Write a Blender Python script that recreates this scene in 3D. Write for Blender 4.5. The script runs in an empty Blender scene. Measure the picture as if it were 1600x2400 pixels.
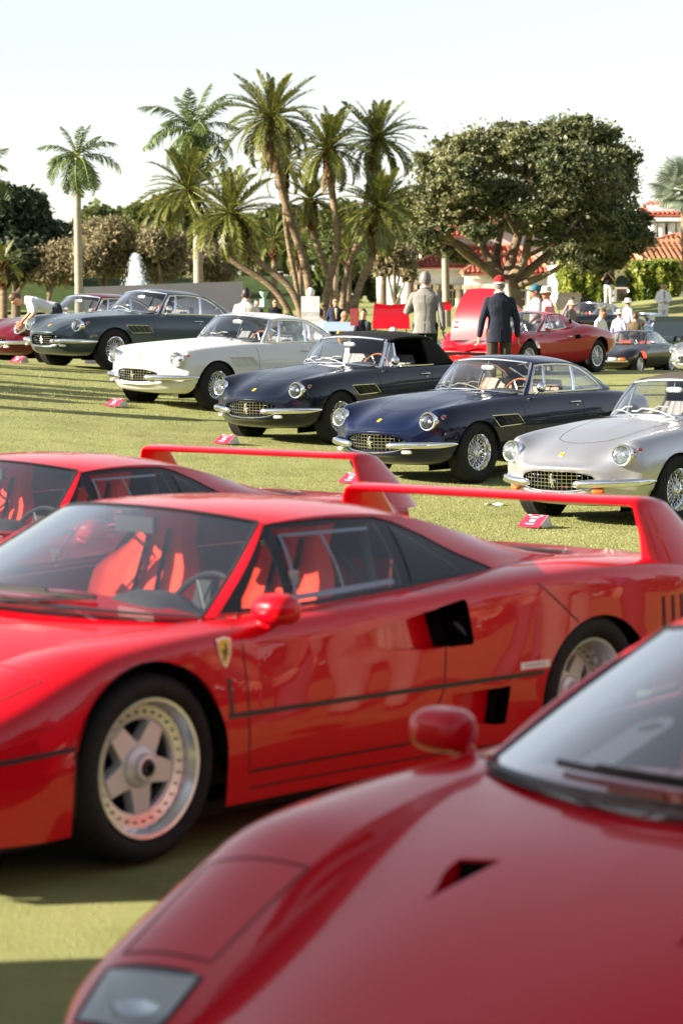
import bpy, bmesh, math, random
import numpy as np
from mathutils import Vector, Matrix, Euler
from mathutils.bvhtree import BVHTree
from math import sin, cos, pi, radians, sqrt, atan2, hypot
random.seed(7); np.random.seed(7)
SC = bpy.context.scene
COL = SC.collection
# ---------------------------------------------------------------- camera
cam_d = bpy.data.cameras.new('camera'); cam = bpy.data.objects.new('camera', cam_d); COL.objects.link(cam)
cam.location = (0, 0, 1.86); cam.rotation_euler = (radians(90 - 5.156), 0, 0)
cam_d.sensor_fit = 'HORIZONTAL'; cam_d.sensor_width = 24.0; cam_d.lens = 85.0
cam_d.clip_start = 0.1; cam_d.clip_end = 3000
cam_d.dof.use_dof = True; cam_d.dof.focus_distance = 24.5; cam_d.dof.aperture_fstop = 4.0
SC.camera = cam
# ---------------------------------------------------------------- sky, sun, exposure
SUN_EL = radians(22); SUN_AZ = (-0.980, -0.20)          # horizontal direction towards the sun
W = bpy.data.worlds.new('World'); SC.world = W; W.use_nodes = True
nt = W.node_tree; bg = nt.nodes['Background']
sky = nt.nodes.new('ShaderNodeTexSky'); sky.sky_type = 'NISHITA'; sky.sun_disc = False
sky.sun_elevation = SUN_EL; sky.sun_rotation = atan2(SUN_AZ[0], SUN_AZ[1])
sky.air_density = 1.0; sky.dust_density = 0.4; sky.ozone_density = 1.0; sky.altitude = 0
hz = nt.nodes.new('ShaderNodeHueSaturation'); hz.inputs['Saturation'].default_value = 0.42      # hazy, milky air
nt.links.new(sky.outputs[0], hz.inputs['Color']); nt.links.new(hz.outputs[0], bg.inputs[0]); bg.inputs[1].default_value = 0.060
sun_d = bpy.data.lights.new('sun', 'SUN'); sun = bpy.data.objects.new('sun', sun_d); COL.objects.link(sun)
sun_d.energy = 5.0; sun_d.angle = radians(0.5); sun_d.color = (1.0, 0.89, 0.75)
sd = Vector((SUN_AZ[0]*cos(SUN_EL), SUN_AZ[1]*cos(SUN_EL), sin(SUN_EL)))
sun.rotation_euler = sd.to_track_quat('Z', 'Y').to_euler()
SC.view_settings.view_transform = 'Standard'; SC.view_settings.look = 'None'
SC.view_settings.exposure = 1.85; SC.view_settings.gamma = 1.0; SC.view_settings.use_curve_mapping = False
SC.render.film_transparent = False
SC.cycles.max_bounces = 10; SC.cycles.transparent_max_bounces = 24
SC.cycles.caustics_reflective = False; SC.cycles.caustics_refractive = False
SC.cycles.sample_clamp_indirect = 6.0
POSE = [(-1.3219, 8.3590, .864, 0, .034, .009), (.868, 26.133, .846, -.133, -.009, -.004), (2.464, 22.379, .859, -.241, -.016, .011),
        (-.621, 30.118, .892, .039, -.013, -.004), (-2.275, 33.471, .837, .320, .013, -.026), (-4.126, 38.795, .772, .685, .032, -.013), (-2.339, 11.926, .942, -.083, .025, .004)]
POSE3 = (.625, 4.895, .90, .0, .030, .0)
def pose_matrix(X, Y, th, z0, pi_=0., rl=0.):
    """car pose: forward (-cos th, -sin th), left (sin th, -cos th)"""
    cp, sp, cr, sr, c, s = cos(pi_), sin(pi_), cos(rl), sin(rl), cos(th), sin(th)
    A = Matrix(((cp, 0, -sp), (0, 1, 0), (sp, 0, cp))); Bm = Matrix(((1, 0, 0), (0, cr, -sr), (0, sr, cr))); Cm = Matrix(((-c, s, 0), (-s, -c, 0), (0, 0, 1)))
    return Matrix.Translation((X, Y, z0)) @ (Cm @ Bm @ A).to_4x4()
def pose(o, *a): o.matrix_world = pose_matrix(*a)
# ---------------------------------------------------------------- helpers
class MB:
    def __init__(s): s.v = []; s.f = []; s.m = []
    def add(s, vs, fs, mi=0):
        o = len(s.v); s.v.extend([tuple(map(float, p)) for p in vs])
        s.f.extend([tuple(i + o for i in f) for f in fs]); s.m.extend([mi]*len(fs)); return s
    def grid(s, P, mi=0, cu=False, cv=False, flip=False):
        P = np.asarray(P); nu, nv = P.shape[:2]; fs = []
        for i in range(nu if cu else nu-1):
            for j in range(nv if cv else nv-1):
                a, b = i*nv + j, ((i+1) % nu)*nv + j; c, d = ((i+1) % nu)*nv + (j+1) % nv, i*nv + (j+1) % nv
                fs.append((a, d, c, b) if flip else (a, b, c, d))
        return s.add(P.reshape(-1, 3), fs, mi)
    def poly(s, pts, mi=0): return s.add(pts, [tuple(range(len(pts)))], mi)
    def box(s, c, d, mi=0, R=None):
        x, y, z = [k/2 for k in d]
        vs = [Vector((sx*x, sy*y, sz*z)) for sx in (-1, 1) for sy in (-1, 1) for sz in (-1, 1)]
        if R is not None: vs = [R @ p for p in vs]
        vs = [p + Vector(c) for p in vs]
        return s.add(vs, [(0,1,3,2),(4,6,7,5),(0,4,5,1),(2,3,7,6),(0,2,6,4),(1,5,7,3)], mi)
    def tube(s, path, r, n=8, mi=0, closed=False, caps=True, up=(0, 0, 1), flat=1.0):
        """swept ellipse; r scalar or list; flat scales the second axis"""
        P = [Vector(p) for p in path]; N = len(P); rr = [r]*N if np.isscalar(r) else list(r)
        rings = []; prev = None
        for i in range(N):
            t = (P[(i+1) % N] - P[i-1]) if closed else (P[min(i+1, N-1)] - P[max(i-1, 0)])
            t = t.normalized() if t.length > 1e-9 else Vector((1, 0, 0))
            u = Vector(up) if prev is None else prev
            a = u - t*u.dot(t)
            if a.length < 1e-4: a = Vector((1, 0, 0)) - t*t.x
            if a.length < 1e-4: a = Vector((0, 1, 0))
            a.normalize(); prev = a if prev is not None or True else None
            b = t.cross(a)
            rings.append([P[i] + a*(rr[i]*cos(2*pi*k/n)) + b*(rr[i]*flat*sin(2*pi*k/n)) for k in range(n)])
        s.grid(rings, mi, cu=closed, cv=True)
        if caps and not closed:
            s.poly(rings[0][::-1] if False else rings[0], mi); s.poly(rings[-1][::-1], mi)
        return s
    def lathe(s, prof, n=24, M=None, mi=0):
        """profile of (radius, height); axis local z, then matrix M"""
        P = [[Vector((r*cos(2*pi*k/n), r*sin(2*pi*k/n), h)) for k in range(n)] for r, h in prof]
        if M is not None: P = [[M @ p for p in ring] for ring in P]
        return s.grid(P, mi, cv=True)
    def ell(s, c, r, nu=10, nv=14, mi=0, R=None, e=1.0):
        P = []
        for i in range(nu+1):
            a = -pi/2 + pi*i/nu; ring = []
            for j in range(nv):
                b = 2*pi*j/nv; f = lambda q: math.copysign(abs(q)**e, q)
                p = Vector((r[0]*f(cos(a))*f(cos(b)), r[1]*f(cos(a))*f(sin(b)), r[2]*f(sin(a))))
                if R is not None: p = R @ p
                ring.append(p + Vector(c))
            P.append(ring)
        return s.grid(P, mi, cv=True)
    def prism(s, pts, d, mi=0, caps=True):
        n = len(pts); A = [Vector(p) for p in pts]; B = [p + Vector(d) for p in A]
        s.add(A + B, [(i, (i+1) % n, n + (i+1) % n, n + i) for i in range(n)], mi)
        if caps: s.poly(A[::-1], mi); s.poly(B, mi)
        return s
    def xf(s, M):
        s.v = [tuple(M @ Vector(p)) for p in s.v]; return s
    def mirror_y(s):
        n = len(s.v); s.v += [(x, -y, z) for x, y, z in s.v]
        s.f += [tuple(n + i for i in f[::-1]) for f in s.f]; s.m += list(s.m); return s
    def mesh(s, name, mats, smooth=40, weld=False):
        me = bpy.data.meshes.new(name); me.from_pydata(s.v, [], s.f)
        for m in (mats if isinstance(mats, (list, tuple)) else [mats]): me.materials.append(m)
        me.polygons.foreach_set('material_index', s.m)
        if weld:
            bm = bmesh.new(); bm.from_mesh(me); bmesh.ops.remove_doubles(bm, verts=bm.verts, dist=1e-5)
            bmesh.ops.recalc_face_normals(bm, faces=bm.faces); bm.to_mesh(me); bm.free()
        me.update()
        if smooth:
            me.polygons.foreach_set('use_smooth', [True]*len(me.polygons)); me.set_sharp_from_angle(angle=radians(smooth))
        return me
    def build(s, name, mats, parent=None, smooth=40, weld=False, loc=None):
        return link(name, s.mesh(name, mats, smooth, weld), parent, loc)

def link(name, data, parent=None, loc=None, rot=None):
    o = bpy.data.objects.new(name, data); COL.objects.link(o)
    if parent is not None: o.parent = parent
    if loc is not None: o.location = loc
    if rot is not None: o.rotation_euler = rot
    return o
def tag(o, label=None, cat=None, group=None, kind=None):
    for k, v in (('label', label), ('category', cat), ('group', group), ('kind', kind)):
        if v: o[k] = v
    return o
def thing(name, label, cat, loc=(0, 0, 0), rot=(0, 0, 0), group=None):
    o = bpy.data.objects.new(name, None); COL.objects.link(o); o.empty_display_size = 0.2
    o.location = loc; o.rotation_euler = rot
    return tag(o, label, cat, group)
def copy_tree(o, parent=None):
    c = o.copy(); COL.objects.link(c)
    if parent is not None: c.parent = parent
    for ch in list(o.children): copy_tree(ch, c)
    return c
def ncs(t, y):
    """natural cubic spline through (t,y); returns evaluator"""
    t = np.asarray(t, float); y = np.asarray(y, float); n = len(t)
    if n == 2: return lambda q: y[0] + np.multiply.outer((np.asarray(q)-t[0])/(t[1]-t[0]), (y[1]-y[0]))
    h = np.diff(t); A = np.zeros((n, n)); B = np.zeros((n,) + y.shape[1:]); A[0, 0] = A[-1, -1] = 1
    for i in range(1, n-1):
        A[i, i-1] = h[i-1]; A[i, i] = 2*(h[i-1]+h[i]); A[i, i+1] = h[i]
        B[i] = 3*((y[i+1]-y[i])/h[i] - (y[i]-y[i-1])/h[i-1])
    c = np.linalg.solve(A, B.reshape(n, -1)).reshape(B.shape)
    def ev(q):
        q = np.atleast_1d(np.asarray(q, float)); i = np.clip(np.searchsorted(t, q) - 1, 0, n-2)
        sh = (-1,) + (1,)*(y.ndim-1); d = (q - t[i]).reshape(sh); hh = h[i].reshape(sh)
        b = (y[i+1]-y[i])/hh - hh*(2*c[i]+c[i+1])/3; dd = (c[i+1]-c[i])/(3*hh)
        return y[i] + b*d + c[i]*d*d + dd*d**3
    return ev
def curve(pts, n):
    """smooth curve through points, n samples evenly in chord length"""
    P = np.asarray(pts, float); t = np.concatenate([[0], np.cumsum(np.linalg.norm(np.diff(P, axis=0), axis=1))])
    return ncs(t, P)(np.linspace(0, t[-1], n))
def coons(c0, c1, d0, d1):
    """patch from bottom c0(nu), top c1(nu), left d0(nv), right d1(nv) -> P[nu,nv]"""
    c0, c1, d0, d1 = map(np.asarray, (c0, c1, d0, d1)); nu, nv = len(c0), len(d0)
    u = np.linspace(0, 1, nu)[:, None, None]; v = np.linspace(0, 1, nv)[None, :, None]
    return ((1-v)*c0[:, None] + v*c1[:, None] + (1-u)*d0[None] + u*d1[None]
            - ((1-u)*(1-v)*c0[0] + u*(1-v)*c0[-1] + (1-u)*v*c1[0] + u*v*c1[-1]))
def inpoly(p, poly):
    x, y = p; c = False; j = len(poly)-1
    for i in range(len(poly)):
        xi, yi = poly[i]; xj, yj = poly[j]
        if (yi > y) != (yj > y) and x < (xj-xi)*(y-yi)/(yj-yi)+xi: c = not c
        j = i
    return c
def to_bm(P_or_me):
    bm = bmesh.new(); bm.from_mesh(P_or_me); return bm
def cut(bm, poly, ax=(0, 2), test=None):
    """slice bm along the outline poly (in the two axes ax), return the faces inside"""
    a, b = ax; xs = [p[0] for p in poly]; ys = [p[1] for p in poly]; n = len(poly)
    lo, hi = (min(xs), min(ys)), (max(xs), max(ys)); e = 1e-4
    def overlap(f, x0, x1, y0, y1):
        va = [v.co[a] for v in f.verts]; vb = [v.co[b] for v in f.verts]
        return max(va) > x0-e and min(va) < x1+e and max(vb) > y0-e and min(vb) < y1+e
    cand = [f for f in bm.faces if overlap(f, lo[0], hi[0], lo[1], hi[1]) and (test is None or test(f.calc_center_median()))]
    for i in range(n):
        p, q = poly[i], poly[(i+1) % n]
        cand = [f for f in cand if f.is_valid]
        fs = [f for f in cand if overlap(f, min(p[0], q[0]), max(p[0], q[0]), min(p[1], q[1]), max(p[1], q[1]))]
        if not fs: continue
        es = {x for f in fs for x in f.edges}; vs = {x for f in fs for x in f.verts}
        co = [0, 0, 0]; no = [0, 0, 0]; co[a], co[b] = p; no[a], no[b] = (q[1]-p[1]), -(q[0]-p[0])
        if hypot(no[a], no[b]) < 1e-9: continue
        rr = bmesh.ops.bisect_plane(bm, geom=list(fs)+list(es)+list(vs), dist=1e-6, plane_co=co, plane_no=no)
        old = set(fs); cand = [f for f in cand if f not in old] + list({g for g in rr['geom'] if isinstance(g, bmesh.types.BMFace) and g.is_valid})
    r = []
    for f in {f for f in cand if f.is_valid}:
        c = f.calc_center_median()
        if lo[0] < c[a] < hi[0] and lo[1] < c[b] < hi[1] and (test is None or test(c)) and inpoly((c[a], c[b]), poly): r.append(f)
    return r
def take(bm, faces):
    """remove faces from bm and give them back as a new bmesh"""
    vm = {}; nb = bmesh.new()
    for f in faces:
        vs = []
        for v in f.verts:
            if v not in vm: vm[v] = nb.verts.new(v.co)
            vs.append(vm[v])
        try: nb.faces.new(vs)
        except ValueError: pass
    bmesh.ops.delete(bm, geom=faces, context='FACES'); return nb
def bm_obj(bm, name, mats, parent, smooth=40, free=True, solid=0.0):
    me = bpy.data.meshes.new(name)
    if solid:
        bmesh.ops.recalc_face_normals(bm, faces=bm.faces); bmesh.ops.solidify(bm, geom=bm.faces[:], thickness=solid)
    bm.to_mesh(me)
    if free: bm.free()
    for m in (mats if isinstance(mats, (list, tuple)) else [mats]): me.materials.append(m)
    me.polygons.foreach_set('use_smooth', [True]*len(me.polygons)); me.set_sharp_from_angle(angle=radians(smooth)); me.update()
    return link(name, me, parent)
class Surf:
    """ray queries on a body surface"""
    def __init__(s, bm): s.t = BVHTree.FromBMesh(bm)
    def y(s, x, z, side=1):
        h = s.t.ray_cast(Vector((x, 3*side, z)), Vector((0, -side, 0)))
        return (h[0], h[1] if h[1].y*side > 0 else -h[1]) if h[0] else (None, None)
    def z(s, x, y):
        h = s.t.ray_cast(Vector((x, y, 3)), Vector((0, 0, -1)))
        return (h[0], h[1] if h[1].z > 0 else -h[1]) if h[0] else (None, None)
    def x(s, y, z):
        h = s.t.ray_cast(Vector((3, y, z)), Vector((-1, 0, 0)))
        return (h[0], h[1] if h[1].x > 0 else -h[1]) if h[0] else (None, None)
    def line(s, pts, how='y', side=1, step=0.03):
        out = []
        for i in range(len(pts)-1):
            p, q = np.array(pts[i], float), np.array(pts[i+1], float); n = max(1, int(np.linalg.norm(q-p)/step))
            for k in range(n + (1 if i == len(pts)-2 else 0)):
                r = p + (q-p)*k/n
                h = s.y(r[0], r[1], side) if how == 'y' else s.z(r[0], r[1]) if how == 'z' else s.x(r[0], r[1])
                if h[0] is not None: out.append(h)
        return out
def ribbon(mb, hits, w, off=0.0015, mi=0, closed=False):
    """flat strip of width w lying on a surface along ray hits"""
    n = len(hits)
    if n < 2: return
    P = []
    for i in range(n):
        p, nn = hits[i]; t = hits[min(i+1, n-1)][0] - hits[max(i-1, 0)][0]
        if closed: t = hits[(i+1) % n][0] - hits[i-1][0]
        s = t.cross(nn); s = s.normalized()*(w/2) if s.length > 1e-9 else Vector((0, 0, w/2))
        P.append([p + s + nn*off, p - s + nn*off])
    mb.grid(P, mi, cu=closed)
def tube_on(mb, hits, r, off=0.0, n=6, mi=0, closed=False):
    mb.tube([p + nn*off for p, nn in hits], r, n, mi, closed=closed)
def smoothstep(a, b, x):
    t = np.clip((np.asarray(x, float)-a)/(b-a), 0, 1); return t*t*(3-2*t)
def outline_wall(surf, poly, depth, side=1, mi=0, mb=None, how='y'):
    """inner wall of a hole in the flank: from the surface inwards"""
    mb = mb or MB(); P = []
    for (x, z) in poly:
        h = surf.y(x, z, side) if how == 'y' else surf.z(x, z)
        if h[0] is None: continue
        d = Vector((0, -side*depth, 0)) if how == 'y' else Vector((0, 0, -depth))
        P.append([h[0], h[0] + d])
    if len(P) > 2: mb.grid(P, mi, cu=True)
    return mb
def text_mesh(txt, size, mat, name='lettering', extrude=0.0):
    c = bpy.data.curves.new(name, 'FONT'); c.body = txt; c.size = size; c.align_x = 'CENTER'; c.align_y = 'CENTER'; c.extrude = extrude
    o = bpy.data.objects.new(name, c); COL.objects.link(o)
    dg = bpy.context.evaluated_depsgraph_get(); me = bpy.data.meshes.new_from_object(o.evaluated_get(dg)); me.name = name
    bpy.data.objects.remove(o); bpy.data.curves.remove(c); me.materials.clear(); me.materials.append(mat); return me
def rounded(pts, r, n=4):
    """round the corners of a 2D polygon"""
    out = []; N = len(pts)
    for i in range(N):
        p0, p, p1 = [np.array(pts[k % N], float) for k in (i-1, i, i+1)]
        a = p0 - p; b = p1 - p; la, lb = np.linalg.norm(a), np.linalg.norm(b); d = min(r, la*.45, lb*.45)
        A = p + a/la*d; B = p + b/lb*d
        for k in range(n+1):
            t = k/n; out.append(tuple((1-t)**2*A + 2*t*(1-t)*p + t*t*B))
    return out

def quads(name, C, U, V, mats, parent=None, mi=None, taper=None):
    """many small quads: centres C, half-axes U, V (numpy [n,3]); taper narrows the +V end"""
    n = len(C); tp = 1.0 if taper is None else taper
    P = np.stack([C-U-V, C+U-V, C+U*tp+V, C-U*tp+V], 1).reshape(-1, 3).astype(np.float32)
    me = bpy.data.meshes.new(name); me.vertices.add(4*n); me.vertices.foreach_set('co', P.ravel())
    me.loops.add(4*n); me.loops.foreach_set('vertex_index', np.arange(4*n, dtype=np.int32))
    me.polygons.add(n); me.polygons.foreach_set('loop_start', np.arange(0, 4*n, 4, dtype=np.int32)); me.polygons.foreach_set('loop_total', np.full(n, 4, np.int32))
    for m in (mats if isinstance(mats, (list, tuple)) else [mats]): me.materials.append(m)
    if mi is not None: me.polygons.foreach_set('material_index', np.asarray(mi, np.int32))
    me.update(calc_edges=True)
    return link(name, me, parent) if name else me
def unit(a): return a/np.maximum(np.linalg.norm(a, axis=1, keepdims=True), 1e-9)
F_PX = 5667.77; PITCH = radians(5.156)
def at(u, v, Y):
    """point at depth Y (metres along +y) seen at pixel (u, v) of the 1568-wide photo view"""
    a = (u/.98-800)/F_PX; b = -(v/.98-1200)/F_PX; c, s = cos(PITCH), sin(PITCH)
    y = c + b*s; z = -s + b*c; t = Y/y
    return Vector((a*t, Y, 1.86 + z*t))

def build_split(mb, name, mats, parent=None, smooth=40):
    """one object for every connected piece"""
    par = list(range(len(mb.v)))
    def find(a):
        while par[a] != a: par[a] = par[par[a]]; a = par[a]
        return a
    for f in mb.f:
        r = find(f[0])
        for i in f[1:]: par[find(i)] = r
    groups = {}
    for f, m in zip(mb.f, mb.m): groups.setdefault(find(f[0]), []).append((f, m))
    out = []
    for fs in groups.values():
        ids = {}; q = MB()
        for f, m in fs:
            for i in f:
                if i not in ids: ids[i] = len(ids); q.v.append(mb.v[i])
            q.f.append(tuple(ids[i] for i in f)); q.m.append(m)
        out.append(q.build(name, mats, parent, smooth))
    return out
# ---------------------------------------------------------------- materials
def mat(name, base=(.5, .5, .5), rough=.5, metal=0., coat=0., spec=.5, **kw):
    m = bpy.data.materials.new(name); m.use_nodes = True; b = m.node_tree.nodes['Principled BSDF']
    b.inputs['Base Color'].default_value = (*base, 1); b.inputs['Roughness'].default_value = rough
    b.inputs['Metallic'].default_value = metal; b.inputs['Coat Weight'].default_value = coat
    b.inputs['Coat Roughness'].default_value = kw.get('coat_rough', .02); b.inputs['Specular IOR Level'].default_value = spec
    if 'trans' in kw: b.inputs['Transmission Weight'].default_value = kw['trans']
    if 'sss' in kw: b.inputs['Subsurface Weight'].default_value = kw['sss']; b.inputs['Subsurface Radius'].default_value = (.02, .008, .004)
    return m
def nodes(m): return m.node_tree, m.node_tree.nodes['Principled BSDF']
def noise_col(m, stops, scale=5., detail=4., bump=0., bscale=None, dist=.02, coord='Object', rough=None, stretch=None, var=0.0):
    t, b = nodes(m); N = t.nodes; L = t.links
    tc = N.new('ShaderNodeTexCoord'); src = tc.outputs[coord]
    if stretch:
        mp = N.new('ShaderNodeMapping'); mp.inputs['Scale'].default_value = stretch; L.new(src, mp.inputs[0]); src = mp.outputs[0]
    n = N.new('ShaderNodeTexNoise'); n.inputs['Scale'].default_value = scale; n.inputs['Detail'].default_value = detail; L.new(src, n.inputs['Vector'])
    r = N.new('ShaderNodeValToRGB'); e = r.color_ramp.elements
    while len(e) < len(stops): e.new(.5)
    for i, (p, c) in enumerate(stops): e[i].position = p; e[i].color = (*c, 1)
    L.new(n.outputs[0], r.inputs[0]); out = r.outputs[0]
    if var:
        oi = N.new('ShaderNodeObjectInfo'); hs = N.new('ShaderNodeHueSaturation'); mr = N.new('ShaderNodeMapRange')
        mr.inputs[3].default_value = 1-var; mr.inputs[4].default_value = 1+var
        L.new(oi.outputs['Random'], mr.inputs[0]); L.new(mr.outputs[0], hs.inputs['Value']); L.new(out, hs.inputs['Color']); out = hs.outputs[0]
    L.new(out, b.inputs['Base Color'])
    if bump:
        n2 = N.new('ShaderNodeTexNoise'); n2.inputs['Scale'].default_value = bscale or scale*4; n2.inputs['Detail'].default_value = 5; L.new(src, n2.inputs['Vector'])
        bp = N.new('ShaderNodeBump'); bp.inputs['Strength'].default_value = bump; bp.inputs['Distance'].default_value = dist
        L.new(n2.outputs[0], bp.inputs['Height']); L.new(bp.outputs[0], b.inputs['Normal'])
    return m
def paint(name, col, metal=0., rough=.35):
    """car paint: pigment under a clear coat with a trace of orange peel"""
    m = mat(name, col, rough, metal, 1.0, .10, coat_rough=.012); m.node_tree.nodes['Principled BSDF'].inputs['Coat Weight'].default_value = .72; t, b = nodes(m); b.inputs['Coat IOR'].default_value = 1.5; N = t.nodes
    tc = N.new('ShaderNodeTexCoord'); n = N.new('ShaderNodeTexNoise'); n.inputs['Scale'].default_value = 9; n.inputs['Detail'].default_value = 3
    t.links.new(tc.outputs['Object'], n.inputs['Vector'])
    bp = N.new('ShaderNodeBump'); bp.inputs['Strength'].default_value = .05; bp.inputs['Distance'].default_value = .003
    t.links.new(n.outputs[0], bp.inputs['Height']); t.links.new(bp.outputs[0], b.inputs['Coat Normal'])
    return m
def glass(name, tint=(.9, .95, .95), refl=1.0):
    """thin pane: clear with Fresnel reflection"""
    m = bpy.data.materials.new(name); m.use_nodes = True; t = m.node_tree; t.nodes.clear(); N = t.nodes
    o = N.new('ShaderNodeOutputMaterial'); mx = N.new('ShaderNodeMixShader'); tr = N.new('ShaderNodeBsdfTransparent'); g = N.new('ShaderNodeBsdfGlossy')
    tr.inputs[0].default_value = (*tint, 1); g.inputs['Roughness'].default_value = .01
    ge = N.new('ShaderNodeNewGeometry'); dt = N.new('ShaderNodeVectorMath'); dt.operation = 'DOT_PRODUCT'
    t.links.new(ge.outputs['Incoming'], dt.inputs[0]); t.links.new(ge.outputs['Normal'], dt.inputs[1])
    prev = dt.outputs['Value']
    for op, v in (('ABSOLUTE', None), ('SUBTRACT', 1.0), ('POWER', 5.0), ('MULTIPLY', .92*refl), ('ADD', .06*refl)):
        mu = N.new('ShaderNodeMath'); mu.operation = op; mu.use_clamp = op == 'ADD'
        if op == 'SUBTRACT': mu.inputs[0].default_value = v; t.links.new(prev, mu.inputs[1])
        else:
            t.links.new(prev, mu.inputs[0])
            if v is not None: mu.inputs[1].default_value = v
        prev = mu.outputs[0]
    t.links.new(mu.outputs[0], mx.inputs[0]); t.links.new(tr.outputs[0], mx.inputs[1]); t.links.new(g.outputs[0], mx.inputs[2]); t.links.new(mx.outputs[0], o.inputs[0])
    return m
M = {}
M['rosso'] = paint('red_paint', (.56, .0018, .010), 0, .30)
M['rosso2'] = paint('red_paint_bright', (.44, .003, .012), 0, .32)
M['navy'] = paint('navy_paint', (.004, .008, .032), .0, .3)
M['navy2'] = paint('dark_navy_paint', (.005, .008, .018), .0, .3)
M['silver'] = paint('silver_paint', (.50, .50, .52), .75, .34)
M['greyp'] = paint('slate_grey_paint', (.055, .075, .088), .45, .33)
M['white'] = paint('white_paint', (.72, .71, .67), 0, .35)
M['burg'] = paint('burgundy_paint', (.10, .003, .009), 0, .3)
M['black'] = paint('black_paint', (.008, .008, .009), 0, .3)
M['palebl'] = paint('pale_blue_paint', (.36, .48, .58), .3, .35)
M['chrome'] = mat('chrome', (.86, .86, .87), .07, 1.0)
M['alu'] = mat('polished_alloy', (.80, .80, .81), .26, .8)
M['wheel'] = mat('silver_wheel_paint', (.70, .69, .69), .38, .35, .3)
M['rubber'] = noise_col(mat('tyre_rubber', rough=.75, spec=.3), [(.3, (.009, .009, .009)), (.7, (.016, .015, .014))], 30, bump=.2, bscale=200, dist=.002)
M['blk'] = mat('black_trim', (.010, .010, .011), .45)
M['gap'] = mat('panel_gap', (.006, .004, .004), .8)
M['gapred'] = mat('red_panel_gap', (.05, .001, .003), .7)
M['dark'] = mat('black_void', (.004, .004, .004), .9, spec=.1)
M['under'] = mat('underbody', (.012, .012, .012), .8)
M['lens'] = mat('lamp_glass', (.80, .82, .80), .08, .35, .8, .7)
M['reflector'] = mat('reflector', (.85, .85, .82), .12, 1.0)
M['amber'] = mat('amber_lens', (.75, .12, .008), .15, 0, .7)
M['redlens'] = mat('red_lens', (.5, .01, .01), .15, 0, .7)
M['glass'] = glass('window_glass', (.90, .93, .94), 2.4); M['screen'] = glass('windscreen_glass', (.93, .95, .96), 4.6)
M['glassd'] = glass('tinted_glass', (.80, .86, .90), 1.3)
M['lampglass'] = glass('lamp_cover', (.85, .90, .92), 2.6)
M['perspex'] = mat('perspex_edge', (.26, .27, .30), .2, 0, .6, .6)
M['seatred'] = noise_col(mat('red_cloth', rough=.85), [(.3, (.72, .035, .012)), (.7, (.84, .055, .018))], 14, bump=.25, bscale=300, dist=.002)
M['seatblk'] = noise_col(mat('black_leather', rough=.5), [(.3, (.012, .012, .012)), (.7, (.02, .02, .02))], 14, bump=.2, bscale=120, dist=.002)
M['seattan'] = noise_col(mat('tan_leather', rough=.5), [(.3, (.22, .13, .07)), (.7, (.28, .17, .09))], 14, bump=.2, bscale=120, dist=.002)
M['seatpale'] = noise_col(mat('cream_leather', rough=.5), [(.3, (.5, .46, .38)), (.7, (.58, .53, .44))], 14, bump=.2, bscale=120, dist=.002)
M['dash'] = noise_col(mat('dash_felt', rough=.9), [(.3, (.035, .035, .036)), (.7, (.05, .05, .05))], 40, bump=.2, bscale=400, dist=.001)
M['wood'] = noise_col(mat('wooden_rim', rough=.3, coat=.6), [(.3, (.28, .09, .03)), (.7, (.40, .15, .05))], 10, stretch=(1, 1, 6))
M['softblk'] = noise_col(mat('black_canvas', rough=.9, spec=.2), [(.3, (.010, .010, .011)), (.7, (.018, .018, .018))], 20, bump=.3, bscale=500, dist=.002)
M['softbrn'] = noise_col(mat('brown_canvas', rough=.9, spec=.2), [(.3, (.060, .048, .038)), (.7, (.080, .066, .052))], 20, bump=.3, bscale=500, dist=.002)
M['yellow'] = mat('yellow_enamel', (.80, .55, .03), .3, 0, .8)
M['blkink'] = mat('black_enamel', (.01, .01, .01), .35, 0, .5)
M['paper'] = mat('white_card', (.78, .77, .74), .7)
M['cardred'] = mat('crimson_card', (.48, .018, .06), .5)
M['printg'] = mat('grey_print', (.35, .33, .33), .6)
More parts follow.
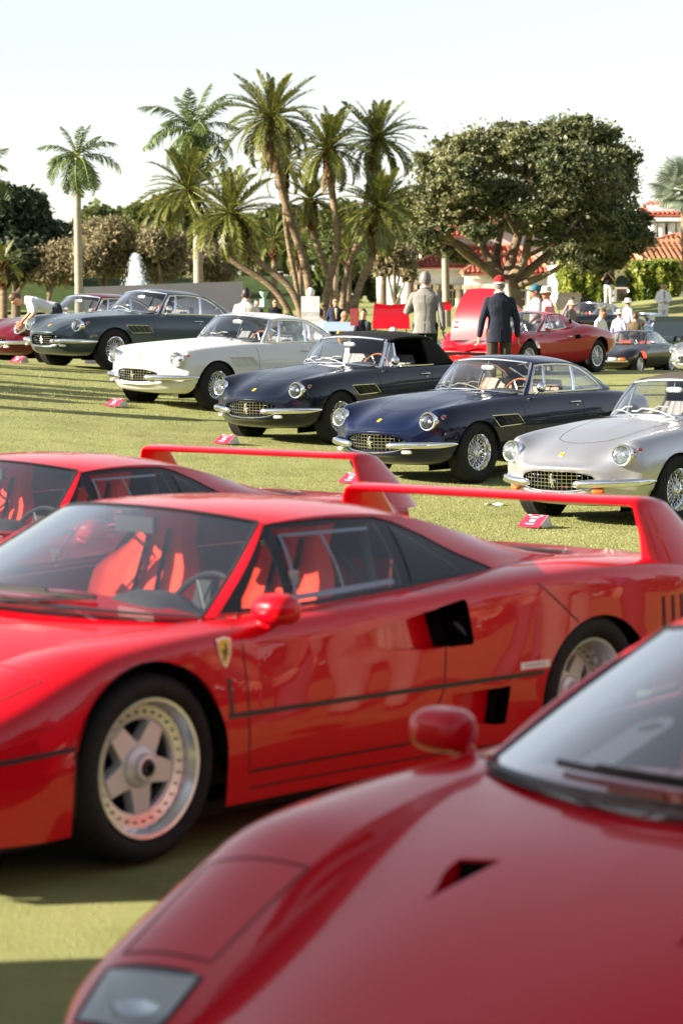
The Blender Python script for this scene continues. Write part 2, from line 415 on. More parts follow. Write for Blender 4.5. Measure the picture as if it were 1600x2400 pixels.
# ---------------------------------------------------------------- the lawn
CTRL = []
for p, wb, tr in [(POSE[0], -2.45, .8), (POSE[6], -2.45, .8), (POSE3, -2.45, .8)] + [(POSE[k], -2.40, .7) for k in range(1, 6)]:
    A = pose_matrix(*p)
    for x in (0, wb):
        for y in (tr, -tr): CTRL.append(tuple(A @ Vector((x, y, 0))))
CTRL += [(3.34, 44.6, .42), (5.0, 46.5, .42), (4.6, 43.2, .43), (1.27, 36.8, .41), (2.28, 35.4, .37), (4.5, 37.5, .47), (7.5, 40, .46), (-5.0, 40.5, .72), (-5.7, 44.2, .58), (-7, 46, .62), (-9, 38, 1.1), (-8, 33, .85), (-6.5, 28, .40), (-5, 22, .1), (-5, 14, 0), (-4, 6, 0), (0, 1, 0), (4, 3, 0), (6, 12, -.2), (7, 20, -.3), (9, 28, -.1),
         (3.8, 47.3, .34), (0, 46, .15), (-1.8, 45, .2), (-2.4, 75, 0), (0, 62, -.2), (1, 52, -.1), (6, 48, .33), (8, 50, .28), (5.5, 58, -.15), (8.3, 68, -.43), (9, 75, -.36), (5, 66, -.3), (7.5, 80, .2), (9.5, 83, -.1), (-6.6, 62, .1), (-2.3, 58, .05), (-12, 60, .6), (-20, 90, .9), (11.6, 87, .45), (11.7, 105, 1.25), (15, 100, 1.8), (20, 110, 2.2), (18, 85, 1.2), (5, 105, .5), (0, 95, .2), (-8, 95, .3), (0, 140, .5), (20, 140, 1.6), (-25, 140, 1.0), (35, 170, 1.5), (0, 180, .8), (-40, 180, 1.0), (60, 300, 1), (-60, 300, 1), (0, 300, 1), (60, 60, .5), (-60, 60, 1), (60, -20, 0), (-60, -20, 0), (0, -20, 0), (25, 30, 0), (-25, 30, 1.2), (200, 600, 1), (-200, 600, 1), (-300, 0, 0), (300, 0, 0)]
_C = np.array(CTRL); _n = len(_C)
_K = np.linalg.norm(_C[:, None, :2] - _C[None, :, :2], axis=2) - .35*np.eye(_n)
_A = np.zeros((_n+1, _n+1)); _A[:_n, :_n] = _K; _A[:_n, -1] = 1; _A[-1, :_n] = 1
_w = np.linalg.solve(_A, np.concatenate([_C[:, 2], [0]]))
def ground(x, y):
    x = np.asarray(x, float); y = np.asarray(y, float); q = np.stack([x.ravel(), y.ravel()], 1)
    d = np.sqrt(((q[:, None] - _C[None, :, :2])**2).sum(2) + .3); r = (d @ _w[:-1] + _w[-1]).reshape(x.shape)
    return r if r.shape else float(r)
gx = np.concatenate([np.linspace(-600, -60, 14)[:-1], np.linspace(-60, -12, 24)[:-1], np.linspace(-12, 14, 105)[:-1], np.linspace(14, 60, 24)[:-1], np.linspace(60, 600, 14)])
gy = np.concatenate([np.linspace(-60, 0, 10)[:-1], np.linspace(0, 50, 200)[:-1], np.linspace(50, 120, 70)[:-1], np.linspace(120, 300, 40)[:-1], np.linspace(300, 1500, 14)])
GX, GY = np.meshgrid(gx, gy, indexing='ij'); GZ = np.stack([ground(GX[i], GY[i]) for i in range(len(gx))])
far = smoothstep(220, 320, GY) + smoothstep(80, 150, abs(GX)); GZ = GZ*(1-np.clip(far, 0, 1)) + 1.0*np.clip(far, 0, 1)
GT = BVHTree.FromPolygons([(float(a), float(b), float(c)) for a, b, c in zip(GX.ravel(), GY.ravel(), GZ.ravel())], [(i*len(gy)+j, (i+1)*len(gy)+j, (i+1)*len(gy)+j+1, i*len(gy)+j+1) for i in range(len(gx)-1) for j in range(len(gy)-1)])
def gz(x, y):
    h = GT.ray_cast(Vector((x, y, 50)), Vector((0, 0, -1))); return h[0].z if h[0] else 0.
def turf():
    m = bpy.data.materials.new('mown_turf'); m.use_nodes = True; t, b = nodes(m); N = t.nodes; L = t.links
    tc = N.new('ShaderNodeTexCoord')
    def noise(sc, de, ro=.55, st=None):
        n = N.new('ShaderNodeTexNoise'); n.inputs['Scale'].default_value = sc; n.inputs['Detail'].default_value = de; n.inputs['Roughness'].default_value = ro
        if st: mp = N.new('ShaderNodeMapping'); mp.inputs['Scale'].default_value = st; L.new(tc.outputs['Object'], mp.inputs[0]); L.new(mp.outputs[0], n.inputs[0])
        else: L.new(tc.outputs['Object'], n.inputs[0])
        return n.outputs[0]
    def ramp(x, stops):
        r = N.new('ShaderNodeValToRGB'); e = r.color_ramp.elements
        while len(e) < len(stops): e.new(.5)
        for k, (p, c) in enumerate(stops): e[k].position = p; e[k].color = (*c, 1)
        L.new(x, r.inputs[0]); return r.outputs[0]
    def mix(a, bb, f):
        x = N.new('ShaderNodeMixRGB'); L.new(a, x.inputs[1]); L.new(bb, x.inputs[2])
        if isinstance(f, float): x.inputs[0].default_value = f
        else: L.new(f, x.inputs[0])
        return x.outputs[0]
    base = ramp(noise(.55, 5), [(.30, (.19, .225, .075)), (.52, (.265, .285, .10)), (.72, (.37, .36, .16))])
    fine = ramp(noise(38, 6, .7), [(.30, (.12, .125, .036)), (.50, (.25, .265, .10)), (.72, (.42, .40, .19))])
    c = mix(base, fine, .36)
    c = mix(c, ramp(noise(1.7, 6, .65), [(.36, (.15, .14, .045)), (.52, (.27, .28, .105)), (.70, (.38, .365, .165))]), .38)
    dry = ramp(noise(.16, 5, .6), [(.50, (0, 0, 0)), (.68, (1, 1, 1))]); c = mix(c, ramp(noise(9, 6, .7), [(.35, (.12, .10, .035)), (.65, (.27, .22, .10))]), mix(ramp(dry, [(0, (0,)*3), (1, (.45,)*3)]), dry, 0.0))
    L.new(c, b.inputs['Base Color']); b.inputs['Roughness'].default_value = .9; b.inputs['Specular IOR Level'].default_value = .15
    bp = N.new('ShaderNodeBump'); bp.inputs['Strength'].default_value = .9; bp.inputs['Distance'].default_value = .018; L.new(noise(55, 6, .7), bp.inputs['Height']); L.new(bp.outputs[0], b.inputs['Normal'])
    return m
M['turf'] = turf()
lw = MB(); lw.grid(np.stack([GX, GY, GZ], 2)); tag(lw.build('lawn', M['turf'], smooth=180), kind='structure')
# short blades where the focus lies, clipped low, with taller tufts on the rough bank
rng = np.random.default_rng(5)
n = 150000; yy = 1/np.sqrt(rng.uniform(1/38.**2, 1/15.**2, n)); xx = rng.uniform(-1, 1, n)*yy*.150; hh = rng.uniform(.006, .016, n)
rough = np.exp(-(((xx+3.6)/2.2)**2 + ((yy-34.5)/3.5)**2)); hh *= 1 + 3.2*rough*rng.uniform(0, 1, n)
zz = np.array([GT.ray_cast(Vector((float(a), float(b), 50)), Vector((0, 0, -1)))[0].z for a, b in zip(xx[:], yy[:])])
an = rng.uniform(0, 2*pi, n); ln = rng.normal(0, .5, (n, 2)); wd = rng.uniform(.003, .006, n)
Cb = np.stack([xx, yy, zz + hh*.45], 1); Ub = np.stack([np.cos(an), np.sin(an), 0*an], 1)*wd[:, None]; Vb = np.stack([ln[:, 0]*hh*.5, ln[:, 1]*hh*.5, hh*.5], 1)
def leafmat(name, cols, trans=.3, rough=.6, spec=.3, noise=None):
    """leaf colour varies from blade to blade; part of the light goes through"""
    m = bpy.data.materials.new(name); m.use_nodes = True; t, b = nodes(m); N = t.nodes; L = t.links
    g = N.new('ShaderNodeNewGeometry'); r = N.new('ShaderNodeValToRGB'); e = r.color_ramp.elements
    while len(e) < len(cols): e.new(.5)
    for k, c in enumerate(cols): e[k].position = k/(len(cols)-1); e[k].color = (*c, 1)
    src = g.outputs['Random Per Island']
    if noise:
        tc = N.new('ShaderNodeTexCoord'); nn = N.new('ShaderNodeTexNoise'); nn.inputs['Scale'].default_value = noise; nn.inputs['Detail'].default_value = 2; L.new(tc.outputs['Object'], nn.inputs[0])
        mm = N.new('ShaderNodeMath'); mm.operation = 'MULTIPLY_ADD'; mm.inputs[1].default_value = 2.2; mm.inputs[2].default_value = -.85; L.new(nn.outputs[0], mm.inputs[0])
        ad = N.new('ShaderNodeMath'); ad.operation = 'MULTIPLY_ADD'; ad.inputs[1].default_value = .5; L.new(src, ad.inputs[0]); L.new(mm.outputs[0], ad.inputs[2]); ad.use_clamp = True; src = ad.outputs[0]
    L.new(src, r.inputs[0]); L.new(r.outputs[0], b.inputs['Base Color']); b.inputs['Roughness'].default_value = rough; b.inputs['Specular IOR Level'].default_value = spec
    tr = N.new('ShaderNodeBsdfTranslucent'); hs = N.new('ShaderNodeHueSaturation'); hs.inputs['Value'].default_value = 1.3; L.new(r.outputs[0], hs.inputs['Color']); L.new(hs.outputs[0], tr.inputs[0])
    mx = N.new('ShaderNodeMixShader'); mx.inputs[0].default_value = trans; L.new(b.outputs[0], mx.inputs[1]); L.new(tr.outputs[0], mx.inputs[2]); L.new(mx.outputs[0], N['Material Output'].inputs[0])
    return m
M['blade'] = leafmat('grass_blade', [(.17, .21, .055), (.25, .27, .09), (.39, .36, .16), (.23, .255, .08)], .3)
tag(quads('grass', Cb, Ub, Vb, M['blade'], taper=.15), kind='stuff')
# backdrop ridge of far woodland is built with the plants
# ---------------------------------------------------------------- houses, wall, sign
M['stucco'] = noise_col(mat('white_stucco', rough=.85, spec=.2), [(.3, (.70, .68, .66)), (.7, (.80, .78, .76))], 1.5, bump=.15, bscale=25, dist=.01)
M['stuccopk'] = noise_col(mat('pink_stucco', rough=.85, spec=.2), [(.3, (.66, .52, .50)), (.7, (.74, .60, .57))], 1.5, bump=.15, bscale=25, dist=.01)
M['trimstone'] = noise_col(mat('cream_trim', rough=.8, spec=.2), [(.3, (.55, .45, .33)), (.7, (.66, .56, .43))], 2)
M['tile'] = noise_col(mat('red_roof_tile', rough=.75, spec=.2), [(.25, (.30, .065, .04)), (.5, (.42, .10, .06)), (.75, (.50, .16, .10))], 1.1, 5, bump=.2, bscale=10, dist=.02)
M['tilebr'] = noise_col(mat('brown_roof_tile', rough=.75, spec=.2), [(.25, (.20, .085, .045)), (.5, (.33, .14, .07)), (.75, (.45, .22, .12))], 1.1, 5, bump=.2, bscale=10, dist=.02)
M['ridge'] = noise_col(mat('ridge_tile', rough=.75, spec=.2), [(.3, (.42, .17, .09)), (.7, (.55, .27, .16))], 2)
M['pane'] = mat('dark_window_pane', (.025, .04, .045), .08, 0, .3, .6)
M['doorwood'] = mat('dark_door', (.045, .030, .022), .5)
def slab(mb, A, B, C, D, mi=0): mb.add([A, B, C, D], [(0, 1, 2, 3)], mi)
def tiled(root, eave0, eave1, top0, top1, mt, pitch=.32, name='roof'):
    """roof plane covered in barrel tiles: every column of tiles is a half round row"""
    e0, e1, t0, t1 = map(Vector, (eave0, eave1, top0, top1)); w = (e1-e0).length; n = max(3, int(w/pitch)); nn = (e1-e0).cross(t0-e0).normalized(); nn = nn if nn.z > 0 else -nn
    g = MB(); g.add([e0, e1, t1, t0], [(0, 1, 2, 3)]); g.add([e0 - nn*.12, e1 - nn*.12, e1, e0], [(0, 1, 2, 3)]); ro = g.build(name, M[mt], root, 0)
    g = MB()
    for k in range(n):
        a = (k+.5)/n; p = e0.lerp(e1, a)
        # the row runs up the slope until it meets the sloping end (hip)
        up = ((t0+t1)/2 - (e0+e1)/2); ex = (e1-e0).normalized(); up = up - ex*up.dot(ex); H = up.length; up.normalize(); x = a*w
        l0 = (t0-e0).dot(ex); l1 = (t1-e0).dot(ex); f = 1.0
        if l0 > .05 and x < l0: f = min(f, x/l0)
        if l1 < w-.05 and x > l1: f = min(f, (w-x)/(w-l1))
        if f < .04: continue
        m = max(1, int(H*f/.75))
        for j in range(m):
            q0 = p + up*(H*f*j/m); q1 = p + up*(H*f*(j+1)/m); r = pitch*.36
            ring = [[q + ex*(r*cos(b)) + nn*(r*.9*sin(b) + (.035 if i == 0 else 0)) for b in (0, .8, 1.57, 2.34, pi)] for i, q in enumerate((q0, q1))]; g.grid(ring)
    tag(g.build('roof_tile', M[mt], ro, 50), kind='stuff'); return ro
def ridge(mb, pts, r=.16): mb.tube(pts, r, 8)
def window(root, P0, P1, n, arch=False, rows=1, cols=2, depth=.16, frame='trimstone', name='window'):
    """framed window between two opposite corners on a wall whose outward direction is n"""
    a, b = Vector(P0), Vector(P1); n = Vector(n); x = Vector((b.x-a.x, b.y-a.y, 0)); w = x.length; x.normalize(); h = b.z-a.z; f = MB(); t = min(.12, w*.1)
    q = lambda u, v, d: a + x*u + Vector((0, 0, v)) + n*d
    bx = lambda u0, u1, v0, v1, d0, d1: f.add([q(u, v, d) for u in (u0, u1) for v in (v0, v1) for d in (d0, d1)], [(0,1,3,2),(4,6,7,5),(0,4,5,1),(2,3,7,6),(0,2,6,4),(1,5,7,3)])
    hh = h - (w/2 if arch else 0)
    bx(-t, 0, 0, hh, -.02, .06); bx(w, w+t, 0, hh, -.02, .06); bx(-t, w+t, -t, 0, -.02, .10)
    if not arch: bx(-t, w+t, h, h+t, -.02, .07)
    else:
        for k in range(12):
            a0, a1 = pi*k/12, pi*(k+1)/12; P = [(w/2 + r*cos(c), hh + r*sin(c)) for c in (a0, a1) for r in (w/2, w/2+t)]
            f.add([q(u, v, d) for u, v in P for d in (-.02, .06)], [(0,1,3,2),(4,6,7,5),(0,4,5,1),(2,3,7,6),(0,2,6,4),(1,5,7,3)])
    for k in range(1, cols): bx(w*k/cols - .03, w*k/cols + .03, 0, hh if not arch else hh + w*.45, .005, .03)
    for k in range(1, rows): bx(0, w, hh*k/rows - .03, hh*k/rows + .03, .005, .03)
    o = f.build(name, M[frame], root, 0); g = MB(); pts = [q(0, 0, .01), q(w, 0, .01)] + ([q(w/2 + w/2*cos(pi*k/12), hh + w/2*sin(pi*k/12), .01) for k in range(13)] if arch else [q(w, h, .01), q(0, h, .01)])
    g.poly(pts); g.build('pane', M['pane'], o, 0); return o
def wall_box(root, u0, u1, v0, v1, Y, dep, m='stucco', name='wall'):
    a, c = at(u0, v1, Y), at(u1, v0, Y); g = MB(); g.box(((a.x+c.x)/2, Y + dep/2, (a.z+c.z)/2), (c.x-a.x, dep, c.z-a.z)); return g.build(name, M[m], root, 0)
# --- clubhouse behind the oak
YB = 165; sB = YB/F_PX/.98
ch = thing('clubhouse', 'white and pink clubhouse with red tiled roofs behind the spreading oak', 'building', (0, 0, 0))
S_ = (0, -1, 0)
wall_box(ch, 935, 1300, 612, 712, YB, 12)
wall_box(ch, 1068, 1262, 626, 712, YB - 3, 3)                              # porch that steps forward
wall_box(ch, 900, 1066, 535, 612, YB + 4, 10); wall_box(ch, 1060, 1330, 500, 606, YB + 6, 10, 'stuccopk'); wall_box(ch, 1228, 1310, 470, 560, YB + 8, 5, 'stuccopk')
wall_box(ch, 868, 940, 600, 712, YB + 6, 8)
def roofpx(root, e0, e1, t0, t1, Y0, Y1, mt): return tiled(root, at(*e0, Y0), at(*e1, Y0), at(*t0, Y1), at(*t1, Y1), mt)
roofpx(ch, (932, 613), (1262, 613), (1040, 566), (1190, 566), YB - 1.0, YB + 5, 'tile'); roofpx(ch, (1060, 627), (1272, 627), (1120, 585), (1215, 585), YB - 4, YB + .4, 'tile')
roofpx(ch, (892, 540), (1080, 540), (920, 516), (1060, 516), YB + 3, YB + 8, 'tile'); roofpx(ch, (1050, 506), (1240, 506), (1085, 478), (1225, 478), YB + 5, YB + 10, 'tile'); roofpx(ch, (1220, 476), (1318, 476), (1258, 452), (1280, 452), YB + 7, YB + 10.5, 'tile')
roofpx(ch, (1235, 560), (1335, 560), (1250, 532), (1320, 532), YB + 5, YB + 9, 'tile')
g = MB(); ridge(g, [at(932, 612, YB-1), at(1040, 565, YB+5), at(1190, 565, YB+5), at(1262, 612, YB-1)]); ridge(g, [at(1060, 626, YB-4), at(1120, 584, YB+.4), at(1215, 584, YB+.4), at(1272, 626, YB-4)]); build_split(g, 'roof_ridge', M['ridge'], ch)
for a in [(953, 978), (1003, 1018), (1030, 1047), (1055, 1064)]:
    window(ch, at(a[0], 704, YB), at(a[1], 668, YB), S_, cols=2, rows=2); window(ch, at(a[0], 664, YB), at(a[1], 653, YB), S_, cols=2, name='transom_window')
for a in [(1080, 1090), (1097, 1104), (1128, 1148), (1185, 1205), (1228, 1246)]:
    window(ch, at(a[0], 704, YB-3), at(a[1], 668, YB-3), S_, cols=2, rows=2); window(ch, at(a[0], 664, YB-3), at(a[1], 655, YB-3), S_, cols=1, name='transom_window')
for a in [(968, 990), (1012, 1042)]: window(ch, at(a[0], 598, YB+4), at(a[1], 562, YB+4), S_, arch=True, cols=2)
for a in [(1085, 1100), (1150, 1168), (1196, 1210), (1245, 1262), (1282, 1300)]: window(ch, at(a[0], 592, YB+6), at(a[1], 566, YB+6), S_, cols=2, rows=2)
for u in (948, 984, 998, 1022, 1051, 1072, 1092, 1110, 1160, 1216, 1255):
    Y = YB - .35 if u < 1066 else YB - 3.35; a = at(u, 710, Y); c = at(u, 652, Y); g = MB(); g.tube([a, c - Vector((0, 0, .35))], .17, 12); g.box(c - Vector((0, 0, .2)), (.55, .5, .3)); g.box(a + Vector((0, 0, .1)), (.5, .5, .3)); g.build('column', M['trimstone'], ch, 40)
g = MB(); a, c = at(932, 619, YB - .8), at(1066, 614, YB - .8); g.box(((a.x+c.x)/2, YB - .6, (a.z+c.z)/2), (c.x-a.x, .7, c.z-a.z)); a, c = at(1062, 634, YB - 3.9), at(1270, 628, YB - 3.9); g.box(((a.x+c.x)/2, YB - 3.5, (a.z+c.z)/2), (c.x-a.x, .7, c.z-a.z)); build_split(g, 'cornice', M['stucco'], ch, 0)
# --- low house with the arched door, right
YH = 140; ho = thing('low_house', 'low white house with brown tiled hip roof and arched dark door between the hedges', 'building', (0, 0, 0))
wall_box(ho, 1290, 1640, 606, 716, YH, 10)
roofpx(ho, (1335, 609), (1660, 609), (1432, 556), (1560, 556), YH - 1.2, YH + 5, 'tilebr'); roofpx(ho, (1425, 575), (1680, 575), (1546, 541), (1600, 541), YH + 3, YH + 7, 'tilebr')
g = MB(); ridge(g, [at(1335, 608, YH-1.2), at(1432, 555, YH+5), at(1560, 555, YH+5)]); ridge(g, [at(1430, 565, YH+2.0), at(1502, 612, YH-1.3)], .13); ridge(g, [at(1425, 574, YH+3), at(1546, 540, YH+7), at(1600, 540, YH+7)]); build_split(g, 'roof_ridge', M['ridge'], ho)
g = MB(); a, c = at(1335, 616, YH-1), at(1660, 611, YH-1); g.box(((a.x+c.x)/2, YH - .5, (a.z+c.z)/2), (c.x-a.x, 1.0, c.z-a.z)); g.build('eaves_board', M['trimstone'], ho, 0)
o = window(ho, at(1412, 694, YH), at(1443, 632, YH), S_, arch=True, cols=1, rows=1, name='arched_door'); 
g = MB(); a, c = at(1414, 694, YH-.05), at(1441, 663, YH-.05); g.box(((a.x+c.x)/2, YH-.05, (a.z+c.z)/2), (c.x-a.x, .08, c.z-a.z)); g.build('door_leaf', M['doorwood'], o, 0); g = MB(); a, c = at(1412, 663, YH-.08), at(1443, 659, YH-.08); g.box(((a.x+c.x)/2, YH-.08, (a.z+c.z)/2), (c.x-a.x, .1, c.z-a.z)); g.build('door_lintel', M['trimstone'], o, 0)
for u in (1449, 1407): g = MB(); g.tube([at(u, 700, YH-.4), at(u, 664, YH-.4)], .22, 10); g.build('door_pillar', M['stucco'], ho, 40)
window(ho, at(1588, 700, YH), at(1602, 648, YH), S_, cols=2, rows=3)
# --- tall pale block far right
YT = 175; tw = thing('white_block', 'tall white block with a columned upper gallery behind the fan palm', 'building', (0, 0, 0))
wall_box(tw, 1492, 1640, 470, 612, YT, 9); wall_box(tw, 1485, 1640, 590, 640, YT - 1.5, 2)
for u in (1500, 1518, 1542, 1562): g = MB(); g.tube([at(u, 586, YT-.6), at(u, 512, YT-.6)], .28, 10); g.build('column', M['stucco'], tw, 40)
for a in ((1503, 1515), (1522, 1539), (1546, 1559)): window(tw, at(a[0], 584, YT), at(a[1], 520, YT), S_, cols=1, frame='stucco')
g = MB(); a, c = at(1480, 508, YT-1), at(1650, 500, YT-1); g.box(((a.x+c.x)/2, YT+2, (a.z+c.z)/2), (c.x-a.x, 8, c.z-a.z)); a, c = at(1484, 592, YT-1.9), at(1650, 587, YT-1.9); g.box(((a.x+c.x)/2, YT-.8, (a.z+c.z)/2), (c.x-a.x, 2.4, c.z-a.z)); build_split(g, 'cornice', M['stucco'], tw, 0)
roofpx(tw, (1455, 492), (1640, 492), (1490, 462), (1600, 462), YT - 1, YT + 5, 'tile'); roofpx(tw, (1548, 604), (1660, 604), (1570, 590), (1650, 590), YT - 3, YT - 1.6, 'tile')
# --- mauve hoarding
M['hoard'] = noise_col(mat('mauve_board', rough=.7, spec=.3), [(.3, (.42, .37, .375)), (.7, (.45, .40, .40))], .8)
wl = thing('hoarding', 'long mauve grey hoarding wall behind the slate grey coupe', 'wall', at(193, 690, 57))
a0, a1 = at(193, 658.5, 57), at(554, 645.5, 63); z0 = -.2; N_ = 6
for k in range(N_):
    p, q = a0.lerp(a1, k/N_), a0.lerp(a1, (k+1)/N_); d = Vector((.03, .12, 0)); e = (q-p)*.0008
    g = MB(); vs = [Vector((t.x, t.y, z)) + off for t, s in ((p+e, 1), (q-e, 1)) for z in (z0, None) for off in (Vector(), d) for z in ([z0] if z == z0 else [t.z])]
    g.add(vs, [(0,1,3,2),(4,6,7,5),(0,4,5,1),(2,3,7,6),(0,2,6,4),(1,5,7,3)]); o = g.build('board', M['hoard'], None, 0); o.parent = wl; o.matrix_parent_inverse = Matrix.Translation(-wl.location)
# --- white sign with a printed photo of a pale car, on a stake
sb = at(712, 720, 48); sb.z = gz(sb.x, sb.y); sg = thing('sign_board', 'white display board with a pale picture of a car in its lower part', 'sign', sb)
a, c = at(691.5, 740, 48) - sb, at(733.5, 680, 48) - sb; g = MB(); g.box(((a.x+c.x)/2, 0, (a.z+c.z)/2), (c.x-a.x, .03, c.z-a.z)); g.build('board', M['paper'], sg, 0)
M['photo_sky'] = mat('printed_trees', (.50, .50, .45), .5); M['photo_ground'] = mat('printed_ground', (.66, .60, .53), .5); M['photo_car'] = mat('printed_car', (.74, .68, .68), .5); M['photo_glass'] = mat('printed_glass', (.58, .53, .53), .5)
w = c.x-a.x; x0 = a.x; zz = lambda f: a.z + (c.z-a.z)*f; g = MB()
g.add([(x0+.004, -.019, zz(.0)), (x0+w-.004, -.019, zz(0)), (x0+w-.004, -.019, zz(.40)), (x0+.004, -.019, zz(.40))], [(0,1,2,3)], 0); g.add([(x0+.004, -.021, zz(.0)), (x0+w-.004, -.021, zz(0)), (x0+w-.004, -.021, zz(.24)), (x0+.004, -.021, zz(.24))], [(0,1,2,3)], 1)
cp = [(.06,.10),(.10,.19),(.28,.24),(.42,.33),(.66,.34),(.80,.25),(.95,.21),(.97,.10)]; g.poly([(x0+w*u, -.023, zz(v)) for u, v in cp], 2); g.poly([(x0+w*u, -.025, zz(v)) for u, v in [(.36,.24),(.45,.31),(.64,.315),(.73,.245)]], 3)
g.build('printed_picture', [M['photo_sky'], M['photo_ground'], M['photo_car'], M['photo_glass']], sg, 0)
g = MB(); g.tube([((a.x+c.x)/2, .03, -.1), ((a.x+c.x)/2, .03, a.z+.2)], .02, 8); g.build('stake', M['alu'], sg)
pb = at(713, 672, 60); g = MB(); g.ell((0, 0, 0), (.10, .10, .13), 10, 14); g.tube([(0, 0, -.1), (0, 0, pb.z*-1 + gz(pb.x, pb.y))], .025, 6); tag(g.build('globe_lamp', M['paper'], None, 60, loc=pb), 'small white globe lamp on a thin post behind the white sign board', 'lamp')
# --- green urns on plinths
M['verd'] = noise_col(mat('verdigris', rough=.7), [(.3, (.20, .36, .32)), (.7, (.32, .47, .42))], 6)
for u, Y, v0, v1, lab in ((907, 140, 655, 708, 'verdigris urn on a plinth before the left wing of the clubhouse'), (606, 100, 668, 704, 'verdigris urn beyond the two dark suited men')):
    a, c = at(u, v1, Y), at(u, v0, Y); h = c.z-a.z; t = thing('garden_urn', lab, 'urn', a); g = MB(); g.lathe([(.0, 0), (.36*h, 0), (.36*h, .06*h), (.26*h, .10*h), (.26*h, .42*h), (.32*h, .48*h), (0, .5*h)], 4); g.build('plinth', M['verd'], t, 0); g = MB(); g.lathe([(.10*h, .50*h), (.08*h, .56*h), (.16*h, .66*h), (.26*h, .82*h), (.28*h, .95*h), (.34*h, 1.0*h), (.25*h, .98*h), (0, .94*h)], 20); g.build('bowl', M['verd'], t, 40)
# --- water: pond sheet and the fountain jet behind the hoarding
M['pond'] = mat('pond_water', (.02, .03, .025), .06, 0, .5, .5); M['spray'] = leafmat('water_spray', [(.75, .80, .82), (.85, .88, .90)], .5, .25, .5)
fb = at(312, 655, 110); fz = gz(fb.x, fb.y) + .05
g = MB(); g.poly([(fb.x + 9*cos(2*pi*k/40), fb.y + 5*sin(2*pi*k/40), fz) for k in range(40)]); tag(g.build('pond', M['pond'], None, 0), kind='structure')
r = np.random.default_rng(3); n = 9000; tp = at(312, 582, 110).z - fz; an = r.uniform(0, 2*pi, n); hf = r.uniform(0, 1, n)**.9; hgt = hf*tp*(1 - .10*r.uniform(0, 1, n)*(1 + np.sin(an*3))); rad = (.10 + .62*(1-hf)**.8)*r.uniform(0, 1, n)**.6*(1 + .45*np.sin(an*5 + hf*9))*r.uniform(.3, 1.5, n)
Cc = np.stack([fb.x + rad*np.cos(an), fb.y + rad*np.sin(an), fz + hgt + .02], 1); s = r.uniform(.006, .016, n)[:, None]; d = unit(np.stack([np.cos(an*7), np.sin(an*7), 0*an], 1)); e = unit(np.array([0, 0, 1.]) + .35*r.normal(size=(n, 3)))
ft = quads('fountain_jet', Cc, d*s, e*s*3.2, M['spray'], taper=.4); tag(ft, 'white fountain jet rising above the mauve wall between brown thickets', 'fountain')

# --- white marquee added out of view: it shades the nearest car and the corner of the lawn
mq = thing('sunshade', 'white marquee standing just outside the left edge of the photo', 'tent', (-3.99, 3.15, 0), (0, 0, .2013)); hw, hd, ev = 1.5, 2.75, 2.15
g = MB(); 
for sx in (-1, 1):
    for sy in (-1, 1): g.tube([(sx*hw, sy*hd, -.1), (sx*hw, sy*hd, ev)], .035, 8)
build_split(g, 'pole', M['alu'], mq); g = MB(); A_ = [(-hw, -hd, ev), (hw, -hd, ev), (hw, hd, ev), (-hw, hd, ev)]; B_ = [(0, -2.0, 3.6), (0, 0, 3.6)]
g.add(A_ + B_, [(1, 2, 5, 4), (3, 0, 4, 5), (0, 1, 4), (2, 3, 5)]); g.build('canopy', M['paper'], mq, 0); g = MB(); g.add([(-hw, -hd, 0), (-hw, hd, 0), (-hw, hd, ev), (-hw, -hd, ev)], [(0, 1, 2, 3)]); g.add([(-hw+.01, -hd, ev-.35), (hw, -hd, ev-.35), (hw, -hd, ev), (-hw+.01, -hd, ev)], [(0, 1, 2, 3)]); build_split(g, 'side_wall', M['paper'], mq, 0)
# ---------------------------------------------------------------- trees and plants
M['bark'] = noise_col(mat('bark', rough=.9, spec=.2), [(.3, (.10, .075, .05)), (.7, (.21, .165, .115))], 3, bump=.6, bscale=9, dist=.05, stretch=(1, 1, .3))
M['oakbark'] = noise_col(mat('oak_bark', rough=.9, spec=.2), [(.3, (.12, .088, .055)), (.7, (.235, .18, .115))], 2.5, bump=.6, bscale=8, dist=.05)
M['royalbark'] = noise_col(mat('smooth_grey_bark', rough=.8, spec=.2), [(.3, (.26, .22, .17)), (.7, (.36, .32, .25))], 2, bump=.3, bscale=14, dist=.02, stretch=(.3, .3, 3))
M['datebark'] = noise_col(mat('palm_bark', rough=.9, spec=.2), [(.3, (.13, .09, .055)), (.7, (.27, .20, .13))], 4, bump=.8, bscale=10, dist=.05, stretch=(.5, .5, 3))
M['boot'] = noise_col(mat('old_leaf_bases', rough=.9, spec=.2), [(.3, (.055, .026, .012)), (.7, (.14, .07, .03))], 9, bump=.8, bscale=20, dist=.04)
M['shaft'] = mat('green_crownshaft', (.22, .25, .06), .4)
M['datefrond'] = leafmat('date_frond', [(0.062, 0.094, 0.018), (0.119, 0.144, 0.027), (0.188, 0.188, 0.044), (0.263, 0.219, 0.062)], .30, .42, .5)
M['royalfrond'] = leafmat('royal_frond', [(0.058, 0.101, 0.029), (0.098, 0.143, 0.039), (0.156, 0.182, 0.052)], .3, .45, .4)
M['deadfrond'] = leafmat('dry_frond', [(0.192, 0.120, 0.054), (0.312, 0.216, 0.108), (0.396, 0.288, 0.156)], .2, .8, .2)
M['fanfrond'] = leafmat('silver_fan', [(.16, .20, .15), (.24, .28, .21), (.33, .36, .27)], .25, .5, .4)
M['oakleaf'] = leafmat('oak_leaf', [(.050, .068, .030), (.100, .118, .046), (.175, .182, .078), (.26, .245, .12)], .22, .5, .4, noise=.55)
M['darkleaf'] = leafmat('dark_leaf', [(.022, .034, .020), (.040, .056, .030), (.066, .084, .042)], .2, .55, .3, noise=.4)
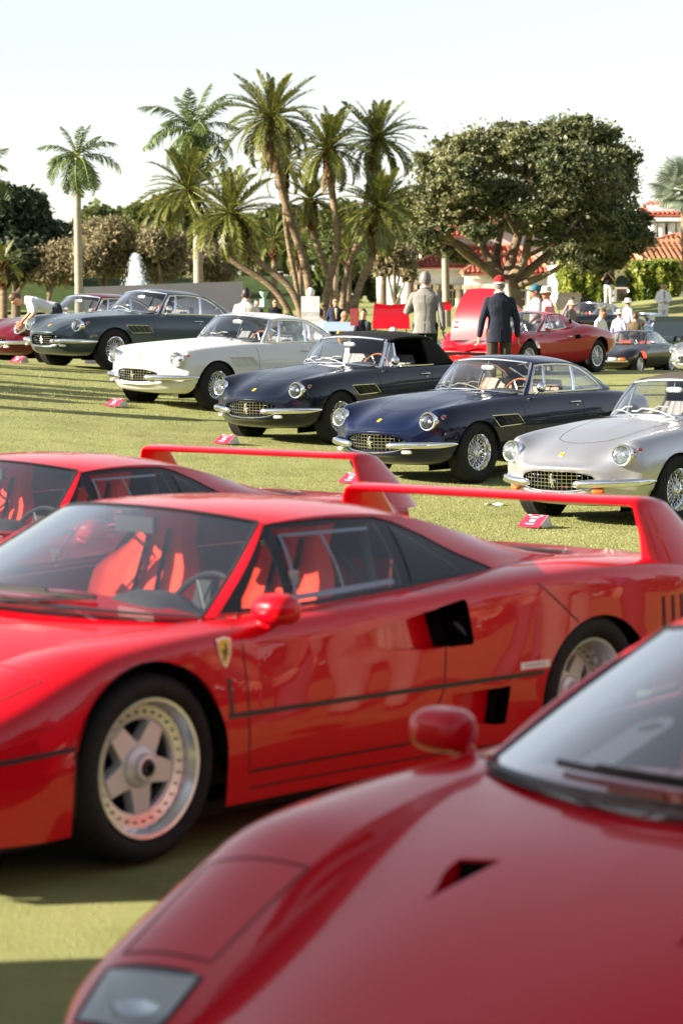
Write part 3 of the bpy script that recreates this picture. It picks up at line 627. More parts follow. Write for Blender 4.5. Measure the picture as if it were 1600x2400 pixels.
M['midleaf'] = leafmat('mid_leaf', [(0.048, 0.070, 0.022), (0.093, 0.118, 0.035), (0.160, 0.179, 0.054)], .25, .55, .3, noise=.3)  # lightened greens stand in for haze over the far trees
M['paleleaf'] = leafmat('pale_leaf', [(.07, .085, .028), (.11, .125, .04), (.17, .17, .06)], .3, .6, .3, noise=.3)
M['brownleaf'] = leafmat('bare_twigs', [(.15, .125, .07), (.23, .20, .115), (.33, .29, .17)], .25, .8, .1, noise=.5)
M['hedge'] = leafmat('hedge_leaf', [(.045, .075, .010), (.11, .155, .02), (.22, .26, .04), (.33, .34, .07)], .35, .45, .4, noise=1.2)
M['fern'] = leafmat('fern_leaf', [(.035, .085, .014), (.08, .15, .025), (.17, .22, .05)], .35, .45, .4)
rng = np.random.default_rng(11)
def clumps(blobs, n, size, flat=.75, shell=.55, jit=.35, per=26):
    """leaf cards spread through a set of ellipsoids (centre, radii): denser towards the skin, gathered in tufts"""
    C = []; vol = np.array([b[1][0]*b[1][1]*b[1][2] for b in blobs])**.67; cnt = np.maximum((n*vol/vol.sum()).astype(int), 8)
    for (c, r), k in zip(blobs, cnt):
        nt = max(3, k//per); d = unit(rng.normal(size=(nt, 3))); rad = shell + (1-shell)*rng.uniform(0, 1, nt)**.5
        tc = d*rad[:, None]*np.array(r)*rng.uniform(.9, 1.12, (nt, 1)); tc[:, 2] = np.where(tc[:, 2] < -.55*r[2], tc[:, 2]*.75, tc[:, 2])
        idx = rng.integers(0, nt, k); sp = jit*min(r)*.55
        C.append(tc[idx] + rng.normal(size=(k, 3))*sp*np.array([1, 1, flat]) + np.array(c))
    C = np.concatenate(C); m = len(C)
    nrm = unit(rng.normal(size=(m, 3)) + np.array([0, 0, .6])); a = unit(np.cross(nrm, rng.normal(size=(m, 3)))); b = np.cross(nrm, a)
    s = size*rng.uniform(.6, 1.3, m)[:, None]
    return C, a*s*.62, b*s
def trunk(mb, pts, r0, r1, n=10, k=14, mi=0):
    P = curve(pts, k); mb.tube(P, list(np.linspace(r0, r1, k)), n, mi)
def tree(name, label, base, blobs, leaf, n, size, bark='bark', tr=.25, cat='tree', group=None, limbs=True, shell=.55, jit=.35, flat=.75):
    root = thing(name, label, cat, base, group=group); b0 = Vector(base)
    bl = [((Vector(c) - b0)[:], r) for c, r in blobs]
    C, U, V = clumps(bl, n, size, shell=shell, jit=jit, flat=flat); quads('crown', C, U, V, M[leaf], root, taper=.4)
    top = max(bl, key=lambda q: q[0][2]); g = MB(); trunk(g, [(0, 0, -.3), (0.05, 0, top[0][2]*.35), (top[0][0]*.6, top[0][1]*.6, top[0][2]*.8)], tr, tr*.45)
    if limbs:
        for c, r in bl[:9]: h = c[2]*.45; trunk(g, [(0, 0, min(h, top[0][2]*.4)), (c[0]*.5, c[1]*.5, c[2]*.75), (c[0], c[1], c[2] + r[2]*.3)], tr*.5, .03, 7, 8)
    g.build('trunk', M[bark], root); return root
def frond_mesh(kind, droop, L, seed, leaf):
    """one feather leaf lying along +x, arching down, leaflets in two ranks"""
    r = np.random.default_rng(seed); nl = 74 if kind == 'date' else 70; t = np.linspace(0, 1, 26)
    ang = .10 - droop*(t**1.35); dx = np.cos(ang); dz = np.sin(ang); X = np.concatenate([[0], np.cumsum(dx[:-1])])*L/25; Z = np.concatenate([[0], np.cumsum(dz[:-1])])*L/25; Y = .06*L*np.sin(t*2.2)*r.normal()
    g = MB(); g.tube(np.stack([X, Y*t, Z], 1), list(np.linspace(.030, .006, 26)), 5, 1)
    for side in (1, -1):
        for k in range(nl):
            s = .10 + .90*k/(nl-1) + r.normal()*.006; s = min(s, 1); p = np.array([np.interp(s, t, X), np.interp(s, t, Y*t), np.interp(s, t, Z)]); a = np.interp(s, t, ang)
            ll = L*(.170 if kind == 'date' else .20)*(sin(pi*min(max(s, .03), .985))**.55)*r.uniform(.9, 1.2); sw = radians(42 if kind == 'date' else 55) + r.normal()*.12; lift = radians(r.uniform(10, 38) if kind == 'date' else r.uniform(-50, 25))
            fw = np.array([cos(a), 0, sin(a)]); up = np.array([-sin(a), 0, cos(a)]); lat = np.array([0, side, 0])
            d = fw*cos(sw) + (lat*cos(lift) + up*sin(lift))*sin(sw); w = np.cross(d, up); w = w/np.linalg.norm(w)*(.021 if kind == 'date' else .027)*L/2.2; sag = np.array([0, 0, -1])*ll*(.10 if kind == 'date' else .32)
            m = p + d*ll*.55 + sag*.3; e = p + d*ll + sag
            g.add([p - w*.5, p + w*.5, m + w*.8, m - w*.8, e], [(0, 1, 2, 3), (3, 2, 4)], 0)
    return g.mesh('frond', [M[leaf], M['shaft' if leaf != 'deadfrond' else 'boot']], 0)
FR = {'date': [frond_mesh('date', d, 2.25, k, 'datefrond') for k, d in enumerate((.38, .75, 1.1, 1.55))], 'royal': [frond_mesh('royal', d, 2.6, 20+k, 'royalfrond') for k, d in enumerate((.7, 1.2, 1.7, 2.2))],
      'dead': [frond_mesh('date', d, 1.7, 40+k, 'deadfrond') for k, d in enumerate((.3, .6))]}
def palm(name, label, pts, r0, r1, kind, nf, sc, bark, dead=0, cat='palm tree', group=None, low=-.75, boot=0.7, seed=0):
    """trunk through pts; crown of separate fronds at its top"""
    r = random.Random(seed*7+1); base = Vector(pts[0]); root = thing(name, label, cat, base, group=group)
    P = [(Vector(p)-base)[:] for p in pts]; g = MB(); k = 30; Q = curve(P, k); g.tube(Q, [a*(1 + .05*(i % 2)) for i, a in enumerate(np.linspace(r0, r1, k))], 12, caps=True); g.build('trunk', M[bark], root)
    tip = Vector(Q[-1]); ax = (Vector(Q[-1]) - Vector(Q[-4])).normalized()
    if boot:
        g = MB()
        if kind == 'royal': g.tube([tip - ax*.95*sc, tip - ax*.5*sc, tip], [r1*1.25, r1*1.2, r1*.6], 12)
        else:
            g.tube([tip - ax*boot*1.5, tip - ax*boot*.6, tip + ax*.1], [r1*1.05, r1*1.75, r1*1.1], 12)
            for i in range(70):
                a = i*2.4; h = -boot*1.35*(i/70); q = tip + ax*h; g.tube([q + Vector((cos(a), sin(a), 0))*r1*1.2, q + Vector((cos(a), sin(a), .55))*r1*2.3], [.05, .025], 4)
        g.build('crownshaft' if kind == 'royal' else 'leaf_bases', M['shaft' if kind == 'royal' else 'boot'], root)
    for i in range(nf):
        t = (i+.5)/nf; az = i*2.39996 + r.uniform(-.25, .25); el = (1.45 - (1.45 - low)*t**.85) + r.uniform(-.12, .12); ms = FR[kind]; me = ms[min(3, max(0, int(t*4*.85 + r.uniform(-.4, .6))))]
        o = link('frond', me, root, tip + ax*.05, (r.uniform(-.35, .35), -el, az)); s = sc*r.uniform(.85, 1.12)*(.82 if t < .15 else 1); o.scale = (s, s, s)
    for i in range(dead):
        az = r.uniform(0, 2*pi); o = link('dry_frond', FR['dead'][i % 2], root, tip - ax*r.uniform(.1, .5), (r.uniform(-.3, .3), radians(r.uniform(62, 84)), az)); s = sc*r.uniform(.7, 1.1); o.scale = (s, s, s)
    return root
# --- clump of leaning date palms
YP = 85
PG = 'date palms of the leaning clump'
def pl(px, Y=YP, dy=0):
    out = []
    for i, (u, v) in enumerate(px): out.append(at(u, v, Y + dy*i/(len(px)-1)))
    out[0].z = gz(out[0].x, out[0].y) - .1; return out
palm('date_palm', 'tallest date palm of the clump, with a skirt of dry fronds down its pale trunk', pl([(712, 690), (700, 610), (680, 545), (648, 440), (630, 345), (624, 272)]), 0.14, 0.12, 'date', 59, 0.88, 'datebark', 16, group=PG, seed=1)
palm('date_palm', 'date palm in the middle of the clump with a dark collar under its crown', pl([(742, 692), (757, 640), (774, 565), (766, 465), (758, 400), (756, 345)], YP-1), 0.14, 0.11, 'date', 54, 0.74, 'datebark', 6, group=PG, seed=2)
palm('date_palm', 'right hand tall date palm of the clump against the sky beside the oak', pl([(790, 685), (800, 615), (825, 545), (842, 455), (855, 380), (866, 322)], YP+1), 0.12, 0.10, 'date', 52, 0.76, 'datebark', 8, group=PG, seed=3)
palm('date_palm', 'low front date palm of the clump on a curved leaning trunk', pl([(700, 688), (652, 645), (600, 606), (565, 560), (545, 520), (532, 492)], YP-2), 0.12, 0.11, 'date', 57, 0.88, 'datebark', 7, group=PG, low=-1.0, seed=4)
palm('date_palm', 'leftmost date palm of the clump on the lowest leaning trunk', pl([(690, 692), (625, 660), (555, 612), (495, 560), (458, 500), (432, 438)], YP+.5), 0.12, 0.10, 'date', 52, 0.84, 'datebark', 6, group=PG, seed=5)
palm('date_palm', 'short dark date palm at the right edge of the clump in front of the oak', pl([(808, 688), (832, 640), (852, 595), (862, 545), (866, 510), (869, 482)], YP-1), 0.13, 0.12, 'date', 54, 0.77, 'datebark', 4, group=PG, low=-.9, seed=6)
palm('date_palm', 'small date palm with a rusty brown neck inside the clump', pl([(748, 690), (750, 620), (735, 580), (720, 535), (714, 490), (713, 462)], YP+2), 0.11, 0.11, 'date', 39, 0.58, 'datebark', 8, group=PG, seed=7)
palm('date_palm', 'thin straight date palm trunk behind the tallest palm of the clump', pl([(688, 690), (680, 650), (668, 590), (655, 500), (652, 420), (650, 372)], YP+3), 0.09, 0.09, 'date', 33, 0.62, 'datebark', 4, group=PG, seed=8)
# --- royal palms
RG = 'royal palms'
palm('royal_palm', 'single royal palm with a pole like grey trunk left of the wall', pl([(181, 690), (180, 600), (178, 500), (177, 405), (177, 362)], 72), .13, .10, 'royal', 17, .56, 'royalbark', 0, group=RG, low=-.95, seed=9)
palm('royal_palm', 'tall royal palm behind the left side of the date palm clump', pl([(456, 690), (455, 600), (453, 500), (447, 380), (444, 300)], 96), .20, .15, 'royal', 22, .86, 'royalbark', 0, group=RG, low=-.9, seed=10)
palm('royal_palm', 'royal palm cut off by the left edge of the photo', pl([(-62, 690), (-60, 560), (-58, 395)], 75), .13, .10, 'royal', 14, .62, 'royalbark', 0, group=RG, seed=11)
palm('royal_palm', 'slim palm trunk standing before the clubhouse, its crown lost in the oak', pl([(1026, 690), (1023, 620), (1021, 520), (1019, 462)], 100), .16, .13, 'royal', 8, .40, 'royalbark', 0, group=RG, seed=12)
# --- small far palms
for k, (u, v, Y, s, lab) in enumerate([(630, 552, 120, .85, 'small far palm seen through the gap left of the palm clump trunks'), (690, 560, 130, .8, 'hazy far palm just behind the trunks of the clump'), (800, 575, 125, .75, 'far palm in the gap right of the clump trunks'), (318, 560, 130, .8, 'far palm head between the two brown thickets'), (8, 606, 95, .5, 'grey green palm head at the left edge under the dark trees')]):
    palm('feather_palm', lab, pl([(u, 690), (u, (v+690)/2), (u, v)], Y), .16, .13, 'date', 24, s, 'datebark', 2, group='small palms in the distance', seed=30+k)
# --- fan palm at the right edge
def fan_mesh(seed):
    r = np.random.default_rng(seed); g = MB(); g.tube([(0, 0, 0), (.45, 0, .05), (.9, 0, .02)], [.03, .022, .018], 5, 1); n = 34
    for k in range(n):
        a = -2.5 + 5.0*k/(n-1); d = np.array([cos(a), sin(a), .25*cos(a*2) - .1]); L = .95*(1 - .12*abs(a)/2.5)*r.uniform(.93, 1.05); w = np.array([-sin(a), cos(a), 0])*.042; c = np.array([.9, 0, .02]); m = c + d*L*.6; e = c + d*L + np.array([0, 0, -.12])
        g.add([c - w*.2, c + w*.2, m + w + [0, 0, .02], m - w, e], [(0, 1, 2, 3), (3, 2, 4)], 0)
    return g.mesh('fan_leaf', [M['fanfrond'], M['shaft']], 0)
FAN = [fan_mesh(k) for k in range(3)]
b = at(1585, 690, 88); b.z = gz(b.x, b.y); fp = thing('fan_palm', 'silvery fan palm at the right edge of the photo', 'palm tree', b); tip = at(1572, 432, 88) - b
g = MB(); g.tube([(0, 0, -.2), tip*.5, tip], [.22, .2, .17], 12); g.build('trunk', M['datebark'], fp)
for i in range(30):
    t = (i+.5)/30; o = link('fan_leaf', FAN[i % 3], fp, tip, (random.uniform(-.4, .4), -(1.3 - 2.1*t), i*2.4)); o.scale = (.78,)*3
# --- the big oak
ob = at(1165, 690, 96); ob.z = gz(ob.x, ob.y)
oak = thing('spreading_oak', 'broad spreading oak with sinuous limbs in front of the clubhouse', 'tree', ob)
def ok(u, v, dy=0): return at(u, v, 96 + dy) - ob
g = MB()
trunk(g, [(0, 0, -.3), ok(1165, 668), ok(1160, 640)], .62, .50, 14, 8)
LIMB = [([(1160, 650), (1130, 625), (1080, 590), (1045, 560), (1010, 500)], .26, .08, -2), ([(1160, 645), (1120, 590), (1100, 540), (1075, 480), (1060, 420)], .22, .05, 1), ([(1162, 645), (1175, 590), (1190, 540), (1205, 480), (1215, 400), (1220, 340)], .26, .05, 2), ([(1168, 645), (1205, 590), (1215, 540), (1250, 480), (1290, 410)], .24, .05, -2),
        ([(1170, 655), (1215, 620), (1250, 590), (1300, 550), (1370, 520), (1430, 500)], .24, .05, 3), ([(1172, 660), (1230, 640), (1280, 615), (1320, 575)], .20, .05, -3), ([(1150, 640), (1140, 590), (1150, 520), (1140, 440), (1120, 370)], .2, .05, 3), ([(1100, 600), (1060, 560), (990, 530), (970, 500)], .12, .04, -3), ([(1200, 590), (1260, 560), (1330, 500), (1370, 420)], .14, .04, 3), ([(1190, 540), (1160, 480), (1170, 420)], .10, .03, -3), ([(1045, 560), (1000, 555), (965, 560)], .09, .03, 1), ([(1215, 540), (1240, 520), (1270, 440), (1330, 380)], .1, .03, -1)]
for px, r0, r1, dy in LIMB: trunk(g, [ok(u, v, dy*i/len(px)) for i, (u, v) in enumerate(px)], r0*.95, r1*.8, 9, 16)
g.build('trunk', M['oakbark'], oak)
OB = [(1000, 385, 48, 40, -1), (985, 455, 45, 38, -2), (960, 510, 30, 30, 0), (1040, 350, 52, 36, 1), (1090, 330, 50, 36, -1), (1065, 410, 60, 45, -3), (1130, 370, 58, 45, 2), (1170, 315, 50, 30, 0), (1215, 330, 55, 40, -2), (1270, 310, 58, 36, 1), (1325, 300, 52, 30, 0), (1385, 320, 45, 34, 1), (1420, 365, 42, 42, 2), (1430, 420, 36, 45, 2), (1370, 390, 58, 50, -2), (1300, 380, 62, 50, -3), (1230, 410, 58, 48, 3), (1160, 450, 60, 42, -2), (1090, 480, 62, 40, 1), (1030, 500, 50, 34, -2), (1250, 480, 58, 40, -3), (1320, 460, 62, 46, 2), (1390, 470, 56, 48, -2), (1440, 505, 48, 36, 1), (1400, 540, 58, 38, -1), (1345, 545, 48, 36, 3), (1460, 550, 40, 30, 0), (1300, 520, 40, 30, 2), (1420, 575, 38, 26, 2), (1000, 560, 34, 26, 1), (1345, 600, 45, 26, 6), (1280, 585, 25, 22, 7), (1480, 530, 20, 22, 0), (1100, 535, 40, 22, -3), (1180, 515, 45, 24, 3), (1250, 540, 38, 22, -2), (1058, 588, 26, 18, 2), (1310, 575, 34, 20, -3), (1400, 600, 40, 20, 3), (975, 545, 30, 24, -2)]
sc = 96/F_PX/.98
BL = [(tuple(ok(u, v, dy)), (rx*sc*1.0, rx*sc*.95, ry*sc*1.0)) for u, v, rx, ry, dy in OB]
sub = []
for c, r in BL:                                             # break every mass into sprays of twigs with gaps between them
    for _ in range(19):
        d = Vector((random.gauss(0, 1), random.gauss(0, 1), random.gauss(.25, 1))).normalized(); k = random.uniform(.45, 1.12); q = random.uniform(.22, .42)
        sub.append(((c[0] + d.x*r[0]*k, c[1] + d.y*r[1]*k, c[2] + d.z*r[2]*k), (r[0]*q*1.25, r[1]*q*1.25, r[2]*q*.5)))
C, U, V = [np.concatenate(k) for k in zip(clumps(sub, 190000, .060, shell=.2, jit=1.0, per=18), clumps(BL, 30000, .075, shell=.2, jit=.7))]; quads('crown', C, U, V, M['oakleaf'], oak, taper=.45)
# --- woodland behind, tree by tree
def blobs_px(L, Y, dz=1.0):
    s = Y/F_PX/.98; return [(tuple(at(u, v, Y + random.uniform(-1.5, 1.5))), (rx*s, rx*s*dz, ry*s)) for u, v, rx, ry in L]
def wood(u, Y, L, leaf, n, size, lab, name='broadleaf_tree', grp='trees of the woodland behind the lawn', **k):
    b = at(u, 690, Y); b.z = gz(b.x, b.y); return tree(name, lab, b, blobs_px(L, Y), leaf, int(n*2.2), size*.62, group=grp, **k)
wood(35, 120, [(20, 470, 45, 40), (60, 480, 42, 36), (85, 530, 35, 40), (30, 540, 60, 50), (75, 580, 50, 40), (25, 600, 60, 40), (-40, 520, 60, 70), (95, 610, 35, 30)], 'darkleaf', 16000, .30, 'largest dark tree filling the left edge of the photo')
wood(132, 135, [(125, 535, 28, 26), (150, 545, 26, 26), (130, 580, 34, 34), (160, 590, 28, 30), (140, 615, 36, 24)], 'darkleaf', 7000, .30, 'dark round tree between the largest dark tree and the royal palm')
wood(215, 160, [(215, 505, 30, 24), (235, 500, 26, 22), (200, 530, 30, 26), (245, 530, 32, 28), (222, 560, 40, 32)], 'midleaf', 6000, .34, 'sunlit green tree just right of the royal palm trunk')
wood(305, 170, [(290, 505, 30, 22), (325, 495, 34, 24), (350, 510, 30, 24), (300, 535, 40, 30), (345, 545, 36, 30)], 'midleaf', 7000, .36, 'green tree above the fountain')
wood(400, 165, [(380, 480, 34, 28), (415, 500, 36, 30), (390, 530, 40, 34), (430, 545, 34, 34), (410, 580, 40, 30)], 'midleaf', 7000, .36, 'green tree behind the leftmost leaning palm')
wood(500, 175, [(480, 530, 40, 34), (525, 545, 40, 34), (500, 580, 46, 34)], 'darkleaf', 6000, .36, 'dark tree behind the low front date palm')
wood(590, 185, [(570, 530, 40, 30), (610, 520, 36, 30), (590, 570, 50, 34)], 'midleaf', 6000, .38, 'green tree filling the gap left of the tallest palm trunk')
wood(670, 190, [(650, 510, 40, 34), (690, 525, 36, 34), (670, 570, 50, 40)], 'darkleaf', 6000, .38, 'dark tree behind the trunks of the palm clump')
wood(770, 180, [(740, 520, 36, 34), (790, 500, 40, 36), (770, 560, 56, 40)], 'midleaf', 6000, .38, 'green tree behind the right half of the palm clump')
wood(880, 165, [(850, 520, 36, 36), (900, 500, 36, 40), (930, 540, 30, 36), (880, 570, 50, 34)], 'midleaf', 7000, .34, 'green tree between the palm clump and the oak')
wood(940, 150, [(925, 470, 26, 28), (950, 520, 26, 34), (935, 560, 34, 28)], 'midleaf', 5000, .30, 'narrow green tree at the left foot of the oak crown')
BG = 'half bare brown thickets'
for u, Y, L, lab in [(240, 118, [(225, 545, 34, 34), (262, 540, 30, 32), (240, 585, 50, 40), (205, 600, 34, 34), (275, 600, 32, 32)], 'large half bare brown thicket left of the fountain'), (370, 118, [(355, 555, 30, 32), (388, 570, 34, 34), (370, 605, 46, 34), (335, 610, 22, 28)], 'half bare brown thicket right of the fountain'), (490, 125, [(470, 600, 34, 28), (510, 595, 38, 30), (490, 620, 46, 24)], 'low brown thicket behind the right end of the wall'), (110, 118, [(100, 605, 34, 34), (150, 600, 34, 36), (120, 630, 50, 20)], 'olive brown thicket left of the royal palm trunk')]:
    wood(u, Y, L, 'brownleaf', 11000, .16, lab, 'bare_thicket', BG, tr=.12, shell=.2, jit=.6)
tb = at(905, 690, 92); tb.z = gz(tb.x, tb.y)
tree('young_tree', 'small half bare tree in front of the left wing of the clubhouse', tb, blobs_px([(885, 610, 26, 26), (925, 600, 28, 30), (905, 580, 26, 22), (940, 630, 16, 18)], 92), 'brownleaf', 3000, .09, tr=.10, shell=.2, jit=.6)
# far belt that closes the horizon
xs = np.linspace(-95, 75, 60); FB = [((float(x), 240 + random.uniform(-8, 8), 3.5 + random.uniform(-1, 1.5)), (4.5, 4, 5.0 + random.uniform(-1, 1.5))) for x in xs]
C, U, V = clumps(FB, 26000, .55, shell=.4); tag(quads('far_woodland', C, U, V, M['midleaf'], taper=.5), kind='stuff')
# --- clipped hedges (leaf cards on box-shaped blocks)
def hedge(u0, u1, v0, v1, Y, lab, dep=2.6):
    a, c = at(u0, v1, Y), at(u1, v0, Y); b = Vector(((a.x+c.x)/2, Y, gz((a.x+c.x)/2, Y) - .1)); w, h = (c.x-a.x)/2, c.z - b.z
    root = thing('clipped_hedge', lab, 'hedge', b, group='clipped hedges in front of the low house'); n = 15000
    p = rng.uniform(-1, 1, (n, 3)); k = rng.integers(0, 3, n); face = rng.choice([-1., 1.], n); face = np.where(k == 2, 1, face)
    for ax in range(3): p[k == ax, ax] = face[k == ax]
    q = p*np.array([w, dep/2, h/2]); lump = .10*np.sin(p[:, 0]*7 + p[:, 2]*3) + .08*np.sin(p[:, 0]*17 + 1) + .07*np.cos(p[:, 2]*11 + p[:, 0]*5)
    rr = np.linalg.norm(p, axis=1)[:, None]; q = q*(1 - .10*smoothstep(1.3, 1.73, rr)) + unit(q)*(lump + rng.normal(size=n)*.07)[:, None]; q[:, 2] += h/2
    nn = unit(rng.normal(size=(n, 3)) + unit(p)*1.0); aa = unit(np.cross(nn, rng.normal(size=(n, 3)))); bb = np.cross(nn, aa); s = rng.uniform(.06, .13, n)[:, None]
    quads('foliage', q, aa*s*.6, bb*s, M['hedge'], root, taper=.4)
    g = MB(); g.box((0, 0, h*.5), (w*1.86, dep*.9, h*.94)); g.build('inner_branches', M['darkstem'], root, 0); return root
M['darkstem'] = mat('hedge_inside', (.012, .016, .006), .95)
hedge(1291, 1398, 609, 693, 112, 'left clipped hedge, behind the standing photographer')
hedge(1453, 1556, 606, 693, 112, 'right clipped hedge, behind the man in the white jacket')
# --- ferns and palm scrub at the foot of the clump
def scrub(u, v, Y, n, s, lab):
    b = at(u, v, Y); b.z = gz(b.x, b.y); root = thing('fern_bush', lab, 'bush', b, group='leafy bushes at the foot of the palms')
    for i in range(n):
        o = link('frond', FERN[i % 4], root, (random.uniform(-.25, .25), random.uniform(-.2, .2), random.uniform(0, .2)), (random.uniform(-.4, .4), -random.uniform(.25, 1.35), random.uniform(0, 6.28))); k = s*random.uniform(.7, 1.2); o.scale = (k,)*3
FERN = [frond_mesh('date', d, 1.5, 60+k, 'fern') for k, d in enumerate((.8, 1.2, 1.6, 1.0))]
for a in [(735, 700, 82, 26, .85, 'bright fern bush right behind the white sign board'), (775, 702, 81, 30, .9, 'fern bush in the middle of the palm foot'), (815, 704, 82, 26, .75, 'rightmost fern bush of the palm foot'), (655, 700, 83, 24, .9, 'arching fern bush left of the white sign board'), (690, 702, 84, 20, .85, 'fern bush hidden by the white sign board'), (610, 690, 90, 16, .7, 'small fern bush beside the wall end'), (845, 700, 84, 18, .6, 'low dark fern bush at the right edge of the palm foot')]: scrub(*a)
# clipped bank across the water, its shade put into the grass colour
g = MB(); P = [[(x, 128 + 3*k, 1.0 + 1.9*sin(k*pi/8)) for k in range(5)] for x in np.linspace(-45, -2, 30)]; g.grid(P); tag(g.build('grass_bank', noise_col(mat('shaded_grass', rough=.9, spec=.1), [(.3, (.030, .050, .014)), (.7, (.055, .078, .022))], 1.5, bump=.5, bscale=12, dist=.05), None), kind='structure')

# woodland on the other sides of the lawn, outside the frame: it shows only in paint and glass
FB = []
for k in range(64):
    a = 2*pi*k/64; near = sin(a) > .1 or cos(a) < -.3; R_ = 58 if near else 85; x, y = R_*sin(a), 20 + R_*cos(a)
    if y > 45 and abs(x) < 48: continue
    hh_ = 7.5 if near else 4
    FB.append(((x + random.uniform(-4, 4), y + random.uniform(-4, 4), hh_*.55), (4.6, 4.4, hh_ + random.uniform(-1.5, 2.0))))
C, U, V = clumps(FB, 42000, .55, shell=.4); tag(quads('surrounding_woodland', C, U, V, M['darkleaf'], taper=.5), kind='stuff')
# ---------------------------------------------------------------- shared car pieces
def loft(st, segs, nu, nv):
    """stations[ns][rails][3]; segs = rail index ranges that are smooth; -> list of P[nu,nv,3]"""
    st = np.asarray(st, float); t = np.concatenate([[0], np.cumsum(np.linalg.norm(np.diff(st, axis=0), axis=2).mean(1))])
    q = np.linspace(0, t[-1], nu) if np.isscalar(nu) else np.asarray(nu)*t[-1]
    R = ncs(t, st)(q)                                     # [nu, rails, 3]
    out = []
    for (a, b), n in zip(segs, nv):
        P = []
        for row in R[:, a:b+1]:
            c = np.concatenate([[0], np.cumsum(np.linalg.norm(np.diff(row, axis=0), axis=1) + 1e-6)])
            P.append(ncs(c, row)(np.linspace(0, c[-1], n)))
        out.append(np.array(P))
    return out
def wheel_tyre(mb_r, w, prof=.62, n=48):
    """tyre lathe profile, axis z, outer face at +z"""
    R, r = mb_r
    return [(r, -w/2*.86), (r+.012, -w/2*.97), (r + (R-r)*.5, -w/2*1.04), (R-.022, -w/2*.98), (R-.004, -w/2*.82), (R, -w/2*.5), (R, w/2*.5),
            (R-.004, w/2*.82), (R-.022, w/2*.98), (r + (R-r)*.5, w/2*1.04), (r+.012, w/2*.97), (r, w/2*.86)]
def wheel_matrix(x, y, z, side, steer=0.):
    """axis z of the wheel -> outward (side*y)"""
    R = Matrix.Rotation(radians(-90*side), 4, 'X')
    return Matrix.Translation((x, y, z)) @ Matrix.Rotation(steer, 4, 'Z') @ R
def tread(mb, R, w, n=90, mi=0):
    """shallow tread blocks across the running surface"""
    for k in range(n):
        a = 2*pi*k/n; da = 2*pi/n*.36
        for (z0, z1, o) in ((-.43, -.16, 0), (-.13, .13, .5), (.16, .43, 0)):
            b = a + o*2*pi/n
            v = [((R+.004)*cos(b+s*da), (R+.004)*sin(b+s*da), z*w) for s, z in ((-1, z0), (1, z0), (1, z1), (-1, z1))]
            u = [((R-.003)*cos(b+s*da), (R-.003)*sin(b+s*da), z*w) for s, z in ((-1, z0), (1, z0), (1, z1), (-1, z1))]
            mb.add(v+u, [(0,1,2,3),(0,4,5,1),(1,5,6,2),(2,6,7,3),(3,7,4,0)], mi)
def seat(parent, x, y, z, m, name='seat', h=.66, w=.46, head=True, recline=.34):
    """bucket seat: cushion and wrap-around back with bolsters and stitched channels"""
    mb = MB(); nu, nv = 20, 21; P = []
    for i in range(nu):
        t = i/(nu-1); hz = t*h
        ww = w*(1.0 if t < .62 else 1.0 - .52*smoothstep(.62, .86, t)) if head else w*(1-.25*smoothstep(.8, 1, t))
        row = []
        for j in range(nv):
            s = -1 + 2*j/(nv-1); bol = .085*abs(s)**3*(1 - .8*smoothstep(.6, .85, t))
            ch = .006*cos(s*9)**2
            row.append((x - hz*recline - .06*sin(t*pi)*0 + bol + ch, y + s*ww/2, z + .12 + hz))
        P.append(row)
    P = np.array(P); B = P + np.array([-.09, 0, 0]); B[:, :, 0] -= 0
    mb.grid(P); mb.grid(B, flip=True)
    for e in (0, -1): mb.grid([P[e], B[e]])
    mb.grid([P[:, 0], B[:, 0]]); mb.grid([P[:, -1], B[:, -1]])
    C = []
    for i in range(12):
        t = i/11
        C.append([(x + .02 + t*.50, y + (-1+2*j/(nv-1))*w/2, z + .13 + .05*t + .06*abs(-1+2*j/(nv-1))**3 - .06*smoothstep(.85, 1, t)) for j in range(nv)])
    C = np.array(C); D = C.copy(); D[:, :, 2] = z + .0
    mb.grid(C, flip=True); mb.grid([C[-1], D[-1]], flip=True); mb.grid([C[:, 0], D[:, 0]]); mb.grid([C[:, -1], D[:, -1]], flip=True)
    o = mb.build(name, m, parent, 50)
    return o
def steering_wheel(parent, x, y, z, r, m_rim, m_spoke, tilt=.35):
    Mx = Matrix.Translation((x, y, z)) @ Matrix.Rotation(pi/2 - tilt, 4, 'Y')
    mb = MB(); mb.tube([Mx @ Vector((r*cos(2*pi*k/28), r*sin(2*pi*k/28), 0)) for k in range(28)], .013, 8, closed=True)
    o = mb.build('steering_wheel', m_rim, parent)
    sp = MB()
    for a in (pi/2, pi/2+2.1, pi/2-2.1): sp.tube([Mx @ Vector((0, 0, -.03)), Mx @ Vector((r*.97*cos(a), r*.97*sin(a), 0))], .012, 6, flat=.3)
    sp.lathe([(0, -.01), (.035, -.012), (.04, -.05), (.02, -.25)], 12, Mx)
    sp.build('spokes', m_spoke, o); return o
HORSE = [(-.10,-.48),(.02,-.50),(.06,-.45),(-.01,-.42),(.02,-.22),(.10,-.30),(.20,-.46),(.30,-.46),(.27,-.40),(.22,-.36),(.16,-.20),(.14,-.02),(.20,.02),(.30,.02),(.36,-.06),(.34,.07),(.24,.10),(.15,.10),
         (.02,.14),(-.04,.24),(-.03,.36),(.02,.44),(-.05,.43),(-.08,.49),(-.12,.42),(-.20,.36),(-.27,.26),(-.24,.22),(-.16,.26),(-.15,.16),(-.20,.08),(-.32,.10),(-.36,.18),(-.40,.12),(-.34,.03),(-.22,.00),(-.16,-.02),(-.22,-.10),(-.36,-.12),(-.37,-.24),(-.31,-.22),(-.30,-.17),(-.18,-.19),(-.06,-.16),(-.08,-.30)]
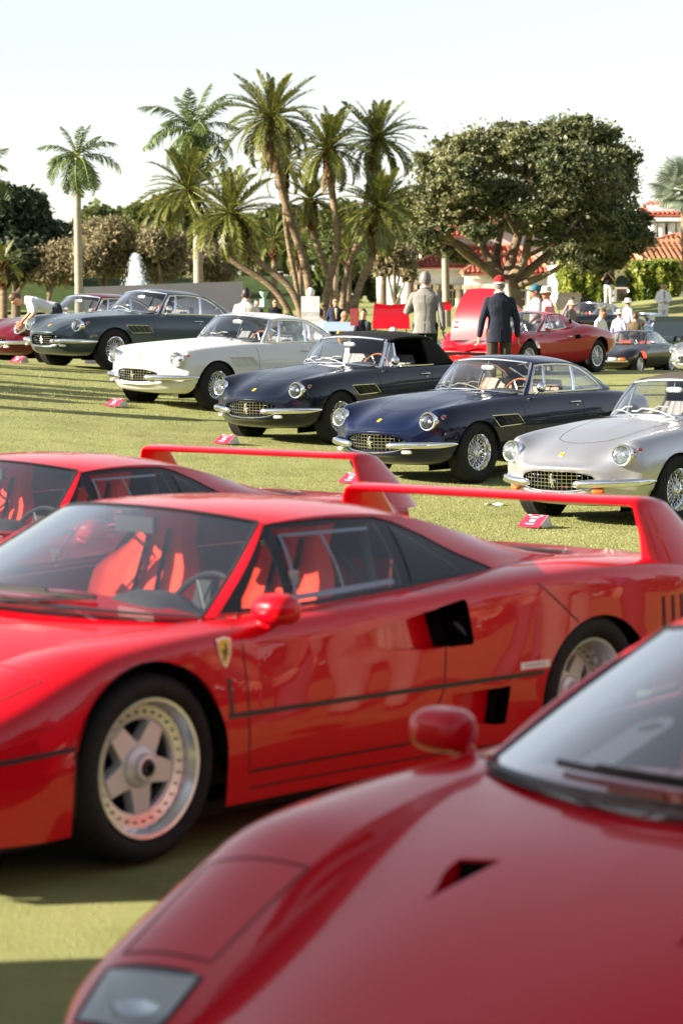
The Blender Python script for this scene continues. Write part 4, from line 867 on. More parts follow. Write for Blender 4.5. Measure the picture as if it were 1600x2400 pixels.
SHIELD = [(-.5,.42),(-.25,.47),(0,.5),(.25,.47),(.5,.42),(.47,.15),(.38,-.15),(.22,-.38),(0,-.55),(-.22,-.38),(-.38,-.15),(-.47,.15)]

# ---------------------------------------------------------------- mid-engined red supercar
def make_f40():
    root = thing('sports_car', '', 'sports car')
    # ---- stations: X : rails  sill, strip, up, edge, crest, crest_in, base, hood quarter, centre   as (y, z)
    F = {
     1.06: [(.74,.15),(.745,.30),(.745,.375),(.735,.397),(.685,.412),(.50,.41),(.472,.400),(.26,.415),(0,.42)],
     .97: [(.845,.14),(.85,.34),(.842,.405),(.828,.432),(.775,.452),(.515,.452),(.488,.416),(.27,.448),(0,.458)],
     .83: [(.90,.135),(.908,.375),(.896,.455),(.882,.488),(.825,.515),(.530,.513),(.504,.456),(.28,.492),(0,.503)],
     .64: [(.930,.135),(.940,.393),(.922,.507),(.908,.548),(.850,.580),(.555,.582),(.528,.517),(.30,.553),(0,.563)],
     .45: [(.937,.14),(.948,.41),(.928,.560),(.912,.602),(.852,.636),(.582,.640),(.556,.577),(.31,.610),(0,.620)],
     .25: [(.950,.145),(.955,.43),(.937,.603),(.922,.652),(.866,.684),(.614,.688),(.590,.632),(.32,.662),(0,.673)],
     .05: [(.952,.147),(.956,.445),(.937,.633),(.924,.684),(.870,.712),(.644,.716),(.624,.677),(.33,.705),(0,.717)],
     -.15: [(.950,.147),(.955,.45),(.933,.650),(.920,.704),(.868,.729),(.675,.732),(.657,.712),(.335,.738),(0,.750)],
     -.35: [(.945,.147),(.953,.452),(.926,.662),(.910,.716),(.858,.740),(.684,.744),(.673,.738),(.34,.766),(0,.780)],
     -.50: [(.940,.147),(.952,.453),(.921,.668),(.902,.723),(.845,.747),(.690,.752),(.684,.753),(.34,.785),(0,.800)]}
    st = []
    for X, r in F.items():
        w = float(smoothstep(.15, .85, X)); st.append([(X - .20*w*(min(abs(y), .95)/.93)**3.2, y, z) for y, z in r])
    A, B, C = loft(st, [(0, 5), (5, 6), (6, 8)], 110, [36, 5, 22])
    R = {
     -.50: [(.940,.147),(.952,.453),(.921,.668),(.902,.723),(.845,.747),(.775,.757)],
     -.80: [(.935,.150),(.953,.453),(.930,.662),(.905,.735),(.860,.760),(.800,.766)],
     -1.1: [(.938,.150),(.958,.453),(.935,.680),(.912,.755),(.866,.778),(.800,.781)],
     -1.45: [(.948,.150),(.966,.455),(.946,.700),(.922,.775),(.870,.797),(.800,.801)],
     -1.7: [(.956,.150),(.972,.455),(.952,.710),(.928,.790),(.875,.815),(.800,.821)],
     -2.0: [(.970,.152),(.980,.455),(.966,.725),(.942,.806),(.885,.835),(.780,.848)],
     -2.3: [(.980,.160),(.986,.455),(.975,.737),(.951,.818),(.889,.848),(.700,.860)],
     -2.55: [(.985,.175),(.990,.455),(.980,.743),(.955,.824),(.890,.853),(.630,.860)],
     -2.8: [(.984,.20),(.989,.455),(.979,.740),(.953,.822),(.882,.850),(.600,.857)],
     -3.1: [(.966,.24),(.976,.455),(.966,.730),(.940,.810),(.870,.838),(.600,.848)],
     -3.36: [(.915,.27),(.935,.455),(.930,.715),(.905,.795),(.850,.822),(.600,.838)]}
    st2 = [[(X, y, z) for y, z in r] for X, r in R.items()]
    D, = loft(st2, [(0, 5)], 150, [44])
    m0 = MB()
    for P in (A, B, C, D): m0.grid(P)
    m0.mirror_y(); b0 = to_bm(m0.mesh('tmp', M['rosso'], 0)); bmesh.ops.recalc_face_normals(b0, faces=b0.faces); sf = Surf(b0); b0.free()
    mb = MB()
    for P in (A, B, C, D): mb.grid(P)
    tail = D[-1]; mb.grid([tail, np.array([[p[0]-.03, p[1]*.93, p[2]] for p in tail])])
    nose = np.concatenate([A[0], B[0][1:], C[0][1:]])
    mb.grid([nose, np.array([[min(p[0]*.0+1.02, 1.06), p[1]*.8, .16 + (p[2]-.15)*.2] for p in nose])], flip=True)
    mb.mirror_y()
    bm = to_bm(mb.mesh('tmp', M['rosso'], 0)); bmesh.ops.remove_doubles(bm, verts=bm.verts, dist=2e-4); bmesh.ops.recalc_face_normals(bm, faces=bm.faces)
    def arch(cx, cz, a, b, n=26, zb=-.2):
        return [(cx + a*cos(pi*k/n), cz + b*sin(pi*k/n)) for k in range(n+1)] + [(cx - a, zb), (cx + a, zb)]
    arches = [arch(.022, .315, .350, .350), arch(-2.468, .315, .380, .338)]
    door_o = [(-.432,.25),(-.428,.60),(-.425,.79),(-1.44,.84),(-1.452,.752),(-1.497,.60),(-1.48,.445),(-1.41,.33),(-1.289,.255)]
    inlet_o = rounded([(-1.458,.742),(-1.638,.768),(-1.668,.594),(-1.505,.594)], .022)
    naca_o = [(-.97,.664),(-1.10,.684),(-1.25,.708),(-1.470,.742),(-1.520,.596),(-1.35,.5965),(-1.22,.606),(-1.09,.630)]; ramp_o = [(-1.50,.418),(-1.815,.418),(-1.80,.277),(-1.62,.30)]
    low_o = rounded([(-1.800,.418),(-1.883,.420),(-1.859,.275),(-1.785,.276)], .006, 2)
    popup_o = lambda s: [(.39,.590*s),(.42,.850*s),(.755,.775*s),(.755,.535*s)]
    lamp_o = lambda s: [(.795,.528*s),(.800,.775*s),(.955,.715*s),(.985,.500*s)]
    duct_o = lambda s: [(.395,.290*s),(.36,.295*s),(.31,.314*s),(.27,.334*s),(.23,.347*s),(.185,.352*s),(.172,.252*s),(.23,.260*s),(.29,.271*s),(.35,.283*s)]
    walls = MB(); doors = []; pops = []; lamps = []
    for s in (1, -1):
        ts = lambda c, s=s: c.y*s > .5
        for a in arches:
            walls.grid([[p, Vector((p.x, s*.55, p.z))] for p in [sf.y(x, max(z, .02), s)[0] or Vector((x, s*.95, z)) for x, z in a[:-2]]], 1)
            bmesh.ops.delete(bm, geom=cut(bm, a, (0, 2), ts), context='FACES')
        outline_wall(sf, inlet_o, .17, s, 1, walls); bmesh.ops.delete(bm, geom=cut(bm, inlet_o, (0, 2), ts), context='FACES')
        outline_wall(sf, low_o, .12, s, 1, walls); bmesh.ops.delete(bm, geom=cut(bm, low_o, (0, 2), ts), context='FACES')
        for po, x0, x1, dm in ((naca_o, -.97, -1.50, .07), (ramp_o, -1.50, -1.80, .045)):
            nb = take(bm, cut(bm, po, (0, 2), ts)); dd = lambda x: dm*float(smoothstep(x0, x1, x))
            for v in nb.verts: v.co.y -= s*dd(v.co.x)
            bm_obj(nb, 'intake_ramp', M['rosso'], root, 40)
            wv = []
            for i in range(len(po)):
                p_, q_ = po[i], po[(i+1) % len(po)]
                if p_[0] < x1 + .06 and q_[0] < x1 + .06: continue
                hs = [h[0] for h in sf.line([p_, q_], 'y', s, .03)]; walls.grid([[h, h - Vector((0, s*dd(h.x), 0))] for h in hs], 0)
        doors.append(take(bm, cut(bm, door_o, (0, 2), ts)))
        tz = lambda c, s=s: c.z > .36 and c.y*s > .4
        pops.append(take(bm, cut(bm, popup_o(s), (0, 1), tz))); lamps.append(take(bm, cut(bm, lamp_o(s), (0, 1), tz)))
        dk = duct_o(s); bmesh.ops.delete(bm, geom=cut(bm, dk, (0, 1), lambda c: c.z > .5), context='FACES')
        # duct: walls and ramp floor
        top = [sf.z(x, y)[0] for x, y in dk]; dep = [.085*float(smoothstep(.395, .20, x)) + .002 for x, y in dk]
        low = [p - Vector((0, 0, d)) for p, d in zip(top, dep)]
        walls.grid([[a_, b_] for a_, b_ in zip(top, low)], 0, cu=True)
        n = len(low); half = n//2
        for k in range(half):
            a_, b_, c_, d_ = low[k], low[k+1], low[(n-k-1) % n], low[(n-k) % n]
            walls.add([a_, b_, c_, d_], [(0, 1, 2, 3)], 1 if a_.x < .245 else 0)
        walls.grid([[top[5] - Vector((0, 0, .006)), low[5] + Vector((.004, 0, 0))], [top[6] - Vector((0, 0, .006)), low[6] + Vector((.004, 0, 0))]], 1)
    body = bm_obj(bm, 'body', [M['rosso']], root, 32)
    for b in doors: bm_obj(b, 'door', M['rosso'], root, 32)
    for k, b in enumerate(pops):
        s = 1 - 2*k; o = bm_obj(b, 'popup_headlight', M['rosso'], root, 32)
        g = MB(); pts = [sf.z(x, y) for x, y in popup_o(s)]
        ribbon(g, sf.line(popup_o(s) + [popup_o(s)[0]], 'z', step=.03), .007, .0012); g.build('seam', M['gapred'], o)
    for k, b in enumerate(lamps):
        s = 1 - 2*k; o = bm_obj(b, 'front_lamp', M['lampglass'], root, 32)
        g = MB(); ribbon(g, sf.line(lamp_o(s) + [lamp_o(s)[0]], 'z', step=.03), .010, .0012); g.build('lamp_seal', M['gap'], o)
        q = lamp_o(s); L = MB(); tp = [sf.z(x, y)[0] for x, y in q]; lo_ = [p - Vector((.0, 0, .07)) for p in tp]
        L.grid([[a_, b_] for a_, b_ in zip(tp, lo_)], 0, cu=True); L.poly(lo_, 0); L.build('lamp_box', M['paper'], o)
        L = MB(); c = sum(lo_, Vector())/4 + Vector((-.0, 0, .03)); L.lathe([(0, .0), (.03, .004), (.05, .022), (.055, .03)], 20, Matrix.Translation(c)); L.build('lamp_bulb', M['reflector'], o)
    build_split(walls, 'duct_lining', [M['rosso'], M['dark']], root, 30)
    # wheel-arch inner liners
    for i, (cx, hw) in enumerate(((.022, .36), (-2.468, .39))):
        for s in (1, -1):
            g = MB(); g.grid([[(cx + hw*cos(pi*k/16), s*.95 if j == 0 else s*.50, .315 + (hw-.012)*sin(pi*k/16)) for j in range(2)] for k in range(17)])
            g.box((cx, s*.50, .32), (hw*1.7, .01, .46)); g.build('wheel_arch', M['dark'], root)
    # ---- trim on the flanks
    trim = MB(); gaps = MB(); slat = MB()
    for s in (1, -1):
        for seg in ([(.372,.418),(.50,.409),(.70,.393),(.80,.382)], [(-.328,.452),(-1.0,.453),(-2.09,.455)], [(-2.848,.455),(-3.34,.455)]):
            h = sf.line(seg, 'y', s, .04)
            if len(h) > 1: ribbon(trim, h, .017, .002)
        for seg in ([(-.345,.46),(-.342,.578)],): ribbon(trim, sf.line(seg, 'y', s, .02), .018, .002)
        for seg in (door_o[5:] + door_o[:2] + [(-.426,.738)], [(-2.075,.80),(-2.20,.715),(-2.318,.635)], [(.365,.418),(.365,.20)], [(-.45,.255),(-1.28,.258)], [(-.44,.195),(-2.06,.20)]):
            ribbon(gaps, sf.line(seg, 'y', s, .03), .007, .0012)
        for k in range(5): ribbon(slat, sf.line([(-2.93 - .075*k, .52),(-2.93 - .075*k, .70)], 'y', s, .03), .022, .002)
    build_split(trim, 'side_strip', M['blk'], root); build_split(gaps, 'panel_seam', M['gapred'], root); build_split(slat, 'rear_louvre', M['gapred'], root)
    # door handle trench, shield badge, name plate
    for s in (1, -1):
        p, n = sf.y(-.328, .668, s); tx = Vector((-s, 0, 0)); up = n.cross(Vector((-s, 0, 0))); up = up if up.z > 0 else -up; tx = up.cross(n)*1.0
        f = lambda u, v, d: p + tx*u + up*v + n*d
        b = MB(); b.prism([f(u*.070, v*.100, .001) for u, v in SHIELD], n*.004, 0); o = b.build('shield_badge', M['alu'], root, 20)
        b = MB(); b.prism([f(u*.060, v*.086, .005) for u, v in SHIELD], n*.001, 0); b.build('badge_field', M['yellow'], o, 20)
        b = MB(); b.poly([f(-u*.052, v*.062, .0068) for u, v in HORSE]); b.build('badge_horse', M['blkink'], o, 0)
        p, n = sf.y(-2.03, .489, s); tx = Vector((-s, 0, 0)); tx = (tx - n*tx.dot(n)).normalized(); up = n.cross(tx)*1.0; up = up if up.z > 0 else -up
        b = MB(); b.prism([p + tx*a + up*c + n*.001 for a, c in ((-.092,-.014),(.092,-.014),(.092,.014),(-.092,.014))], n*.003); o = b.build('name_plate', M['paper'], root, 20)
        b = MB()
        for k in range(11): b.add([p + tx*(-.06+k*.011+a) + up*c + n*.0045 for a, c in ((0,-.004),(.006,-.004),(.008,.004),(.002,.004))], [(0,1,2,3)])
        b.build('name_script', M['printg'], o, 0)
    # ---- cabin
    lowc = curve([(-.475,.748,.757),(-.8,.800,.767),(-1.1,.800,.782),(-1.45,.800,.802),(-1.7,.800,.822),(-2.0,.780,.849),(-2.3,.700,.861),(-2.68,.60,.859)], 90)
    upc = curve([(-.935,.548,1.052),(-1.05,.562,1.066),(-1.25,.566,1.077),(-1.5,.566,1.074),(-1.75,.56,1.050),(-1.95,.555,1.012),(-2.3,.55,.932),(-2.71,.545,.855)], 90)
    V = np.linspace(0, 1, 20); side = np.array([[lowc[i]*(1-v) + upc[i]*v + np.array([0, .022*sin(pi*v), .006*sin(pi*v)]) for v in V] for i in range(90)])
    dlo = [(-.497,.768),(-.70,.925),(-.90,1.042),(-.96,1.058),(-1.25,1.068),(-1.52,1.062),(-1.62,1.04),(-1.74,.99),(-1.87,.915),(-2.02,.852),(-1.7,.826),(-1.45,.806),(-1.1,.786),(-.8,.771)]
    panes = {'quarter_window': [(-.585,.782),(-.88,1.012),(-.795,.786)], 'door_window': [(-.835,.790),(-.955,1.036),(-1.25,1.046),(-1.50,1.042),(-1.438,.818),(-1.1,.80)],
             'rear_quarter_window': [(-1.505,.828),(-1.575,1.028),(-1.66,.978),(-1.76,.90),(-1.815,.846)]}
    for s in (1, -1):
        g = MB(); Q = side.copy(); Q[..., 1] *= s; g.grid(Q, flip=(s > 0))
        b = to_bm(g.mesh('t', M['rosso'], 0)); sfc = Surf(b)
        d = take(b, cut(b, dlo)); bm_obj(b, 'sail_panel', M['rosso'], root, 40)
        fr = MB()
        for nm, po in panes.items():
            pb = take(d, cut(d, po)); o = bm_obj(pb, nm, M['glassd'], root, 40)
        sh = Vector((0, -s*.006, 0))
        for v in d.verts: v.co += sh
        bm_obj(d, 'window_surround', M['blk'], root, 40)
        # perspex window frame inside the door glass
        e = MB(); hh = sfc.line([(-.86,.80),(-.965,1.022),(-1.45,1.03)], 'y', s, .03); ribbon(e, [(p, n) for p, n in hh], .015, -.010)
        hh = sfc.line([(-.86,.812),(-1.1,.822),(-1.42,.84)], 'y', s, .03); ribbon(e, hh, .022, -.010)
        hh = sfc.line([(-1.13,.82),(-1.17,1.03)], 'y', s, .03); ribbon(e, hh, .012, -.010)
        p, n = sfc.y(-.90, .88, s); e.box(p - n*.012, (.05, .008, .05))
        e.build('sliding_window_frame', M['perspex'], root)
        # pillar from windscreen edge to side surface
        we = curve([(-.437,.712,.757),(-.695,.625,.915),(-.925,.524,1.059)], 20); se = side[0][:, :]; idx = np.linspace(0, 19, 20).astype(int)
        pil = np.array([we, .5*(we + se) + np.array([.004, .004, .002]), se]); pil[..., 1] *= s
        g = MB(); g.grid(pil, flip=(s < 0)); g.build('windscreen_pillar', M['rosso'], root, 60)
    # roof
    nr = 46; sy = np.linspace(-1, 1, 41); kk = np.linspace(0, 43, nr); P = []
    for i in range(nr):
        r = np.array([np.interp(kk[i], range(90), upc[:, c]) for c in range(3)]); w = 1 - smoothstep(0, .6, i/(nr-1))
        P.append([(r[0] + .170*w*(1-q*q), r[1]*q, r[2] + .047*(1-abs(q)**2.4)) for q in sy])
    g = MB(); g.grid(P, flip=True); g.build('roof', M['rosso'], root, 60)
    P2 = []
    for i in range(30):
        r = np.array([np.interp(43 + 46*i/29, range(90), upc[:, c]) for c in range(3)])
        P2.append([(r[0], r[1]*q, r[2] + .047*(1-i/29)*(1-abs(q)**2.4) + .010*(i/29)*(1-q*q)) for q in sy])
    g = MB(); g.grid(P2, flip=True); ec = g.build('engine_cover', M['glassd'], root, 60)
    g = MB()
    for k in range(11):
        i = 3 + k*2; row = [Vector(p) - Vector((0, 0, .018)) for p in P2[min(i, 29)][5:36]]
        for (a_, b_) in zip(row[:-1], row[1:]): g.add([a_, b_, b_ + Vector((-.035, 0, -.012)), a_ + Vector((-.035, 0, -.012))], [(0, 1, 2, 3)])
    build_split(g, 'louvre', M['blk'], ec, 0)
    g = MB(); g.grid([[(p[0], p[1]*.97, p[2]-.075) for p in row] for row in P2]); g.build('engine_bay', M['dark'], ec, 0)
    g = MB(); g.grid([[(-2.66 - .70*i/8, .605*q, .858 - .02*(i/8) + .006*(1-q*q)) for q in np.linspace(-1, 1, 9)] for i in range(9)]); dk = g.build('rear_deck', M['rosso'], root, 60)
    g = MB()
    for s in (1, -1):
        g.add([(-2.80, s*.16, .8665), (-2.80, s*.50, .862), (-2.98, s*.50, .857), (-2.98, s*.16, .8615)], [(0, 1, 2, 3)])
    build_split(g, 'deck_grille', M['gap'], dk, 0)
    g = MB(); g.add([(-3.385, -.86, .30), (-3.385, .86, .30), (-3.385, .84, .81), (-3.385, -.84, .81)], [(0, 1, 2, 3)]); tp = g.build('tail_panel', M['blk'], root, 0)
    for s in (1, -1):
        for yy in (.42, .66):
            g = MB(); g.lathe([(0, .02), (.05, .018), (.06, .0)], 20, Matrix.Translation((-3.385, s*yy, .66)) @ Matrix.Rotation(-pi/2, 4, 'Y')); g.build('tail_lamp', M['redlens'], tp)
    # windscreen
    nb = 40; th = np.linspace(-1, 1, nb)
    bot = np.array([(-.437 + .285*(1-abs(q)**2.2), .712*q, .757 + .020*(1-q*q)) for q in th]); top = np.array([(-.925 + .178*(1-q*q), .524*q, 1.059 + .044*(1-abs(q)**2.4)) for q in th])
    le = curve([(-.437,-.712,.757),(-.695,-.625,.915),(-.925,-.524,1.059)], 24); re = le*np.array([1, -1, 1])
    P = coons(bot, top, le, re); uu = np.linspace(0, 1, nb)[:, None]; vv = np.linspace(0, 1, 24)[None]
    P[..., 2] += .012*np.sin(pi*vv)*np.sin(pi*uu); P[..., 0] += .010*np.sin(pi*vv)*np.sin(pi*uu)
    g = MB(); g.grid(P); ws = g.build('windscreen', M['screen'], root, 60)
    e = MB()
    edge = [(Vector(p), Vector((.5, 0, .8))) for p in list(P[:, 0]) + list(P[-1, 1:]) + list(P[::-1, -1][1:]) + list(P[0, ::-1][1:-1])]
    ribbon(e, edge, .018, .003, closed=True); e.build('screen_seal', M['blk'], root)
    # cowl strip, wiper
    g = MB(); g.grid([[tuple(p + np.array([.030, 0, -.012])), tuple(p + np.array([-.02, 0, -.012]))] for p in bot]); g.build('cowl', M['blk'], root)
    g = MB(); wp = [P[i][2] + np.array([.012, 0, .014]) for i in range(8, 31)]
    g.tube([bot[20] + np.array([.03, 0, .01])] + wp[::-1][:3], .007, 6); g.tube(wp, .009, 6); g.tube([p + np.array([.012, 0, .012]) for p in wp[4:18]], .006, 6); g.build('wiper', M['blk'], root)
    # exhibitor's card behind the screen (seen on the nearest car) : paper tag with an oval hole
    # mirrors
    for s in (1, -1):
        g = MB()
        g.tube([(-.57, s*.835, .695), (-.575, s*.875, .735), (-.59, s*.925, .772)], [.040, .033, .036], 14, flat=.6)
        secs = []
        for t in np.linspace(0, 1, 14):
            a = .048 + .052*sin(min(t*1.25, 1)*pi/2) if t < .8 else .10*(1-((t-.8)/.2)**2*.55); c = sqrt(max(1-(2*t-1)**2*.0, 0))
            y = s*(.868 + .160*t); k = (1 - abs(1.86*t-.90)**3.2)**.5
            secs.append([(-.578 + .074*k*math.copysign(abs(cos(q))**.8, cos(q))*(1.15 if cos(q) > 0 else .75), y, .797 + .056*k*math.copysign(abs(sin(q))**.8, sin(q))) for q in np.linspace(0, 2*pi, 20, endpoint=False)])
        g.grid(secs, cv=True); g.poly(secs[0]); g.poly(secs[-1][::-1]); m_ = g.build('door_mirror', M['rosso'], root, 55, weld=True)
    # ---- interior
    g = MB(); g.box((-1.05, 0, .20), (1.5, 1.5, .04)); g.box((-1.05, .775, .46), (1.1, .03, .46)); g.box((-1.05, -.775, .46), (1.1, .03, .46)); g.box((-1.62, 0, .49), (.04, 1.30, .52)); g.box((-.42, 0, .45), (.05, 1.4, .50)); g.box((-1.0, 0, .32), (1.2, .24, .22))
    g.build('cabin_tub', M['blk'], root, 20)
    g = MB(); Pd = []
    for i in range(14):
        t = i/13
        Pd.append([(-.34 - .32*t, q, .705 + .045*t - .13*smoothstep(.88, 1, t) + (.075*math.exp(-((q-.33)/.20)**4)*smoothstep(.05, .5, t))) for q in np.linspace(-.70, .70, 41)])
    g.grid(Pd, flip=True); g.build('dashboard', M['dash'], root, 60)
    steering_wheel(root, -.84, .33, .70, .175, M['blk'], M['blk'], .42)
    for s in (1, -1):
        o = seat(root, -1.12, s*.35, .24, M['seatred'], 'seat', .70, .50)
        hb = MB(); 
        for dy in (-.075, .075): hb.tube([(-1.11 - .34*z + .012, s*.35 + dy*(1 - .5*z), .36 + z) for z in np.linspace(.0, .62, 12)], .014, 6, flat=.25, up=(0, 1, 0))
        build_split(hb, 'harness', M['dark'], o)
    g = MB(); g.tube([(-1.50, -.60, .80), (-1.52, -.52, 1.02), (-1.52, .52, 1.02), (-1.50, .60, .80)], .022, 8); g.tube([(-1.52, .3, 1.02), (-1.60, .52, .75)], .018, 8); g.tube([(-1.52, -.3, 1.02), (-1.60, -.52, .75)], .018, 8); g.build('roll_bar', M['blk'], root)
    g = MB(); g.box((-.83, 0, 1.03), (.03, .20, .06)); g.build('rear_view_mirror', M['blk'], root)
    g = MB(); g.box((-1.2, 0, .10), (4.0, 1.5, .05)); g.box((-2.5, 0, .35), (1.2, 1.0, .5)); g.build('underbody', M['under'], root)
    # ---- rear wing: one sweep of airfoil sections from haunch to haunch
    path = []
    for s, seq in ((1, 0), (-1, 1)):
        pts = [(-3.245,.868,.775,.57,.170,0),(-3.222,.850,.85,.50,.128,0),(-3.180,.828,.94,.40,.090,0),(-3.112,.803,1.045,.285,.064,.0),(-3.094,.792,1.070,.262,.056,.45),(-3.085,.765,1.079,.255,.050,1.0)]
        path += [(x, s*y, z, c, t, a) for x, y, z, c, t, a in (pts if s == 1 else pts[::-1])]
        if s == 1: path += [(-3.085, y, 1.079, .25, .046, 1.0) for y in np.linspace(.6, -.6, 7)]
    secs = []
    for i, (x, y, z, c, t, a) in enumerate(path):
        nrm = Vector((0, (1-a)*(1 if y > 0 else -1), a)).normalized(); sec = []
        for q in np.linspace(0, 2*pi, 24, endpoint=False):
            lx = cos(q)*c/2; k = (cos(q)+1)/2; th_ = t*.5*(sin(q))*(.35 + .65*(1-(1-k)**2)**.5 if k > 0 else .35)
            sec.append(Vector((x + lx, y, z)) + nrm*th_)
        secs.append(sec)
    g = MB(); g.grid(secs, cv=True, flip=True); g.build('rear_wing', M['rosso'], root, 50)
    # ---- wheels
    for fx, R, w, lip, yc, dish in ((0, .314, .245, .236, .797, .035), (-2.45, .333, .335, .236, .805, .095)):
        for s in (1, -1):
            z0 = R - .004; yo = yc; Mx = wheel_matrix(fx, s*yo, z0, s)
            t = MB(); t.lathe(wheel_tyre((R, lip), w), 64, Mx); t_o = t.build('tyre', M['rubber'], None, 60); t_o.name = 'tyre'
            wr = thing('wheel', None, None); wr.parent = root; t_o.parent = wr
            h = w/2*.86
            t = MB(); t.lathe([(lip-.002, h-.002), (lip-.004, h+.010), (lip-.016, h+.008), (lip-.022, h-.006), (lip-.030, h-dish*.55), (lip-.034, h-dish), (lip-.072, h-dish-.006), (lip-.074, h-dish-.03), (lip-.05, -h)], 64, Mx); t.build('rim', M['alu'], wr, 35)
            fz = h - dish; t = MB(); out = []
            for k in range(5):
                a = 2*pi*k/5 + pi/2 + .10
                for da, r in ((-.215, .158), (.215, .158)): out.append((r*cos(a+da), r*sin(a+da)))
                a2 = a + pi/5
                for da, r in ((-.07, .084), (.07, .084)): out.append((r*cos(a2+da), r*sin(a2+da)))
            n = len(out); f1 = [Mx @ Vector((x*.985, y*.985, fz-.004)) for x, y in out]; f2 = [Mx @ Vector((x*1.03, y*1.03, fz-.016)) for x, y in out]; f3 = [Mx @ Vector((x*1.03, y*1.03, fz-.045)) for x, y in out]
            t.grid(np.array([[a_, b_, c_] for a_, b_, c_ in zip(f1, f2, f3)]), 0, cu=True)
            ctr = Mx @ Vector((0, 0, fz-.004)); t.add([ctr] + f1, [(0, 1+k, 1+(k+1) % n) for k in range(n)])
            t.lathe([(.170, fz-.012), (.163, fz-.010), (.156, fz-.012), (.155, fz-.03)], 64, Mx)
            t.build('spoke_star', M['wheel'], wr, 25)
            t = MB(); t.lathe([(.070, fz-.004), (.069, fz+.004), (.058, fz+.012), (.050, fz+.014), (.046, fz+.018), (.042, fz+.034), (.030, fz+.036)], 28, Mx); t.build('hub_ring', M['wheel'], wr, 25)
            t = MB(); t.lathe([(.028, fz+.03), (.026, fz+.042), (.014, fz+.044), (.012, fz+.03), (0, fz+.03)], 18, Mx); t.build('hub_nut', M['blk'], wr, 25)
            t = MB()
            for k in range(30):
                a = 2*pi*k/30; t.lathe([(0, fz+.006), (.0042, fz+.004), (.0045, fz-.006)], 6, Mx @ Matrix.Translation(((lip-.053)*cos(a), (lip-.053)*sin(a), 0)))
            tag(t.build('rim_bolts', M['gap'], wr, 0), kind='stuff')
            t = MB(); t.lathe([(.0, -.02), (.145, -.02), (.145, -.05)], 28, Mx); t.build('brake_disc', M['under'], wr, 30)
    return root
